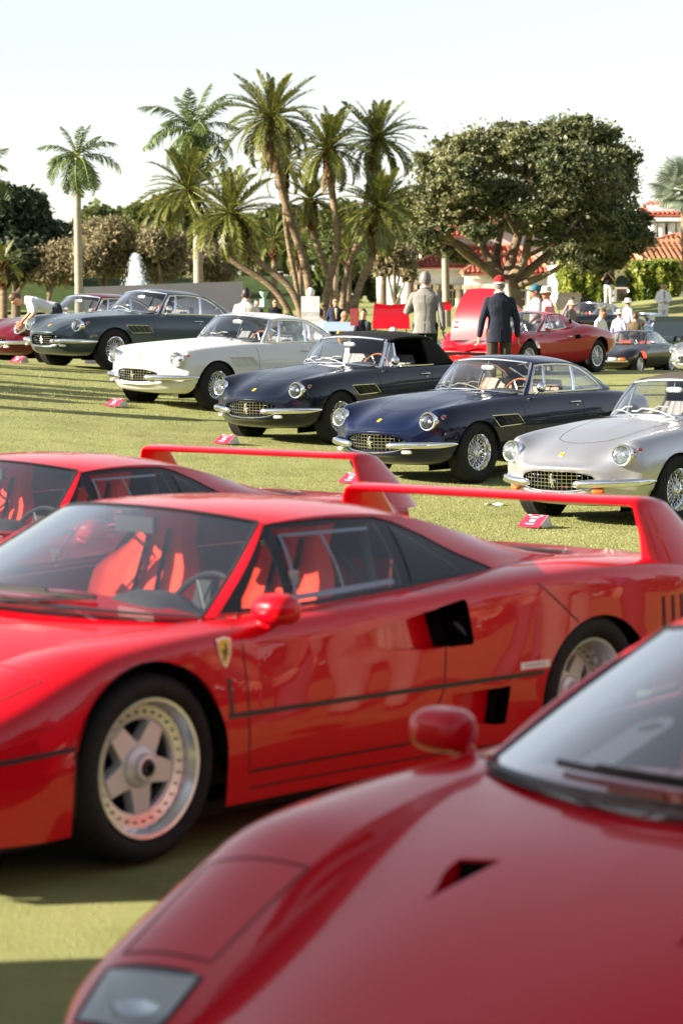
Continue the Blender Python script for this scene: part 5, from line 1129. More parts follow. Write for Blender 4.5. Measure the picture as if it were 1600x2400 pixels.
# ---------------------------------------------------------------- front-engined grand tourer of the sixties
def make_gtc(key, col, soft=None, amber=False, seatm='seatblk', tagged=False, mirror=True, detail=True):
    root = thing('grand_tourer', '', 'classic car'); pm = M[col]
    #    rails: bottom centre, bottom outer, sill, low side, waist, upper side, crest, inner, hood quarter, centre
    ang = [-90, -62, -40, -18, 0, 20, 42, 58, 74, 90]
    mouth = lambda x, a, b, zc: [(x - .035*abs(sin(radians(g)))**2*0, a*abs(cos(radians(g)))**.75*(1 if cos(radians(g)) > 0 else 0), zc + b*math.copysign(abs(sin(radians(g)))**.9, sin(radians(g)))) for g in ang]
    m0 = mouth(.868, .405, .088, .437); m1 = mouth(.880, .425, .104, .437)
    m0 = [(x - .13*(y/.42)**2, y, z) for x, y, z in m0]; m1 = [(x - .13*(y/.42)**2, y, z) for x, y, z in m1]
    T = [  # X, list of (y,z)
     (.83, .20, [(0,.300),(.30,.300),(.42,.325),(.50,.375),(.545,.440),(.535,.505),(.475,.565),(.35,.578),(.20,.582),(0,.583)]),
     (.74, .13, [(0,.235),(.34,.245),(.53,.290),(.625,.365),(.665,.450),(.662,.545),(.585,.650),(.42,.622),(.22,.636),(0,.640)]),
     (.62, .06, [(0,.200),(.36,.210),(.60,.265),(.705,.355),(.742,.465),(.736,.590),(.620,.768),(.455,.690),(.24,.694),(0,.700)]),
     (.48, .02, [(0,.190),(.38,.195),(.655,.250),(.752,.350),(.785,.475),(.776,.625),(.640,.806),(.490,.745),(.26,.742),(0,.748)]),
     (.25, 0, [(0,.190),(.40,.195),(.69,.240),(.790,.350),(.818,.490),(.806,.655),(.668,.828),(.535,.805),(.29,.798),(0,.805)]),
     (0.0, 0, [(0,.190),(.42,.195),(.705,.235),(.808,.350),(.832,.505),(.818,.680),(.692,.843),(.565,.846),(.31,.848),(0,.857)]),
     (-.30, 0, [(0,.190),(.42,.195),(.71,.232),(.815,.350),(.838,.515),(.822,.695),(.705,.858),(.585,.876),(.32,.888),(0,.900)]),
     (-.65, 0, [(0,.190),(.42,.195),(.71,.230),(.815,.350),(.838,.520),(.820,.705),(.715,.872),(.600,.898),(.33,.922),(0,.938)]),
     (-1.0, 0, [(0,.190),(.42,.195),(.71,.230),(.815,.350),(.838,.525),(.820,.710),(.722,.880),(.640,.893),(.33,.90),(0,.90)]),
     (-1.5, 0, [(0,.190),(.42,.195),(.71,.230),(.815,.352),(.838,.530),(.820,.715),(.728,.880),(.650,.890),(.33,.89),(0,.89)]),
     (-2.0, 0, [(0,.190),(.42,.200),(.71,.235),(.818,.360),(.840,.535),(.824,.720),(.735,.880),(.650,.888),(.33,.89),(0,.89)]),
     (-2.4, 0, [(0,.200),(.42,.215),(.70,.260),(.816,.380),(.840,.545),(.824,.725),(.738,.872),(.640,.885),(.33,.892),(0,.893)]),
     (-2.8, 0, [(0,.240),(.42,.255),(.67,.310),(.785,.420),(.812,.560),(.800,.725),(.715,.848),(.58,.868),(.31,.880),(0,.884)]),
     (-3.15, 0, [(0,.320),(.38,.335),(.60,.385),(.71,.475),(.742,.580),(.732,.715),(.655,.808),(.52,.832),(.29,.845),(0,.848)]),
     (-3.38, 0, [(0,.400),(.34,.415),(.52,.455),(.61,.520),(.64,.595),(.632,.690),(.57,.762),(.45,.786),(.26,.797),(0,.800)]),
     (-3.46, 0, [(0,.480),(.28,.49),(.42,.515),(.50,.550),(.52,.600),(.515,.650),(.47,.695),(.37,.712),(.22,.720),(0,.722)])]
    st = [m0, m1]
    for X, cv, r in T: st.append([(X - cv*(y/.6)**2.2, y, z) for y, z in r])
    # denser samples at the nose
    uu = np.concatenate([np.linspace(0, .16, 60)[:-1], np.linspace(.16, 1, 130)])
    P, = loft(st, [(0, 9)], uu, [84])
    P[..., 1] = np.maximum(P[..., 1], 0)
    mb = MB(); mb.grid(P); mb.grid([P[-1], [(-3.475, p[1]*.4, .60 + (p[2]-.60)*.4) for p in P[-1]]])
    mb.mirror_y(); bm = to_bm(mb.mesh('t', pm, 0)); bmesh.ops.remove_doubles(bm, verts=bm.verts, dist=3e-4); bmesh.ops.recalc_face_normals(bm, faces=bm.faces)
    sf = Surf(bm.copy())
    arch = lambda cx, cz, a, b, n=24: [(cx + a*cos(pi*k/n), cz + b*sin(pi*k/n)) for k in range(n+1)] + [(cx - a, .1), (cx + a, .1)]
    arches = [arch(.035, .32, .355, .345), arch(-2.40, .32, .355, .345)]
    door_o = [(-.765,.29),(-.765,.60),(-.75,.91),(-1.835,.91),(-1.845,.60),(-1.80,.36),(-1.74,.29)]
    vent_o = [(-.185,.703),(-.635,.703),(-.738,.595),(-.305,.582)]
    walls = MB(); doors = []; vents = []
    for s in (1, -1):
        ts = lambda c, s=s: c.y*s > .45 and c.z > .12
        for a in arches:
            hs = [sf.y(x, max(z, .22), s)[0] or Vector((x, s*.78, z)) for x, z in a[:-2]]
            walls.grid([[p, Vector((p.x, s*.45, p.z))] for p in hs], 1)
            bmesh.ops.delete(bm, geom=cut(bm, a, (0, 2), ts), context='FACES')
        vents.append(take(bm, cut(bm, vent_o, (0, 2), ts))); doors.append(take(bm, cut(bm, door_o, (0, 2), ts)))
    hood_o = [(.47,0),(.44,.16),(.36,.27),(.20,.345),(-.10,.395),(-.45,.43),(-.66,.44),(-.70,.22),(-.71,0)]; hood_o = hood_o + [(x, -y) for x, y in hood_o[-2:0:-1]]
    tz = lambda c: c.z > .55
    bmesh.ops.delete(bm, geom=cut(bm, [(-.80,.0),(-.86,.35),(-1.0,.585),(-1.2,.62),(-2.3,.62),(-2.45,.45),(-2.5,0),(-2.45,-.45),(-2.3,-.62),(-1.2,-.62),(-1.0,-.585),(-.86,-.35)], (0, 1), tz), context='FACES')
    hood = take(bm, cut(bm, hood_o, (0, 1), tz))
    bm_obj(bm, 'body', pm, root, 35); bm_obj(hood, 'bonnet', pm, root, 35)
    for b in doors: bm_obj(b, 'door', pm, root, 35)
    g = MB(); ribbon(g, sf.line(hood_o + [hood_o[0]], 'z', step=.03), .006, .001)
    for s in (1, -1): ribbon(g, sf.line(door_o + [door_o[0]], 'y', s, .03), .006, .001)
    build_split(g, 'panel_seam', M['gap'], root)
    for k, b in enumerate(vents):
        s = 1 - 2*k
        for v in b.verts: v.co.y -= s*.025
        vo = bm_obj(b, 'side_vent', M['dark'] if col != 'white' else pm, root, 35)
        outline_wall(sf, vent_o, .025, s, 0, walls)
        g = MB(); tube_on(g, sf.line(vent_o + [vent_o[0]], 'y', s, .04), .0055, .001); g.build('vent_frame', M['chrome'] if col != 'white' else pm, vo)
        for i in range(4):
            x0 = -.235 - .112*i; x1 = x0 - .075; g = MB(); q = [sf.y(x, z, s)[0] for x, z in ((x0, .700), (x0 - .115, .590), (x1 - .115, .592), (x1, .700))]
            if None in q: continue
            w = Vector((0, -s*.020, 0)); g.add([q[0] + w, q[1] + w, q[2], q[3]], [(0, 1, 2, 3)]); g.build('vent_blade', pm, vo, 0)
    build_split(walls, 'arch_lip', [pm, M['dark']], root, 30)
    for cx in (.035, -2.40):
        for s in (1, -1):
            g = MB(); g.grid([[(cx + .362*cos(pi*k/14), s*(.77 if j == 0 else .40), .32 + .335*sin(pi*k/14)) for j in range(2)] for k in range(15)]); g.box((cx, s*.42, .38), (.70, .01, .50)); g.build('wheel_arch', M['dark'], root)
    # ---- grille
    g = MB(); back = mouth(.80, .41, .095, .437); ring = [(x, s*y, z) for s in (1, -1) for x, y, z in (m0 if s == 1 else m0[-2:0:-1])]
    inn = [(x - .10, y*.97, .437 + (z-.437)*.97) for x, y, z in ring]
    g.grid([[a, b] for a, b in zip(ring, inn)], cu=True); g.poly([(.66, y, z) for x, y, z in inn]); g.grid([[a, (.66, a[1], a[2])] for a in inn], cu=True); go = g.build('grille', M['dark'], root, 30)
    g = MB(); hx = lambda y: .845 - .13*(y/.42)**2
    hz = lambda y: .086*max(0, 1 - (abs(y)/.402)**2.6)**.55
    for k in range(-8, 9):
        y = k*.0468
        if hz(y) > .012: g.tube([(hx(y), y, .437 - hz(y)), (hx(y), y, .437 + hz(y))], .0035, 5)
    for k in range(-2, 4):
        z = .437 + (k-.5)*.0335; b = abs(z-.437)
        ym = .402*max(0, 1 - (b/.086)**(1/.55))**(1/2.6) if b < .086 else 0
        if ym > .05: g.tube([(hx(y) + .003, y, z) for y in np.linspace(-ym, ym, 15)], .0038, 5)
    tag(g.build('grille_bars', M['chrome'], go), kind='stuff')
    g = MB(); lp = [(x + .006 , s*y, z) for s in (1, -1) for x, y, z in (m1[:5] if s == -1 else m1[:5])]; lo_ = [(x+.004, y, z) for x, y, z in m1[:4]]
    g.tube([(x, -y, z) for x, y, z in lo_[::-1]] + lo_[1:], .007, 6); g.build('grille_trim', M['chrome'], go)
    g = MB(); g.prism([(hx(0) + .010, u*.105, .437 + v*.125) for u, v in HORSE], (.008, 0, 0)); g.build('grille_horse', M['chrome'], go, 0)
    p, n = sf.z(.70, 0); g = MB(); t = Vector((0, 1, 0)); up = n.cross(t); up = up if up.x < 0 else -up
    g.prism([p + t*a + up*b + n*.001 for a, b in ((-.019, -.028), (.019, -.028), (.019, .028), (-.019, .028))], n*.004); bo = g.build('bonnet_badge', M['yellow'], root, 20)
    g = MB(); g.poly([p + t*u*.030 + up*v*.046 + n*.006 for u, v in HORSE]); g.build('badge_horse', M['blkink'], bo, 0)
    # ---- headlamps, bumpers, lamps
    for s in (1, -1):
        Mx = Matrix.Translation((.640, s*.612, .672)) @ Matrix.Rotation(radians(s*5), 4, 'Z') @ Matrix.Rotation(radians(83), 4, 'Y')
        g = MB(); g.lathe([(.092, -.20), (.098, -.06), (.101, -.012), (.100, .008), (.094, .017), (.086, .015), (.083, .004)], 40, Mx); ho = g.build('headlight', M['chrome'], root, 50)
        g = MB(); g.lathe([(.085, .008), (.070, .020), (.045, .029), (.02, .033), (0, .034)], 32, Mx); g.build('headlight_glass', M['lampglass'], ho, 60)
        g = MB(); g.lathe([(.084, .006), (.078, -.02), (.055, -.050), (.025, -.065), (.016, -.03), (0, -.028)], 32, Mx); g.build('reflector_bowl', M['reflector'], ho, 50)
        pth = curve([(.872, .225, .415), (.866, .30, .417), (.838, .40, .421), (.782, .52, .425), (.70, .625, .427), (.58, .712, .428), (.44, .765, .428), (.36, .785, .428)], 34)
        g = MB(); secs = []
        for i, q in enumerate(pth):
            a = Vector(pth[min(i+1, 33)] - pth[max(i-1, 0)]).normalized(); n = Vector((a.y, -a.x, 0)).normalized()
            k = min(1, sqrt(max(0, 1-(1-i/4)**2)) if i < 4 else 1, .35 + .65*sqrt(min(1, (33-i)/9)))
            secs.append([Vector((q[0], s*q[1], q[2])) + Vector((n.x, s*n.y, 0))*(.035*k*cos(w)) + Vector((0, 0, 1))*(.036*k*math.copysign(abs(sin(w))**.7, sin(w))) for w in np.linspace(0, 2*pi, 16, endpoint=False)])
        g.grid(secs, cv=True); g.poly(secs[0]); g.poly(secs[-1][::-1]); bo = g.build('bumper', M['chrome'], root, 60, weld=True)
        x, y = (.79, .455); g = MB(); g.ell((x, s*y, .352), (.035, .058, .020), 8, 14, R=Matrix.Rotation(radians(s*28), 3, 'Z'), e=.5); g.build('front_lamp', M['amber'] if amber else M['lens'], root, 50)
        g = MB(); h = sf.y(.50, .715, s)
        if h[0]: g.ell(h[0] + h[1]*.002, (.038, .010, .016), 8, 12, e=.8); g.build('side_marker', M['amber'] if col == 'white' else M['redlens'], root, 50); 
        if h[0]: g = MB(); g.tube([h[0] + Vector((.044*cos(w), 0, .021*sin(w))) + h[1]*.002 for w in np.linspace(0, 2*pi, 16, endpoint=False)], .004, 5, closed=True); g.build('marker_bezel', M['chrome'], root, 50)
        h = sf.y(-1.70, .79, s); g = MB(); g.tube([h[0] + Vector((dx, s*oy, dz)) for dx, oy, dz in ((.085, .006, 0), (.075, .025, .002), (0, .030, .004), (-.075, .024, .002), (-.085, .006, 0))], .008, 8); g.build('door_handle', M['chrome'], root, 60)
        h = sf.y(-1.735, .752, s); g = MB(); g.ell(h[0], (.012, .006, .012), 6, 10); g.build('door_lock', M['chrome'], root, 60)
        pr = curve([(-3.30, s*.70, .52), (-3.44, s*.60, .52), (-3.50, s*.40, .52), (-3.51, s*.2, .52)], 16); g = MB(); g.tube(pr, .038, 10, flat=.9); g.build('rear_bumper', M['chrome'], root)
        g = MB(); g.ell((-3.43, s*.44, .64), (.05, .10, .05), 8, 14); g.build('tail_lamp', M['redlens'], root)
    g = MB(); g.add([(.885, -.15, .300), (.885, -.40 + .15, .300), (.87, -.25, .255), (.87, -.15, .255)], []); 
    # ---- cabin
    AP = curve([(-.985,.620,.893),(-1.12,.585,1.07),(-1.245,.528,1.222)], 18)          # windscreen edge
    nb = 36; th = np.linspace(-1, 1, nb)
    bot = np.array([(-.985 + .29*(1-abs(q)**2.3), .620*q, .893 + .052*(1-q*q)) for q in th]); top = np.array([(-1.245 + .115*(1-q*q), .528*q, 1.222 + .040*(1-q*q)) for q in th])
    WS = coons(bot, top, AP*np.array([1, -1, 1]), AP); U = np.linspace(0, 1, nb)[:, None]; Vv = np.linspace(0, 1, 18)[None]
    WS[..., 0] += .02*np.sin(pi*Vv)*np.sin(pi*U); WS[..., 2] += .014*np.sin(pi*Vv)*np.sin(pi*U)
    g = MB(); g.grid(WS); g.build('windscreen', M['glass'], root, 60)
    loop = [tuple(p) for p in list(WS[:, 0]) + list(WS[-1, 1:]) + list(WS[::-1, -1][1:]) + list(WS[0, ::-1][1:-1])]
    g = MB(); g.tube(loop, .0125 if not soft else .017, 8, closed=True); g.build('windscreen_frame', M['chrome'], root)
    for x0, sp in ((14, 1), (26, 1)):                                                     # two wipers, lying to the left
        g = MB(); a = bot[x0] + np.array([.05, 0, -.005]); b = WS[max(x0-11, 1)][2] + np.array([.02, 0, .02]); mid = (a + b)/2 + np.array([.01, 0, .02])
        g.tube(curve([a, mid, b], 8), .006, 6); bl = [WS[i][2 + (i-x0+11)//5] + np.array([.015, 0, .018]) for i in range(max(x0-14, 1), x0-2)]; g.tube(bl, .008, 6); g.build('wiper', M['chrome'] if not soft else M['alu'], root)
    side_lo = curve([(-.985,.655,.888),(-1.3,.668,.892),(-1.84,.672,.890),(-2.15,.668,.891),(-2.42,.655,.893),(-2.62,.630,.888)], 70)
    rail = curve([(-1.255,.535,1.212),(-1.36,.553,1.228),(-1.62,.570,1.232),(-1.92,.565,1.212),(-2.17,.550,1.152),(-2.38,.535,1.058),(-2.60,.535,.955)], 70)
    V2 = np.linspace(0, 1, 16)
    sidep = np.array([[side_lo[i]*(1-v) + rail[i]*v + np.array([0, .018*sin(pi*v), 0]) for v in V2] for i in range(70)])
    dlo = [(-1.035,.902),(-1.14,1.06),(-1.268,1.198),(-1.36,1.206),(-1.62,1.210),(-1.90,1.190),(-2.06,1.150),(-2.20,1.085),(-2.34,.985),(-2.42,.905)]
    panes = [('vent_window', [(-1.062,.912),(-1.16,1.062),(-1.28,1.188),(-1.372,1.193),(-1.285,.910)]), ('door_window', [(-1.315,.910),(-1.400,1.194),(-1.62,1.197),(-1.875,1.182),(-1.828,.908)]), ('rear_quarter_window', [(-1.868,.908),(-1.915,1.172),(-2.05,1.138),(-2.19,1.073),(-2.32,.985),(-2.385,.912)])]
    if not soft:
        for s in (1, -1):
            Q = sidep.copy(); Q[..., 1] *= s; g = MB(); g.grid(Q, flip=(s > 0)); b = to_bm(g.mesh('t', pm, 0)); sfc = Surf(b)
            d = take(b, cut(b, dlo)); bm_obj(b, 'roof_pillar', pm, root, 40)
            for nm, po in panes:
                o = bm_obj(take(d, cut(d, po)), nm, M['glass'], root, 40)
                g = MB(); tube_on(g, sfc.line(po + [po[0]], 'y', s, .04), .007, .001); g.build('window_frame', M['chrome'], o)
            bm_obj(d, 'window_channel', M['chrome'], root, 40)
            g = MB(); tube_on(g, sfc.line(dlo + [dlo[0]], 'y', s, .04), .008, .003); g.build('drip_rail', M['chrome'], root)
            pil = np.array([AP, .5*(AP + sidep[0][np.linspace(0, 15, 18).astype(int)]) + np.array([.012, .006, .004]), sidep[0][np.linspace(0, 15, 18).astype(int)]]); pil[..., 1] *= s
            g = MB(); g.grid(pil, flip=(s < 0)); g.build('windscreen_pillar', pm, root, 60)
        P = []; sy = np.linspace(-1, 1, 37)
        for i in range(50):
            r = rail[i]; w = 1 - smoothstep(0, .5, i/49)
            P.append([(r[0] + .125*w*(1-q*q) - .05*(1-w)*(1-q*q)*(i/49), r[1]*q, r[2] + .068*(1-abs(q)**2.5)) for q in sy])
        g = MB(); g.grid(P, flip=True); g.build('roof', pm, root, 60)
        rb = np.array([(-2.62 - .22*(1-q*q), .60*q, .888 + .002*(1-q*q)) for q in sy]); rt = np.array(P[-1]); le = np.array([rail[int(k)] for k in np.linspace(49, 69, 14)])
        le[-1] = rb[-1]; RW = coons(rt, rb, le*np.array([1, -1, 1]), le); g = MB(); g.grid(RW, flip=True); g.build('rear_window', M['glass'], root, 60)
        g = MB(); g.tube([tuple(p) for p in list(RW[:, 0]) + list(RW[-1, 1:]) + list(RW[::-1, -1][1:]) + list(RW[0, ::-1][1:-1])], .011, 6, closed=True); g.build('rear_window_frame', M['chrome'], root)
    else:
        P = []; sy = np.linspace(-1, 1, 41)
        rl = curve([(-1.25,.540,1.205),(-1.40,.560,1.235),(-1.70,.570,1.250),(-2.00,.568,1.238),(-2.17,.575,1.20),(-2.32,.60,1.10),(-2.44,.63,.985),(-2.52,.65,.89)], 60)
        for i in range(60):
            r = rl[i]; w = 1 - smoothstep(0, .4, i/59); k = smoothstep(.60, 1, i/59)
            P.append([(r[0] + .125*w*(1-q*q) - .26*k*(1-abs(q)**2.6), r[1]*q, r[2] + (.075*(1-k) + .012*k)*(1-abs(q)**2.6) - .004*cos(i*.9)**8*(1-q*q)) for q in sy])
        g = MB(); g.grid(P, flip=True); top_o = g.build('soft_top', M[soft], root, 60)
        g = MB(); g.grid([[(p[0], p[1]*.985, p[2]-.014) for p in row] for row in P]); g.build('top_lining', M['dark'], top_o, 60)
        for s in (1, -1):
            # canvas side: from roof edge down behind the door opening
            i0 = 34; lo_ = curve([(-1.98,.655,.892),(-2.2,.665,.893),(-2.52,.655,.890)], 26); up_ = np.array([rl[int(k)] for k in np.linspace(i0, 59, 26)])
            up_[0] = [-1.93, .572, 1.215]
            Q = np.array([[lo_[i]*(1-v) + up_[i]*v + np.array([0, .02*sin(pi*v), 0]) for v in np.linspace(0, 1, 12)] for i in range(26)]); Q[..., 1] *= s
            g = MB(); g.grid(Q, flip=(s > 0)); g.build('top_quarter', M[soft], top_o, 60)
            g = MB(); e = [rl[int(k)]*np.array([1, s, 1]) for k in np.linspace(0, 36, 20)]; g.tube(e, .016, 8); g.tube([(-1.93, s*.575, 1.215), (-1.96, s*.62, 1.05), (-1.98, s*.658, .892)], .02, 8); g.build('top_edge', M['softblk'], top_o)
            vw = [(-1.045, s*.655, .90), (-1.17, s*.612, 1.07), (-1.275, s*.56, 1.185), (-1.335, s*.565, 1.185), (-1.30, s*.655, .90)]
            g = MB(); g.poly(vw); vo = g.build('vent_window', M['glass'], root, 0); g = MB(); g.tube(vw, .013, 8, closed=True); g.build('vent_frame', M['chrome'], vo)
            g = MB(); g.tube([tuple(p*np.array([1, s, 1]) + np.array([0, 0, .004])) for p in side_lo[16:46]], .009, 6); g.build('sill_trim', M['chrome'], root)
            pil = np.array([AP, AP + np.array([-.035, .018, 0])]); pil[..., 1] *= s; g = MB(); g.grid(pil); g.build('windscreen_post', M['chrome'], root)
    # ---- interior
    g = MB(); g.box((-1.6, 0, .26), (1.9, 1.3, .04)); g.box((-2.55, 0, .55), (.04, 1.25, .6)); g.box((-.82, 0, .60), (.04, 1.24, .55)); g.box((-1.55, 0, .40), (1.3, .22, .22)); g.build('cabin_tub', M['blk'], root, 20)
    for s in (1, -1): g = MB(); g.box((-1.55, s*.665, .58), (1.7, .04, .58)); g.build('door_card', M[seatm], root, 20)
    g = MB(); g.grid([[(-2.05 - .45*i/5, .60*q, .78 + .10*i/5) for q in np.linspace(-1, 1, 9)] for i in range(6)], flip=True); g.build('parcel_shelf', M['seatblk' if seatm == 'seatblk' else seatm], root)
    g = MB(); g.grid([[(-.80 - .32*t, q, .905 + .008*sin(pi*t) - .16*smoothstep(.9, 1, t) + .04*math.exp(-((q-.33)/.2)**4)*smoothstep(.3, .8, t) + .025*(1-(q/.6)**2)*(1-t)) for q in np.linspace(-.60, .60, 33)] for t in np.linspace(0, 1, 14)], flip=True); g.build('dashboard', M['dash'], root, 60)
    steering_wheel(root, -1.25, .34, .86, .20, M['wood'], M['alu'], .40)
    for s in (1, -1): seat(root, -1.60, s*.33, .34, M[seatm], 'seat', .56, .48, head=False, recline=.30)
    g = MB(); g.ell((-1.16, 0, 1.165), (.018, .095, .030), 8, 14, e=.5); g.tube([(-1.16, 0, 1.19), (-1.17, 0, 1.245)], .006, 6); g.build('rear_view_mirror', M['alu'], root)
    if mirror:
        g = MB(); Mx = Matrix.Translation((-1.08, .80, .975)) @ Matrix.Rotation(radians(90), 4, 'Y'); g.lathe([(0, .055), (.03, .050), (.052, .025), (.058, -.005), (.054, -.012), (0, -.012)], 24, Mx); g.tube([(-1.07, .735, .895), (-1.07, .775, .925), (-1.07, .80, .95)], [.012, .010, .010], 8); g.build('door_mirror', M['chrome'], root, 50)
    g = MB(); g.box((-1.55, 0, .22), (2.9, .9, .08)); g.box((.0, 0, .24), (.7, .6, .08)); g.build('underbody', M['under'], root)
    if tagged:
        g = MB(); g.add([(-1.05, .02, 1.12), (-1.05, .09, 1.12), (-1.0, .09, .93), (-1.0, .02, .93)], [(0, 1, 2, 3)]); g.build('hanging_tag', M['paper'], root, 0)
    # ---- wire wheels
    for fx in (0, -2.40):
        for s in (1, -1):
            Mx = wheel_matrix(fx, s*.705, .321, s); wr = thing('wheel', None, None); wr.parent = root
            t = MB(); t.lathe(wheel_tyre((.328, .196), .195), 56, Mx); o = t.build('tyre', M['rubber'], wr, 60)
            if s == -1 and fx == 0 or True:
                t = MB(); tread(t, .328, .175, 64); t.xf(Mx); tag(t.build('tread', M['rubber'], o, 0), kind='stuff')
            h = .195/2*.86
            t = MB(); t.lathe([(.194, h-.004), (.196, h+.007), (.189, h+.008), (.184, h-.004), (.178, h-.020), (.176, h-.040), (.160, h-.052), (.156, h-.075), (.160, -.03), (.175, -.06), (.190, -.08)], 56, Mx); t.build('rim', M['chrome'], wr, 35)
            t = MB()
            for k in range(36):
                a = 2*pi*k/36; sg = 1 if k % 2 else -1
                t.tube([Mx @ Vector((.042*cos(a+sg*.9), .042*sin(a+sg*.9), h-.012)), Mx @ Vector((.158*cos(a), .158*sin(a), h-.055))], .0026, 4, caps=False)
                t.tube([Mx @ Vector((.040*cos(a+.1-sg*.9), .040*sin(a+.1-sg*.9), -.01)), Mx @ Vector((.175*cos(a+.08), .175*sin(a+.08), h-.030))], .0026, 4, caps=False)
            tag(t.build('spokes', M['chrome'], wr, 60), kind='stuff')
            t = MB(); t.lathe([(.046, -.02), (.046, h-.014), (.040, h-.006), (.032, h+.004), (.030, h+.022), (.020, h+.030), (0, h+.032)], 24, Mx)
            for k in range(3):
                a = 2*pi*k/3 + .4; t.tube([Mx @ Vector((.02*cos(a), .02*sin(a), h+.018)), Mx @ Vector((.062*cos(a), .062*sin(a), h+.016))], [.014, .009], 6, flat=.6)
            t.build('hub_spinner', M['chrome'], wr, 40)
            t = MB(); t.lathe([(0, -.03), (.15, -.03)], 24, Mx); t.build('brake_drum', M['dark'], wr, 0)
    return root
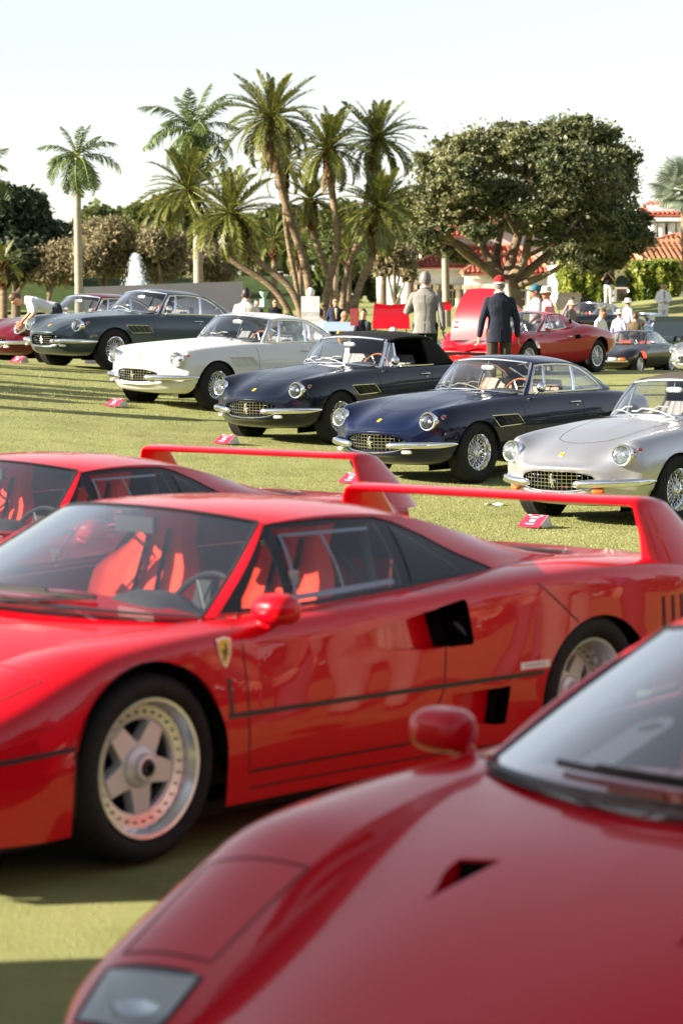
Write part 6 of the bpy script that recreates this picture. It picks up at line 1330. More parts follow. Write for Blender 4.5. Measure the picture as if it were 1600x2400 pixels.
# ---------------------------------------------------------------- the other parked cars, same loft idea with their own stations
def simple_car(name, label, group, paint_m, st, wheels, roofm=None, gh=None, R=.32, lip=.19, arch_r=.36, wheel_y=.70, wheelstyle='spoke', hub_x=None):
    """st: stations [(X, [(y,z) x8])] rails: bottom centre, bottom edge, low side, waist, shoulder edge, shoulder, mid top, centre
       gh: cabin dict: base outline, rail curve, glass panes in side view"""
    root = thing(name, label, 'classic car', group=group)
    P, = loft([[(X - c*(y/.7)**2.2, y, z) for y, z in r] for X, c, r in st], [(0, 7)], 120, [46]); P[..., 1] = np.maximum(P[..., 1], 0)
    mb = MB(); mb.grid(P)
    for e in (0, -1): mb.grid([P[e], [(P[e][k][0], P[e][k][1]*.02, P[e].mean(0)[2] + (P[e][k][2]-P[e].mean(0)[2])*.02) for k in range(46)]])
    mb.mirror_y(); bm = to_bm(mb.mesh('t', paint_m, 0)); bmesh.ops.remove_doubles(bm, verts=bm.verts, dist=3e-4); bmesh.ops.recalc_face_normals(bm, faces=bm.faces); sf = Surf(bm.copy())
    for s in (1, -1):
        for cx in wheels:
            a = [(cx + arch_r*cos(pi*k/18), R + arch_r*sin(pi*k/18)) for k in range(19)] + [(cx - arch_r, .05), (cx + arch_r, .05)]
            bmesh.ops.delete(bm, geom=cut(bm, a, (0, 2), lambda c, s=s: c.y*s > .35), context='FACES')
    ds = []
    if gh:
        x0, x1 = gh['door']
        for s in (1, -1): ds.append(take(bm, cut(bm, [(x0, .30), (x0, gh['belt']+.02), (x1, gh['belt']+.02), (x1, .30)], (0, 2), lambda c, s=s: c.y*s > .4)))
        b = gh['base']; bmesh.ops.delete(bm, geom=cut(bm, [(x, y) for x, y, z in b] + [(x, -y) for x, y, z in b[::-1]], (0, 1), lambda c: c.z > gh['belt']-.16), context='FACES')
    bm_obj(bm, 'body', paint_m, root, 35)
    for d in ds: bm_obj(d, 'door', paint_m, root, 35)
    for cx in wheels:
        for s in (1, -1):
            g = MB(); g.grid([[(cx + (arch_r+.004)*cos(pi*k/12), s*(wheel_y+.06 if j == 0 else .35), R + (arch_r-.004)*sin(pi*k/12)) for j in range(2)] for k in range(13)]); g.box((cx, s*.40, R+.02), (arch_r*1.7, .01, .5)); g.build('wheel_arch', M['dark'], root)
            Mx = wheel_matrix(cx, s*wheel_y, R - .006, s); w = thing('wheel', None, None); w.parent = root
            t = MB(); t.lathe(wheel_tyre((R, lip), .20), 40, Mx); t.build('tyre', M['rubber'], w, 60); h = .085
            t = MB(); t.lathe([(lip-.004, h-.004), (lip-.002, h+.008), (lip-.014, h+.006), (lip-.022, h-.02), (lip-.03, h-.05), (lip-.06, -.04)], 40, Mx); t.build('rim', M['alu'], w, 35)
            t = MB(); ns = 10 if wheelstyle == 'spoke' else 5
            for k in range(ns):
                a = 2*pi*k/ns; q = lambda r, d, z: Mx @ Vector((r*cos(a) - d*sin(a), r*sin(a) + d*cos(a), z))
                wd = .012 if ns == 10 else .028
                for z0, z1 in ((h-.02, h-.045),): t.add([q(.04, -wd, h-.01), q(.04, wd, h-.01), q(lip-.03, wd*1.3, h-.035), q(lip-.03, -wd*1.3, h-.035), q(.04, -wd*1.5, h-.05), q(.04, wd*1.5, h-.05), q(lip-.03, wd*1.6, h-.07), q(lip-.03, -wd*1.6, h-.07)], [(0,1,2,3),(1,5,6,2),(0,3,7,4),(4,5,1,0)])
            t.build('wheel_spokes', M['wheel'], w, 0); t = MB(); t.lathe([(.05, h-.05), (.045, h-.005), (.03, h+.008), (0, h+.010)], 18, Mx); t.lathe([(0, -.01), (lip-.03, -.01)], 20, Mx); t.build('hub', M['wheel'], w, 30)
    if gh:
        rail = curve(gh['rail'], 50); base = curve(gh['base'], 50); V = np.linspace(0, 1, 10); rm = roofm or paint_m
        for s in (1, -1):
            Q = np.array([[base[i]*(1-v) + rail[i]*v + np.array([0, .015*sin(pi*v), 0]) for v in V] for i in range(50)]); Q[..., 1] *= s; g = MB(); g.grid(Q, flip=(s > 0)); b = to_bm(g.mesh('t', rm, 0)); sfc = Surf(b)
            for nm, po in gh['panes']:
                f = cut(b, po); bm_obj(take(b, f), nm, M['glass'], root, 40); g = MB(); tube_on(g, sfc.line(po + [po[0]], 'y', s, .05), .009, .001); g.build('window_frame', M['chrome'] if gh.get('chrome', 1) else M['blk'], root)
            bm_obj(b, 'roof_pillar', rm, root, 40)
        sy = np.linspace(-1, 1, 21); k0 = gh.get('head', .06); k1 = gh.get('tail', .62); P = []
        for i in range(24):
            r = rail[int((k0 + (k1-k0)*i/23)*49)]; P.append([(r[0] + .10*(1-smoothstep(0, .5, i/23))*(1-q*q), r[1]*q, r[2] + gh['crown']*(1-abs(q)**2.4)) for q in sy])
        g = MB(); g.grid(P, flip=True); g.build('roof', rm, root, 60)
        bb = np.array([(base[0][0] + gh['bow']*(1-abs(q)**2.2), base[0][1]*q, base[0][2] + .04*(1-q*q)) for q in sy]); tt = np.array(P[0]); le = np.linspace(base[0], rail[int(k0*49)], 10)
        tt[0], tt[-1] = le[-1]*[1, -1, 1], le[-1]; W_ = coons(bb, tt, le*np.array([1, -1, 1]), le); g = MB(); g.grid(W_); g.build('windscreen', M['glass'], root, 60); g = MB(); g.tube([tuple(p) for p in list(W_[:, 0]) + list(W_[-1, 1:]) + list(W_[::-1, -1][1:]) + list(W_[0, ::-1][1:-1])], .012, 6, closed=True); g.build('windscreen_frame', M['chrome'] if gh.get('chrome', 1) else M['blk'], root)
        rb = np.array([(base[-1][0] - .15*(1-q*q), base[-1][1]*q, base[-1][2]) for q in sy]); le = np.array([rail[int(k)] for k in np.linspace(k1*49, 49, 8)]); le[-1] = rb[-1]; W_ = coons(np.array(P[-1]), rb, le*np.array([1, -1, 1]), le); g = MB(); g.grid(W_, flip=True); g.build('rear_window', M['glass'], root, 60)
        xm = (gh['door'][0] + gh['door'][1])/2; g = MB(); g.box((xm, 0, .30), (1.5, 1.2, .04)); g.box((base[-1][0]+.1, 0, .6), (.04, 1.15, .5)); g.box((base[0][0]+.25, 0, gh['belt']-.06), (.45, 1.15, .10)); g.build('cabin_tub', M['blk'], root, 20)
        for s in (1, -1): seat(root, xm - .15, s*.32, .25, M[gh.get('seat', 'seatblk')], 'seat', .58, .46, head=False)
        steering_wheel(root, xm + .30, .33, gh['belt'] - .02, .18, M['blk'], M['alu'], .4)
        g = MB(); h = sf.y(gh['door'][0] - .12, gh['belt']-.03, 1)
        if h[0]: g.ell(h[0] + Vector((0, .09, .09)), (.05, .08, .05), 8, 12); g.tube([h[0], h[0] + Vector((0, .07, .07))], .012, 6); g.build('door_mirror', M['chrome'], root, 60)
        for s in (1, -1):
            h = sf.y(gh['door'][1] + .14, gh['belt'] - .10, s)
            if h[0]: g = MB(); g.tube([h[0] + Vector((-.07, s*.008, 0)), h[0] + Vector((0, s*.025, 0)), h[0] + Vector((.07, s*.008, 0))], .009, 6); g.build('door_handle', M['chrome'], root)
    g = MB(); g.box((-1.2, 0, .22), (3.2, 1.0, .1)); g.build('underbody', M['under'], root)
    return root, sf
DINO = [(.86,.10,[(0,.36),(.35,.37),(.48,.40),(.52,.44),(.51,.47),(.46,.49),(.25,.50),(0,.505)]), (.70,.16,[(0,.22),(.40,.23),(.62,.33),(.68,.46),(.67,.54),(.58,.58),(.30,.56),(0,.56)]), (.45,.06,[(0,.17),(.45,.18),(.74,.30),(.80,.48),(.79,.64),(.66,.725),(.34,.62),(0,.615)]), (.1,0,[(0,.17),(.45,.18),(.79,.25),(.84,.48),(.83,.68),(.68,.775),(.36,.68),(0,.675)]), (-.4,0,[(0,.17),(.45,.18),(.78,.24),(.835,.48),(.82,.68),(.70,.765),(.38,.74),(0,.745)]), (-.9,0,[(0,.17),(.45,.18),(.78,.24),(.84,.50),(.82,.69),(.72,.765),(.4,.77),(0,.77)]), (-1.5,0,[(0,.17),(.45,.18),(.79,.24),(.86,.52),(.85,.72),(.74,.80),(.4,.82),(0,.82)]), (-2.1,0,[(0,.18),(.45,.19),(.80,.26),(.885,.54),(.87,.78),(.72,.875),(.4,.86),(0,.85)]), (-2.6,0,[(0,.22),(.45,.24),(.78,.32),(.86,.54),(.84,.74),(.68,.83),(.38,.82),(0,.815)]), (-3.0,0,[(0,.32),(.42,.34),(.70,.40),(.78,.55),(.76,.68),(.62,.755),(.34,.76),(0,.76)]), (-3.14,0,[(0,.38),(.38,.39),(.62,.44),(.70,.55),(.68,.64),(.55,.69),(.30,.70),(0,.70)])]
dgh = dict(belt=.78, base=[(-.42,.66,.77),(-.9,.70,.785),(-1.35,.70,.82),(-1.8,.66,.86),(-2.15,.60,.87)], rail=[(-.98,.50,1.06),(-1.15,.53,1.085),(-1.4,.54,1.085),(-1.7,.53,1.02),(-2.2,.50,.885)], door=(-.48, -1.42), crown=.045, bow=.28, tail=.55, seat='seatblk',
           panes=[('vent_window', [(-.58,.79),(-.98,1.035),(-.85,.79)]), ('door_window', [(-.89,.795),(-1.04,1.045),(-1.33,1.055),(-1.40,.835)])])
def build_dino():
    root, sf = simple_car('mid_engined_coupe', 'red mid engined coupe with its front lid raised, behind the man in the navy blazer', None, M['rosso2'], DINO, (0, -2.34), gh=dgh, R=.315, lip=.19, arch_r=.355, wheel_y=.715)
    # intake, louvres, lamps, bumpers, raised lid with louvres
    for s in (1, -1):
        g = MB(); hs = [sf.y(x, z, s) for x, z in rounded([(-1.42,.70),(-1.62,.715),(-1.64,.645),(-1.45,.635)], .03)]; g.poly([p + n*.002 for p, n in hs if p]); g.build('side_intake', M['dark'], root, 0)
        g = MB()
        for k in range(3): x = -1.60 - .055*k; g.box((x, s*(.655-.02*k), .945), (.022, .012, .085), R=Matrix.Rotation(.45, 3, 'Y'))
        build_split(g, 'quarter_louvre', M['dark'], root, 0)
        g = MB(); g.ell((.60, s*.58, .60), (.10, .085, .07), 8, 14); g.build('headlight', M['lampglass'], root, 60)
        g = MB(); g.ell((.76, s*.50, .47), (.05, .09, .028), 8, 12, e=.6); g.build('front_lamp', M['amber'], root, 60)
        g = MB(); g.tube(curve([(-3.16, s*.35, .52), (-3.12, s*.60, .52), (-3.0, s*.76, .52)], 8), .03, 8, flat=.9); g.build('rear_bumper', M['chrome'], root)
        for yy in (.40, .56): g = MB(); g.lathe([(0, .02), (.045, .015), (.05, 0)], 14, Matrix.Translation((-3.12, s*yy, .60)) @ Matrix.Rotation(-pi/2, 4, 'Y')); g.build('tail_lamp', M['redlens'], root)
    g = MB(); g.box((.84, 0, .40), (.05, .80, .05)); g.build('front_grille', M['dark'], root, 0)
    g = MB(); L = []
    for i in range(14):
        t = i/13; L.append([(.62 - .34*t + .06*sin(pi*t), .46*q*(1 - .28*t**3) , .62 + .98*t*.92 + .02*(1-q*q)) for q in np.linspace(-1, 1, 17)])
    L = np.array(L); g.grid(L); g.grid(L - np.array([.03, 0, 0]), flip=True); ld = g.build('front_lid', M['rosso2'], root, 60, weld=False)
    g = MB()
    for s in (1, -1):
        for k in range(3): z = .86 + .085*k; g.box((.62 - .34*((z-.62)/.90) + .045, s*.36, z), (.03, .085, .022))
    build_split(g, 'lid_louvre', M['dark'], ld, 0); return root
DAY = [(.95,.10,[(0,.44),(.40,.44),(.62,.46),(.70,.49),(.69,.52),(.62,.54),(.3,.55),(0,.555)]), (.80,.12,[(0,.28),(.45,.29),(.70,.36),(.79,.46),(.78,.55),(.66,.61),(.34,.61),(0,.615)]), (.4,.02,[(0,.18),(.45,.20),(.77,.30),(.86,.48),(.85,.64),(.70,.735),(.36,.72),(0,.725)]), (0,0,[(0,.18),(.45,.20),(.80,.26),(.88,.48),(.86,.70),(.70,.80),(.38,.80),(0,.805)]), (-.5,0,[(0,.18),(.45,.20),(.80,.26),(.88,.48),(.86,.73),(.72,.85),(.4,.88),(0,.885)]), (-1.2,0,[(0,.18),(.45,.20),(.80,.26),(.88,.48),(.86,.74),(.73,.87),(.4,.90),(0,.90)]), (-2.0,0,[(0,.18),(.45,.20),(.80,.27),(.885,.48),(.87,.74),(.74,.875),(.4,.90),(0,.90)]), (-2.6,0,[(0,.22),(.45,.24),(.78,.32),(.87,.50),(.85,.73),(.71,.85),(.38,.87),(0,.875)]), (-3.2,0,[(0,.36),(.42,.38),(.66,.44),(.76,.55),(.74,.70),(.62,.78),(.34,.80),(0,.805)]), (-3.42,0,[(0,.44),(.38,.45),(.60,.50),(.68,.58),(.66,.68),(.56,.73),(.3,.75),(0,.75)])]
ygh = dict(belt=.87, base=[(-.72,.64,.88),(-1.2,.69,.885),(-1.8,.69,.885),(-2.3,.67,.885),(-2.75,.60,.87)], rail=[(-1.22,.50,1.19),(-1.45,.535,1.22),(-1.8,.54,1.215),(-2.2,.52,1.12),(-2.8,.50,.89)], door=(-.78, -1.85), crown=.045, bow=.26, tail=.55, seat='seatred',
           panes=[('vent_window', [(-.88,.895),(-1.20,1.16),(-1.12,.895)]), ('door_window', [(-1.16,.895),(-1.26,1.17),(-1.75,1.185),(-1.86,.895)]), ('rear_quarter_window', [(-1.93,.895),(-1.84,1.17),(-2.10,1.10),(-2.36,.90)])])
def build_daytona(label, col):
    root, sf = simple_car('fastback_coupe', label, None, M[col], DAY, (0, -2.40), gh=ygh, R=.33, lip=.205, arch_r=.37, wheel_y=.73, wheelstyle='star')
    for s in (1, -1):
        g = MB(); g.ell((.84, s*.62, .485), (.07, .12, .035), 8, 12, e=.5); g.build('front_lamp', M['amber'], root, 60); g = MB(); g.box((.45, s*.855, .55), (.10, .012, .04)); g.build('side_marker', M['amber'], root, 0)
        g = MB(); g.ell((.88, s*.36, .49), (.05, .14, .035), 8, 12, e=.5); g.build('lamp_cover', M['lens'], root, 60)
        g = MB(); g.tube(curve([(.93, s*.15, .43), (.90, s*.5, .43), (.75, s*.76, .43)], 10), .028, 8); g.build('bumper', M['chrome'], root)
    return root
SAL = [(.80,.10,[(0,.40),(.40,.40),(.60,.44),(.68,.55),(.66,.66),(.56,.70),(.3,.70),(0,.70)]), (.60,.06,[(0,.24),(.45,.25),(.70,.33),(.80,.52),(.78,.72),(.64,.80),(.34,.79),(0,.79)]), (.1,0,[(0,.2),(.45,.21),(.76,.28),(.83,.52),(.82,.76),(.68,.86),(.38,.87),(0,.875)]), (-.6,0,[(0,.2),(.45,.21),(.77,.28),(.84,.52),(.83,.78),(.70,.89),(.4,.92),(0,.93)]), (-1.4,0,[(0,.2),(.45,.21),(.77,.28),(.84,.52),(.83,.78),(.71,.89),(.4,.91),(0,.91)]), (-2.2,0,[(0,.2),(.45,.22),(.77,.30),(.84,.53),(.83,.78),(.71,.88),(.4,.90),(0,.90)]), (-2.9,0,[(0,.28),(.42,.30),(.72,.38),(.80,.56),(.78,.74),(.66,.83),(.36,.86),(0,.86)]), (-3.4,0,[(0,.42),(.38,.43),(.60,.48),(.70,.58),(.68,.68),(.56,.73),(.3,.75),(0,.75)])]
sgh = dict(belt=.89, base=[(-.85,.64,.90),(-1.3,.69,.90),(-1.9,.69,.90),(-2.4,.67,.90),(-2.75,.60,.89)], rail=[(-1.22,.53,1.23),(-1.45,.555,1.255),(-1.85,.56,1.25),(-2.2,.54,1.18),(-2.7,.50,.96)], door=(-.90, -1.9), crown=.06, bow=.25, tail=.62, seat='seatred',
           panes=[('door_window', [(-1.0,.91),(-1.26,1.205),(-1.85,1.215),(-1.84,.91)]), ('rear_quarter_window', [(-1.90,.91),(-1.91,1.21),(-2.15,1.16),(-2.40,.92)])])
def build_saloon(label, col, roofm=None, grp=None):
    root, sf = simple_car('old_coupe', label, grp, M[col], SAL, (0, -2.45), roofm=roofm, gh=sgh, R=.33, lip=.19, arch_r=.36, wheel_y=.70)
    for s in (1, -1):
        g = MB(); g.lathe([(.085, -.08), (.09, 0), (.08, .012), (0, .03)], 20, Matrix.Translation((.70, s*.56, .66)) @ Matrix.Rotation(pi/2, 4, 'Y')); g.build('headlight', M['lens'], root, 60)
    g = MB(); g.tube(curve([(.62, -.74, .44), (.80, -.45, .44), (.85, 0, .44), (.80, .45, .44), (.62, .74, .44)], 16), .035, 8, flat=.9); g.build('bumper', M['chrome'], root); return root
def open_lid(name, label, base_px, Y, w, h, m, lean=.3, yaw=0., bumps=True, group=None):
    """front lid of a car standing open, with its raised fender bulges"""
    b = at(*base_px, Y); root = thing(name, label, 'car bonnet', b, (0, 0, yaw), group); g = MB(); L = []
    for i in range(12):
        t = i/11; L.append([(w/2*q*(1 - .10*t**2), lean*t*h + .05*sin(pi*t), h*(t*(1 - .02*q*q) + (.10*abs(q)**2.5*smoothstep(.6, 1, t) if bumps else 0))) for q in np.linspace(-1, 1, 23)])
    L = np.array(L)
    g.grid(L); g.grid(L + np.array([0, .04, 0]), flip=True)
    for e in (0, -1): g.grid([L[e], L[e] + np.array([0, .04, 0])]); g.grid([L[:, e], L[:, e] + np.array([0, .04, 0])])
    g.build('lid_panel', m, root, 50)
    g = MB()
    for s in (-1, 1): g.tube([(s*w*.42, .06, -.4), (s*w*.40, lean*h*.5 + .06, h*.5)], .015, 6)
    build_split(g, 'lid_stay', M['blk'], root); return root
# ---------------------------------------------------------------- cars in their places
def repaint(root, pairs):
    """swap a material on a copied car through object-level slots"""
    for o in root.children_recursive:
        if o.type != 'MESH': continue
        for sl in o.material_slots:
            if sl.material in pairs: k = pairs[sl.material]; sl.link = 'OBJECT'; sl.material = k
G1 = 'red supercars in the foreground'
f1 = make_f40(); tag(f1, 'red supercar in the middle of the picture with its whole left side in view', None, G1)
f2 = copy_tree(f1); tag(f2, 'red supercar behind the middle one, only cabin, roof and wing showing', None, G1)
f3 = copy_tree(f1); tag(f3, 'nearest red supercar, its ducted bonnet filling the lower right corner', None, G1)
pose(f1, *POSE[0]); pose(f2, *POSE[6]); pose(f3, *POSE3)
# exhibitor's paper tag lying on the dash behind the nearest windscreen
g = MB(); A = pose_matrix(*POSE3)
def arcs(cx, cy, r, a0, a1, n=10): return [(cx + r*cos(a0 + (a1-a0)*k/n), cy + r*sin(a0 + (a1-a0)*k/n)) for k in range(n+1)]
out = [(-.045, -.12), (.045, -.12)] + arcs(0, .03, .045, 0, pi); hol = [(.026*cos(2*pi*k/len(out) - .8), .036 + .018*sin(2*pi*k/len(out) - .8)) for k in range(len(out))]
tp = lambda u, v: A @ (Vector((-.52, -.36, .850)) + Vector((.55, -.62, -.02)).normalized()*u*1.0 + Vector((-.62, .30, .36)).normalized()*v*1.25)
g.grid([[tp(*a), tp(*b)] for a, b in zip(out, hol)], cu=True); tag(g.build('paper_tag', M['paper'], None, 0), 'cream paper tag with an oval hole behind the windscreen of the nearest red car', 'tag')
G2 = 'touring cars of the sixties parked in a row on the lawn'
c1 = make_gtc('a', 'navy', seatm='seattan'); tag(c1, 'dark blue hardtop coupe with wire wheels, parked beside the silver convertible', None, G2); pose(c1, *POSE[1])
c3 = make_gtc('a', 'navy2', 'softblk', seatm='seatblk', tagged=True); tag(c3, 'very dark blue convertible with black canvas top and a white windscreen tag', None, G2); pose(c3, *POSE[3])
c2 = copy_tree(c3); tag(c2, 'silver convertible with brown canvas top and amber lamps at the right edge', None, G2); pose(c2, *POSE[2]); repaint(c2, {M['navy2']: M['silver'], M['softblk']: M['softbrn'], M['lens']: M['amber']})
for o in list(c2.children):
    if o.name.startswith(('hanging_tag', 'door_mirror')): bpy.data.objects.remove(o)
c4 = copy_tree(c1); tag(c4, 'white hardtop coupe between the slate grey coupe and the dark blue convertible', None, G2); pose(c4, *POSE[4]); repaint(c4, {M['navy']: M['white'], M['redlens']: M['amber'], M['seattan']: M['seatblk']})
for o in list(c4.children):
    if o.name.startswith('side_vent'):
        for q in [o] + list(o.children): q.material_slots[0].link = 'OBJECT'; q.material_slots[0].material = M['white']
c5 = copy_tree(c1); tag(c5, 'slate grey hardtop coupe with wire wheels in front of the mauve hoarding', None, G2); pose(c5, *POSE[5]); repaint(c5, {M['navy']: M['greyp'], M['seattan']: M['seatblk']})
for o in list(c4.children):
    if o.name.startswith('door_mirror'): bpy.data.objects.remove(o)
# farther back on the left
A5 = POSE[5]
c6 = copy_tree(c1); tag(c6, 'burgundy coupe mostly cut off by the left edge, behind the information card', None, G2); pose(c6, -5.71, 44.2, .74, .57, .0, 0); repaint(c6, {M['navy']: M['burg'], M['seattan']: M['seatblk']})
# right background
dn = build_dino(); pose(dn, 2.66, 43.15, .93, .42, 0, 0)
dy = build_daytona('black fastback coupe with amber front lamp behind the tail of the red coupe', 'black'); pose(dy, 7.66, 68.36, 1.06, -.43, 0, 0)
sn = copy_tree(c1); tag(sn, 'silver white coupe whose nose pokes in at the right edge beside the black fastback', None, G2); pose(sn, 8.75, 57.5, .80, -.12, 0, 0); repaint(sn, {M['navy']: M['silver']})
bs = build_saloon('black old coupe with a silvery roof behind the men in hats', 'black', M['silver']); pose(bs, 7.2, 80, .72, .28, 0, 0)
pb_ = build_saloon('pale blue old coupe behind the hatted visitors and the raised grey lid', 'palebl'); pose(pb_, 9.35, 83, .72, -.1, 0, 0)
bk = copy_tree(pb_); bk['label'] = 'pale blue car roof showing just above the dark blue convertible'; pose(bk, .55, 56, .75, -.52, 0, 0)
open_lid('open_bonnet', 'large red raised bonnet with concave top left of the grey blazer man', (898, 755), 60, .92, .60, M['rosso2'], .25)
open_lid('open_bonnet', 'grey blue raised bonnet at the right edge above the black fastback', (1545, 772), 75, 1.2, .62, M['greyp'], .2, bumps=False)
open_lid('open_bonnet', 'pale blue grey raised bonnet low behind the white coupe', (778, 760), 58, .78, .22, M['palebl'], 1.3, bumps=False)
open_lid('open_bonnet', 'cream white raised bonnet behind the head of the man in the navy blazer', (1138, 705), 80, .90, .78, M['white'], .15, bumps=False)
M['goldp'] = paint('pale_gold_paint', (.55, .42, .28), .2, .35)
open_lid('open_bonnet', 'pale gold raised bonnet left of the left clipped hedge', (1308, 712), 90, .95, .66, M['goldp'], .2, bumps=False)
open_lid('open_bonnet', 'dark raised engine lid beside the pale gold one', (1348, 716), 88, .5, .50, M['blk'], .2, bumps=False)
open_lid('open_bonnet', 'small piece of a red bonnet just right of the grey blazer', (1020, 712), 58, .35, .20, M['rosso2'], .4, bumps=False)
# ---------------------------------------------------------------- people
def cloth(name, c, rough=.85, wrinkle=.5):
    return noise_col(mat(name, rough=rough, spec=.2), [(.3, tuple(.86*k for k in c)), (.7, c)], 3, bump=wrinkle, bscale=7, dist=.03)
SK = [noise_col(mat('skin', rough=.5, spec=.35, sss=.08), [(.3, (.44, .23, .15)), (.7, (.54, .30, .20))], 6), noise_col(mat('skin_tan', rough=.5, spec=.35), [(.3, (.34, .165, .10)), (.7, (.43, .22, .14))], 6)]
HAIR = {'grey': mat('grey_hair', (.17, .155, .145), .6), 'brown': mat('brown_hair', (.075, .038, .018), .5), 'dark': mat('dark_hair', (.018, .012, .010), .5), 'blond': mat('fair_hair', (.40, .25, .11), .5), 'none': None}
SHOE = mat('dark_shoe', (.02, .015, .012), .4); EYE = mat('eye_dark', (.02, .015, .015), .3); LIP = mat('lip', (.36, .11, .09), .5)
def remesh(mb, vox, it=4):
    o = bpy.data.objects.new('tmp', mb.mesh('tmp', SK[0], 0)); COL.objects.link(o)
    m = o.modifiers.new('r', 'REMESH'); m.mode = 'VOXEL'; m.voxel_size = vox; m = o.modifiers.new('s', 'SMOOTH'); m.factor = .5; m.iterations = it
    dg = bpy.context.evaluated_depsgraph_get(); me = bpy.data.meshes.new_from_object(o.evaluated_get(dg)); bpy.data.objects.remove(o); return me
def limb(mb, pts, rs, n=10, flat=1.0, k=4):
    P = []; R = []
    for i in range(len(pts)-1):
        for j in range(k):
            t = j/k; P.append(Vector(pts[i]).lerp(Vector(pts[i+1]), t)); R.append(rs[i]*(1-t) + rs[i+1]*t)
    P.append(Vector(pts[-1])); R.append(rs[-1]); mb.tube(P, R, n, flat=flat)
    for p, r in ((P[0], R[0]), (P[-1], R[-1])): mb.ell(p, (r, r, r), 6, 10)
def rings(mb, secs, n=22, R=None):
    """torso from rings (centre, half width, half depth, superellipse)"""
    g = []
    for c, a, b, lean in secs:
        R_ = R if R is not None else Matrix.Identity(3)
        g.append([Vector(c) + R_ @ Vector((a*math.copysign(abs(cos(q))**.8, cos(q)), b*math.copysign(abs(sin(q))**.8, sin(q)), lean*sin(q))) for q in np.linspace(0, 2*pi, n, endpoint=False)])
    mb.grid(g, cv=True); mb.poly(g[0][::-1]); mb.poly(g[-1])
def hand(mb, w, e, side, curl=.5, sz=1.0):
    """palm, four bent fingers and a thumb, continuing the forearm e->w"""
    d = (Vector(w)-Vector(e)).normalized(); s = Vector((0, 1, 0)) if abs(d.y) < .8 else Vector((1, 0, 0)); a = (s - d*s.dot(d)).normalized(); b = d.cross(a)*side; L = .085*sz
    Rm = Matrix((a, b, d)).transposed(); mb.ell(Vector(w) + d*L*.55, (.040*sz, .017*sz, .05*sz), 8, 12, R=Rm)
    for k, (o, l) in enumerate(((-.030, .072), (-.010, .082), (.010, .078), (.029, .062))):
        p0 = Vector(w) + d*L*.95 + a*o*sz; p1 = p0 + (d*cos(curl*.6) + b*sin(curl*.6))*l*.5*sz; p2 = p1 + (d*cos(curl*1.6) + b*sin(curl*1.6))*l*.5*sz; mb.tube([p0 - d*.02, p0, p1, p2], [.0095*sz, .0095*sz, .0085*sz, .006*sz], 6)
    p0 = Vector(w) + d*L*.3 - a*.034*sz; p1 = p0 + (d*.7 - a*.6 + b*.3).normalized()*.036*sz; p2 = p1 + (d*.9 - a*.1 + b*.4).normalized()*.03*sz; mb.tube([p0, p1, p2], [.0125*sz, .011*sz, .008*sz], 6)
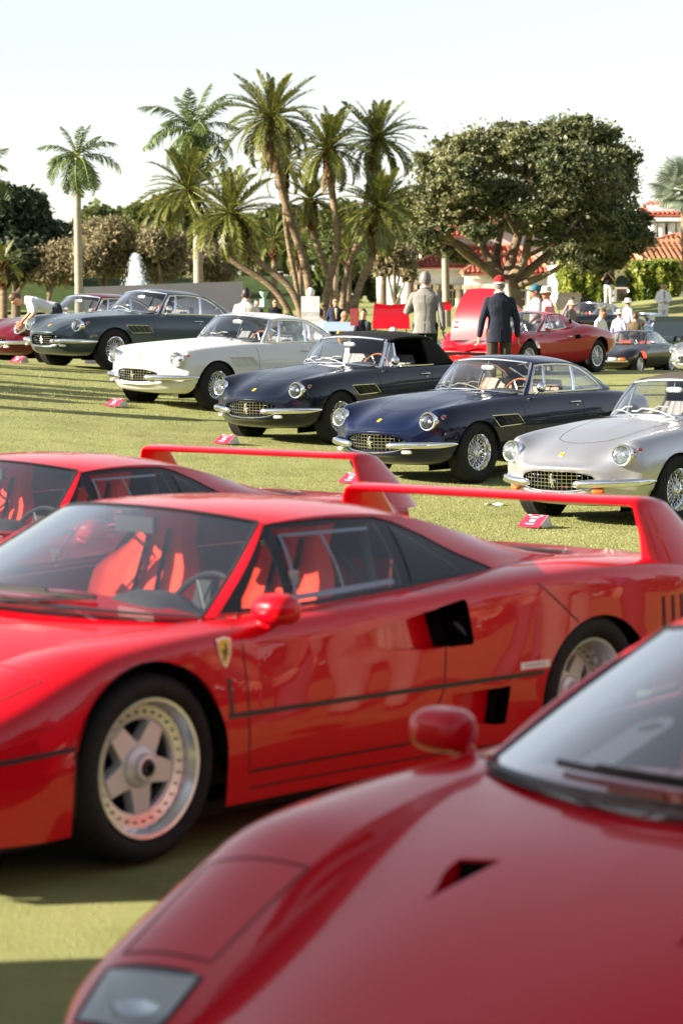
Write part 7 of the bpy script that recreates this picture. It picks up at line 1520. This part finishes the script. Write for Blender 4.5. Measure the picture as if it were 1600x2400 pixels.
def person(label, loc, face=0., h=1.78, top='shirt', tc=(.5, .5, .5), bc=(.1, .1, .1), hair='dark', hat=None, hatc=(.6, .5, .4), skin=0, arms=None, lean=0., tilt=0., turn=0., seated=False, glasses=False, tie=None, bald=False, collar=None, sleeves='long', group='visitors and exhibitors', hem=None, vox=.014, stride=0.):
    """face: heading in radians, 0 looks towards the camera (-y)"""
    root = thing('person', label, 'person', loc, (0, 0, face), group); k = h/1.78; S = lambda p: Vector(p)*k
    Lm = Matrix.Rotation(lean, 3, 'X'); hipz = .93 if not seated else .50; B = lambda p: S(Vector((0, 0, hipz)) + Lm @ Vector((p[0], p[1], p[2]-.93)))     # torso-relative point
    hip = [S((s*.095, 0, hipz)) for s in (1, -1)]
    if seated: kn = [S((s*.14, -.42, .50)) for s in (1, -1)]; an = [S((s*.14, -.40, .09)) for s in (1, -1)]
    else: kn = [S((s*.10, -.02 - s*stride*.5, .50)) for s in (1, -1)]; an = [S((s*.115, .02 - s*stride, .085)) for s in (1, -1)]
    sh = [B((s*.168, .01, 1.392)) for s in (1, -1)]; arms = arms or {}
    ar = []
    for i, s in enumerate((1, -1)):
        e, w = arms.get('L' if s == 1 else 'R', ((s*.245, .03, 1.14), (s*.258, -.05, .90))); ar.append((B(e), B(w)))
    nk = B((0, .015, 1.50)); hd = B((0, -.015, 1.632)); Hm = (Lm if lean < .6 else Matrix.Rotation(lean*.9, 3, 'X')) @ Matrix.Rotation(turn, 3, 'Z') @ Matrix.Rotation(tilt, 3, 'X'); H = lambda p: hd + Hm @ S(p)
    m = MB(); m.ell(hd, S((.076, .095, .112)), 14, 18, R=Hm); m.ell(H((0, -.028, -.065)), S((.056, .062, .060)), 10, 14, R=Hm); m.ell(H((0, -.100, -.020)), S((.013, .020, .026)), 8, 10, R=Hm)
    for s in (1, -1): m.ell(H((s*.077, .012, -.012)), S((.012, .022, .034)), 8, 10, R=Hm)
    m.ell(H((0, -.083, .030)), S((.055, .018, .016)), 8, 10, R=Hm); limb(m, [B((0, .008, 1.41)), nk, H((0, .01, -.06))], [.062*k, .060*k, .060*k])
    rings(m, [(B((0, 0, .90)), .150*k, .105*k, 0), (B((0, 0, 1.10)), .138*k, .095*k, 0), (B((0, .005, 1.30)), .162*k, .105*k, 0), (B((0, .01, 1.40)), .140*k, .075*k, 0), (B((0, .012, 1.45)), .07*k, .055*k, 0)], R=Lm)
    for i in range(2):
        limb(m, [hip[i], kn[i], an[i]], [.075*k, .050*k, .036*k]); limb(m, [sh[i], ar[i][0], ar[i][1]], [.052*k, .040*k, .027*k])
    me = remesh(m, vox); bm = bmesh.new(); bm.from_mesh(me)
    x = MB(); 
    for i, s in enumerate((1, -1)): hand(x, ar[i][1], ar[i][0], s, .55, k)
    x.m = [0]*len(x.f)
    f = MB()
    for s in (1, -1): f.ell(H((s*.032, -.086, .004)), S((.013, .008, .007)), 6, 8, R=Hm)
    f.m = [1]*len(f.f); n0 = len(f.f); f.tube([H((-.024, -.083, -.072)), H((0, -.090, -.070)), H((.024, -.083, -.072))], .0045*k, 5); f.m[n0:] = [2]*(len(f.f)-n0)
    x.add(f.v, f.f); x.m[-len(f.f):] = f.m; xm = x.mesh('t', [SK[skin], EYE, LIP], 60); bm.from_mesh(xm); me2 = bpy.data.meshes.new('body'); bm.to_mesh(me2); bm.free()
    for q in (SK[skin], EYE, LIP): me2.materials.append(q)
    mi = np.zeros(len(me2.polygons), np.int32); mi[-len(x.f):] = x.m; me2.polygons.foreach_set('material_index', mi); me2.polygons.foreach_set('use_smooth', [True]*len(me2.polygons)); link('body', me2, root)
    # trousers and shoes
    t = MB(); rings(t, [(B((0, 0, .84)) if not lean else S((0, 0, hipz-.09)), .165*k, .115*k, 0), (S((0, 0, hipz)), .172*k, .122*k, 0), (B((0, 0, 1.02)), .158*k, .112*k, 0)])
    for i in range(2): limb(t, [hip[i] + S((0, 0, .02)), kn[i], an[i] + S((0, .01, .01))], [.100*k, .072*k, .064*k])
    tm = remesh(t, vox, 3); tm.materials.clear(); tm.materials.append(cloth('trouser_cloth', bc)); tm.polygons.foreach_set('use_smooth', [True]*len(tm.polygons)); link('trousers', tm, root)
    for i, s in enumerate((1, -1)):
        q = an[i]; g = MB(); g.ell(q + S((0, -.06, -.045)), S((.045, .125, .042)), 8, 14, e=.8); g.box(q + S((0, -.055, -.072)), S((.075, .24, .022))); g.build('shoe', SHOE, root, 50)
    # upper garment
    c = MB(); jk = top == 'jacket'; ex = .018 if jk else .008
    hemz = hem if hem else (.80 if jk else .90)
    rings(c, [(B((0, 0, hemz)), (.186 if jk else .170)*k, (.130 if jk else .122)*k, 0), (B((0, 0, .98)), (.172 if jk else .160)*k, (.122 if jk else .116)*k, 0), (B((0, .0, 1.14)), (.160 if jk else .150)*k, (.113 if jk else .105)*k, 0), (B((0, .005, 1.30)), (.192 if jk else .180)*k, (.122 if jk else .112)*k, 0), (B((0, .01, 1.39)), (.198 if jk else .186)*k, (.108 if jk else .098)*k, 0), (B((0, .012, 1.435)), .158*k, .088*k, 0), (B((0, .015, 1.475)), .105*k, .074*k, 0), (B((0, .015, 1.505)), .068*k, .066*k, 0)], R=Lm)
    for i in range(2):
        e, w = ar[i]; full = sleeves == 'long'; end = e.lerp(w, .90 if full else .0) if full else sh[i].lerp(e, .80)
        limb(c, [sh[i], e, end] if full else [sh[i], end], ([.064*k, .054*k, .043*k] if jk else [.060*k, .050*k, .038*k]) if full else [.070*k, .066*k])
    cm = remesh(c, vox, 3); cm.materials.clear(); cm.materials.append(cloth('garment_cloth', tc, wrinkle=.6)); cm.polygons.foreach_set('use_smooth', [True]*len(cm.polygons)); link('jacket' if jk else 'shirt', cm, root)
    if collar is not None:
        g = MB(); g.tube([nk + S((.067*cos(q), .064*sin(q) + .0, .012 + .012*sin(q))) for q in np.linspace(0, 2*pi, 20, endpoint=False)], .014*k, 8, closed=True); g.build('collar', cloth('collar_cloth', collar), root)
    if jk:
        fr = MB(); F = lambda x, z, d=0: B((x, -.128 - d, z))
        if tie: fr.add([B((-.05, -.112, 1.46)), B((.05, -.112, 1.46)), B((.012, -.137, 1.14))], [(0, 1, 2)]); fr.build('shirt_front', cloth('shirt_cloth', (.72, .72, .72)), root, 0); g = MB(); g.tube([B((0, -.115, 1.47)), B((0, -.138, 1.38)), B((0, -.142, 1.18))], [.016, .022, .026], 6, flat=.3); g.build('tie', cloth('tie_cloth', tie), root)
        g = MB(); g.tube([B((0, .128, hemz + .01)), B((0, .125, .99))], .004, 4); g.tube([B((0, .125, 1.02)), B((0, .12, 1.14)), B((0, .133, 1.30)), B((0, .118, 1.42))], .003, 4); g.build('back_seam', cloth('seam_cloth', tuple(.4*q for q in tc)), root)
    # hair, hats, glasses
    if not bald and HAIR[hair]:
        g = MB(); P = []
        for i in range(11):
            a = .0 + 1.0*i/10; ring = []
            for j in range(26):
                b = 2*pi*j/26; drop = (2.2 if sin(b) > -.2 else 1.15 - .25*(sin(b) < -.7)); el = pi/2 - a*drop; rr = 1.055 + .025*sin(b*7 + a*9) + .015*sin(b*13 - a*15)
                ring.append(H((.078*rr*cos(el)*cos(b), .006 + .097*rr*cos(el)*sin(b), .010 + .114*rr*sin(el))))
            P.append(ring)
        g.grid(P, cv=True); g.build('hair', HAIR[hair], root, 60)
    if hat:
        hm = cloth('hat_cloth', hatc, wrinkle=.2); g = MB(); g.ell(H((0, .008, .045)), S((.088, .106, .085)), 10, 18, R=Hm) if hat == 'cap' else g.grid([[H((r*.094*cos(b), .006 + r*.112*sin(b), z)) for b in np.linspace(0, 2*pi, 22, endpoint=False)] for r, z in ((1.0, .035), (1.0, .075), (.93, .125), (.70, .145), (.0, .140))], cv=True)
        if hat == 'cap': g.grid([[H((x, y, .035 - .02*(x/.08)**2 - (0 if t == 0 else .012))) for x, y in [(.084*sin(q), -.09 - t*.085*cos(q*.9) ) for q in np.linspace(-1.25, 1.25, 13)]] for t in (0, .5, 1)])
        else: g.grid([[H((r*.095*cos(b), .006 + r*.112*sin(b), z + .012*cos(2*b)*(r-1))) for b in np.linspace(0, 2*pi, 26, endpoint=False)] for r, z in ((1.0, .036), (1.35, .030), (1.72, .016), (1.73, .010), (1.0, .026))], cv=True)
        ho = g.build('hat', hm, root, 60)
        if hat == 'cap2': pass
    if glasses:
        g = MB(); [g.ell(H((s*.033, -.098, .010)), S((.029, .008, .020)), 6, 12, e=.7) for s in (1, -1)]; g.tube([H((-.075, -.02, .016)), H((-.062, -.095, .016)), H((.062, -.095, .016)), H((.075, -.02, .016))], .003, 4); g.build('sunglasses', EYE, root)
    return root
def stand(u, Y, dz=None):
    x = (u/.98-800)/F_PX*Y; return (x, Y, gz(x, Y) if dz is None else dz)
BACK = pi
# two men with their backs to us
p1 = person('grey haired man seen from behind in a pale grey blazer', (1.27, 36.8, gz(1.27, 36.8)), BACK - .15, 1.82, 'jacket', (.23, .222, .20), (.02, .02, .022), 'grey', arms={'R': ((-.25, .03, 1.14), (-.265, .0, .90)), 'L': ((.275, .02, 1.16), (.16, -.22, 1.22))}, collar=(.55, .45, .44), vox=.010, hem=.84)
p2 = person('man seen from behind in a navy blazer and a red and white cap', (2.30, 35.4, gz(2.30, 35.4)), BACK + .10, 1.80, 'jacket', (.022, .026, .042), (.065, .050, .036), 'grey', 'cap', (.45, .015, .02), arms={'L': ((.25, .03, 1.13), (.285, -.02, .88)), 'R': ((-.25, .03, 1.13), (-.275, -.02, .88))}, collar=(.7, .7, .7), vox=.010, hem=.80)
hd = [o for o in p2.children if o.name.startswith('hat')][0]
g = MB(); g.tube([(.088*cos(q), .008 + .104*sin(q), 1.651) for q in np.linspace(.15*pi, .85*pi, 12)], .014, 6, flat=.6); g.xf(Matrix.Scale(1.80/1.78, 4)); g.build('cap_band', cloth('white_band', (.75, .74, .72)), hd)
person('man in a teal cap and white tee shirt raising one arm', stand(1228, 48), -1.35, 1.78, 'shirt', (.74, .66, .66), (.10, .12, .2), 'dark', 'cap', (.035, .16, .22), 1, arms={'R': ((-.22, -.20, 1.22), (-.19, -.38, 1.38)), 'L': ((.24, -.03, 1.15), (.24, -.2, 1.0))}, sleeves='short', glasses=True)
person('man in a cream sun hat and pink shirt beside the one in the teal cap', stand(1254, 48.4), -1.2, 1.76, 'shirt', (.78, .33, .34), (.3, .26, .2), 'grey', 'sun', (.62, .56, .45), 1)
person('visitor in a mauve brown shirt bending beside the pale gold raised bonnet', stand(1296, 80), 1.0, 1.72, 'shirt', (.30, .22, .22), (.05, .05, .06), 'dark', lean=.35)
person('visitor in a cream straw hat beside the pale gold raised bonnet', stand(1309, 78), .6, 1.68, 'shirt', (.16, .14, .14), (.05, .05, .06), 'brown', 'sun', (.72, .58, .40))
ph = person('photographer in a black polo and white trousers before the left hedge', (11.43, 104, gz(11.43, 104)), -.25, 1.80, 'shirt', (.018, .018, .02), (.66, .63, .58), 'dark', arms={'R': ((-.25, -.10, 1.20), (-.09, -.26, 1.47)), 'L': ((.25, -.10, 1.20), (.05, -.27, 1.45))}, sleeves='short')
g = MB(); g.box((0, -.30, 1.60), (.15, .09, .10)); g.tube([(0, -.33, 1.60), (0, -.48, 1.60)], .042, 12); tag(g.build('camera_body', M['blk'], None, 30, loc=ph.location), 'black camera held up by the photographer in the black polo', 'camera'); bpy.context.scene.objects['camera_body'].rotation_euler = (0, 0, -.25)
person('man in a white jacket looking down at his phone in front of the right hedge', (11.53, 87, gz(11.53, 87)), .15, 1.84, 'jacket', (.78, .76, .77), (.74, .71, .70), 'brown', tilt=.35, arms={'R': ((-.27, -.02, 1.16), (-.06, -.26, 1.10)), 'L': ((.27, -.02, 1.16), (.05, -.27, 1.08))}, tie=(.10, .05, .04), glasses=True)
person('man in a white shirt and sunglasses looking down behind the tail of the red coupe', (5.93, 56, gz(5.93, 56)), .9, 1.64, 'shirt', (.76, .75, .74), (.05, .05, .06), 'brown', tilt=.25, lean=.15, glasses=True, arms={'R': ((-.26, -.05, 1.16), (-.10, -.30, 1.05)), 'L': ((.26, -.05, 1.16), (.12, -.30, 1.02))})
person('visitor in a lilac shirt and straw hat seen from behind', (8.47, 74, gz(8.47, 74)), 2.5, 1.74, 'shirt', (.42, .40, .66), (.3, .28, .24), 'grey', 'sun', (.70, .62, .46))
person('visitor in a white hat standing just behind the one in the lilac shirt', (9.2, 78, gz(9.2, 78)), 2.2, 1.78, 'shirt', (.5, .47, .52), (.1, .1, .1), 'grey', 'sun', (.78, .74, .66))
person('short haired man in an olive brown shirt seen from behind, right of the lilac shirt', (8.54, 70.5, gz(8.54, 70.5)), 2.9, 1.72, 'shirt', (.13, .10, .055), (.1, .09, .07), 'brown')
person('curly haired man in a pale jacket seen from behind over the white coupe', stand(566, 46), BACK - .1, 1.80, 'jacket', (.68, .62, .56), (.3, .28, .25), 'dark', collar=(.7, .68, .66))
person('man in a dark navy jacket turned left, right of the curly haired man', (-2.62, 75, -.05), .6, 1.78, 'jacket', (.02, .03, .07), (.02, .02, .03), 'dark', tie=(.02, .02, .03))
person('man in a black shirt and sunglasses standing on the far lawn', (-2.05, 75, -.05), .15, 1.79, 'shirt', (.012, .013, .018), (.02, .02, .02), 'brown', glasses=True)
person('brown haired person in a white shirt seen from behind, right of the sign board', (-.52, 60, -.22), 2.6, 1.74, 'shirt', (.74, .70, .69), (.1, .1, .12), 'dark')
person('fair haired person in a white shirt half hidden beside the sign board', (-.70, 61, -.22), 2.9, 1.72, 'shirt', (.72, .66, .65), (.1, .1, .12), 'blond')
person('man in a navy suit with a yellow tie and sunglasses', (-.17, 69, -.02), .1, 1.80, 'jacket', (.025, .03, .06), (.025, .03, .05), 'brown', glasses=True, tie=(.55, .33, .05))
person('bald man in a mustard jacket', (.06, 60, -.28), 1.1, 1.76, 'jacket', (.45, .24, .04), (.1, .09, .08), 'none', bald=True, skin=1)
person('dark haired man in a dark suit and white shirt beside the red folder', (.52, 58, -.25), .7, 1.78, 'jacket', (.02, .02, .028), (.02, .02, .03), 'dark', tie=(.04, .04, .05), turn=-.9)
fb_ = at(814, 728, 57.5); g = MB(); g.box((0, 0, 0), (.20, .02, .40)); g.box((0, -.012, 0), (.17, .004, .36), 1); tag(g.build('red_folder', [M['cardred'], mat('folder_panel', (.30, .05, .04), .5)], None, 0, loc=fb_), 'dark red presentation folder standing open left of the dark suited man', 'folder')
person('person in a white cap crouching in front of the large red raised bonnet', (1.06, 50, -.12), .2, 1.74, 'shirt', (.02, .02, .025), (.03, .03, .03), 'dark', 'cap', (.74, .70, .66), seated=True, tilt=.1)
g = MB(); g.box((0, .05, .40), (.40, .40, .04)); [g.tube([(sx*.17, .05+sy*.17, .39), (sx*.17, .05+sy*.17, 0)], .015, 6) for sx in (1, -1) for sy in (1, -1)]; tag(g.build('stool', M['blk'], None, 20, loc=(1.06, 50, -.12)), 'low black stool under the person in the white cap', 'stool')
person('person in a white shirt bending down beside the slate grey car', (-4.86, 41.3, gz(-4.86, 41.3)), -1.35, 1.76, 'shirt', (.78, .77, .80), (.045, .055, .075), 'brown', lean=1.30, arms={'R': ((-.22, -.14, 1.30), (-.20, -.36, 1.42)), 'L': ((.22, -.16, 1.28), (.18, -.38, 1.40))}, sleeves='short', vox=.011)
person('man in a cream linen blazer cut off by the left edge', (-5.62, 37.6, gz(-5.62, 37.6)), 1.2, 1.86, 'jacket', (.58, .53, .45), (.16, .16, .17), 'brown', vox=.012)
# bystanders left of the frame: only their shadows reach the lawn
SH = 'bystanders beyond the left edge whose shadows cross the lawn'
for k, (x, y) in enumerate([(-6.9, 35.6), (-7.5, 34.2), (-6.6, 33.0), (-7.9, 32.0), (-6.2, 31.0), (-8.3, 36.6), (-7.2, 36.9), (-7.1, 33.6), (-6.5, 34.4), (-8.6, 33.0)]):
    person('bystander in dark clothes just outside the left edge of the photo', (x, y, gz(x, y)), .6*k, 1.72 + .04*(k % 3), 'jacket' if k % 2 else 'shirt', (.10, .10, .12), (.05, .05, .06), 'brown', group=SH, vox=.03)
for k, (x, y) in enumerate([(2.7, 8.9), (3.2, 8.1), (4.1, 9.8), (3.6, 6.9), (2.2, 9.7), (2.9, 10.3), (3.7, 8.7), (2.35, 8.1)]):
    person('bystander just outside the right edge of the photo, mirrored in the red paint', (x, y, gz(x, y)), 1.9 - .3*k, 1.72 + .03*(k % 5), 'shirt', ((.30, .27, .24), (.05, .07, .14), (.25, .16, .10), (.10, .10, .12))[k % 4], ((.3, .26, .2), (.05, .05, .06), (.1, .1, .12), (.06, .06, .07))[k % 4], 'brown', group='bystanders beyond the right edge', vox=.03)
# ---------------------------------------------------------------- information cards on the grass and small litter
CG = 'red information cards in front of the parked cars'
def card(label, u, v, Y=None, yaw=-.62):
    """folded crimson card: printed face leaning back, pale support behind"""
    lo, hi = 3., 80.
    for _ in range(50):
        y = (lo+hi)/2; p = at(u, v, y)
        if p.z > gz(p.x, y): lo = y
        else: hi = y
    p = at(u, v, lo); p.z = gz(p.x, p.y) + .006; t = thing('information_card', label, 'card', p, (0, 0, yaw), CG)
    W, H = .112, .185; a = lambda x, s: Vector((x*W, s*H*.86, .012 + s*H*.50))
    g = MB(); g.prism([a(-1, 0), a(1, 0), a(1, 1), a(-1, 1)], (0, .004, -.006)); g.build('printed_face', M['cardred'], t, 0)
    g = MB(); n = Vector((0, -.003, .0055))
    q = lambda x0, x1, s0, s1: g.add([a(x0, s0) + n, a(x1, s0) + n, a(x1, s1) + n, a(x0, s1) + n], [(0, 1, 2, 3)])
    q(-.24, .26, .36, .58)
    for k, s in enumerate((.70, .75, .80)): q(-.5 + .1*k, .5 - .12*k, s, s + .018)
    q(-.75, -.45, .88, .95); q(.35, .62, .86, .94); q(-.5, .4, .20, .225); q(-.35, .3, .14, .16); g.build('print', M['paper'], t, 0)
    g = MB(); g.prism([a(-1, 1) + Vector((0, .004, 0)), a(1, 1) + Vector((0, .004, 0)), Vector((W, H*1.25, .0)), Vector((-W, H*1.25, .0))], (0, .004, .0)); g.prism([a(1, .18), a(1, 1), Vector((W, H*1.25, .0)), Vector((W, H*.3, 0))], (-.004, 0, 0)); g.build('card_support', M['paper'], t, 0)
    return t
card('crimson information card in front of the burgundy car at the left edge', 32, 834)
card('crimson information card in front of the white coupe', 254, 935)
card('crimson information card in front of the dark blue convertible', 506, 1021)
card('crimson information card peeping out behind the wing of the rear red supercar', 796, 1112)
card('crimson information card in front of the silver convertible', 1213, 1214)
p = at(1133, 1105, 23.6); p.z = gz(p.x, p.y) + .01; g = MB(); g.grid([[(-.09 + .18*i/5, -.05 + .1*j/3, .012*sin(i*1.3 + j)) for j in range(4)] for i in range(6)]); tag(g.build('paper_scrap', M['paper'], None, 0, loc=p), 'white scrap of paper on the grass beside the dark blue coupe wheel', 'litter')
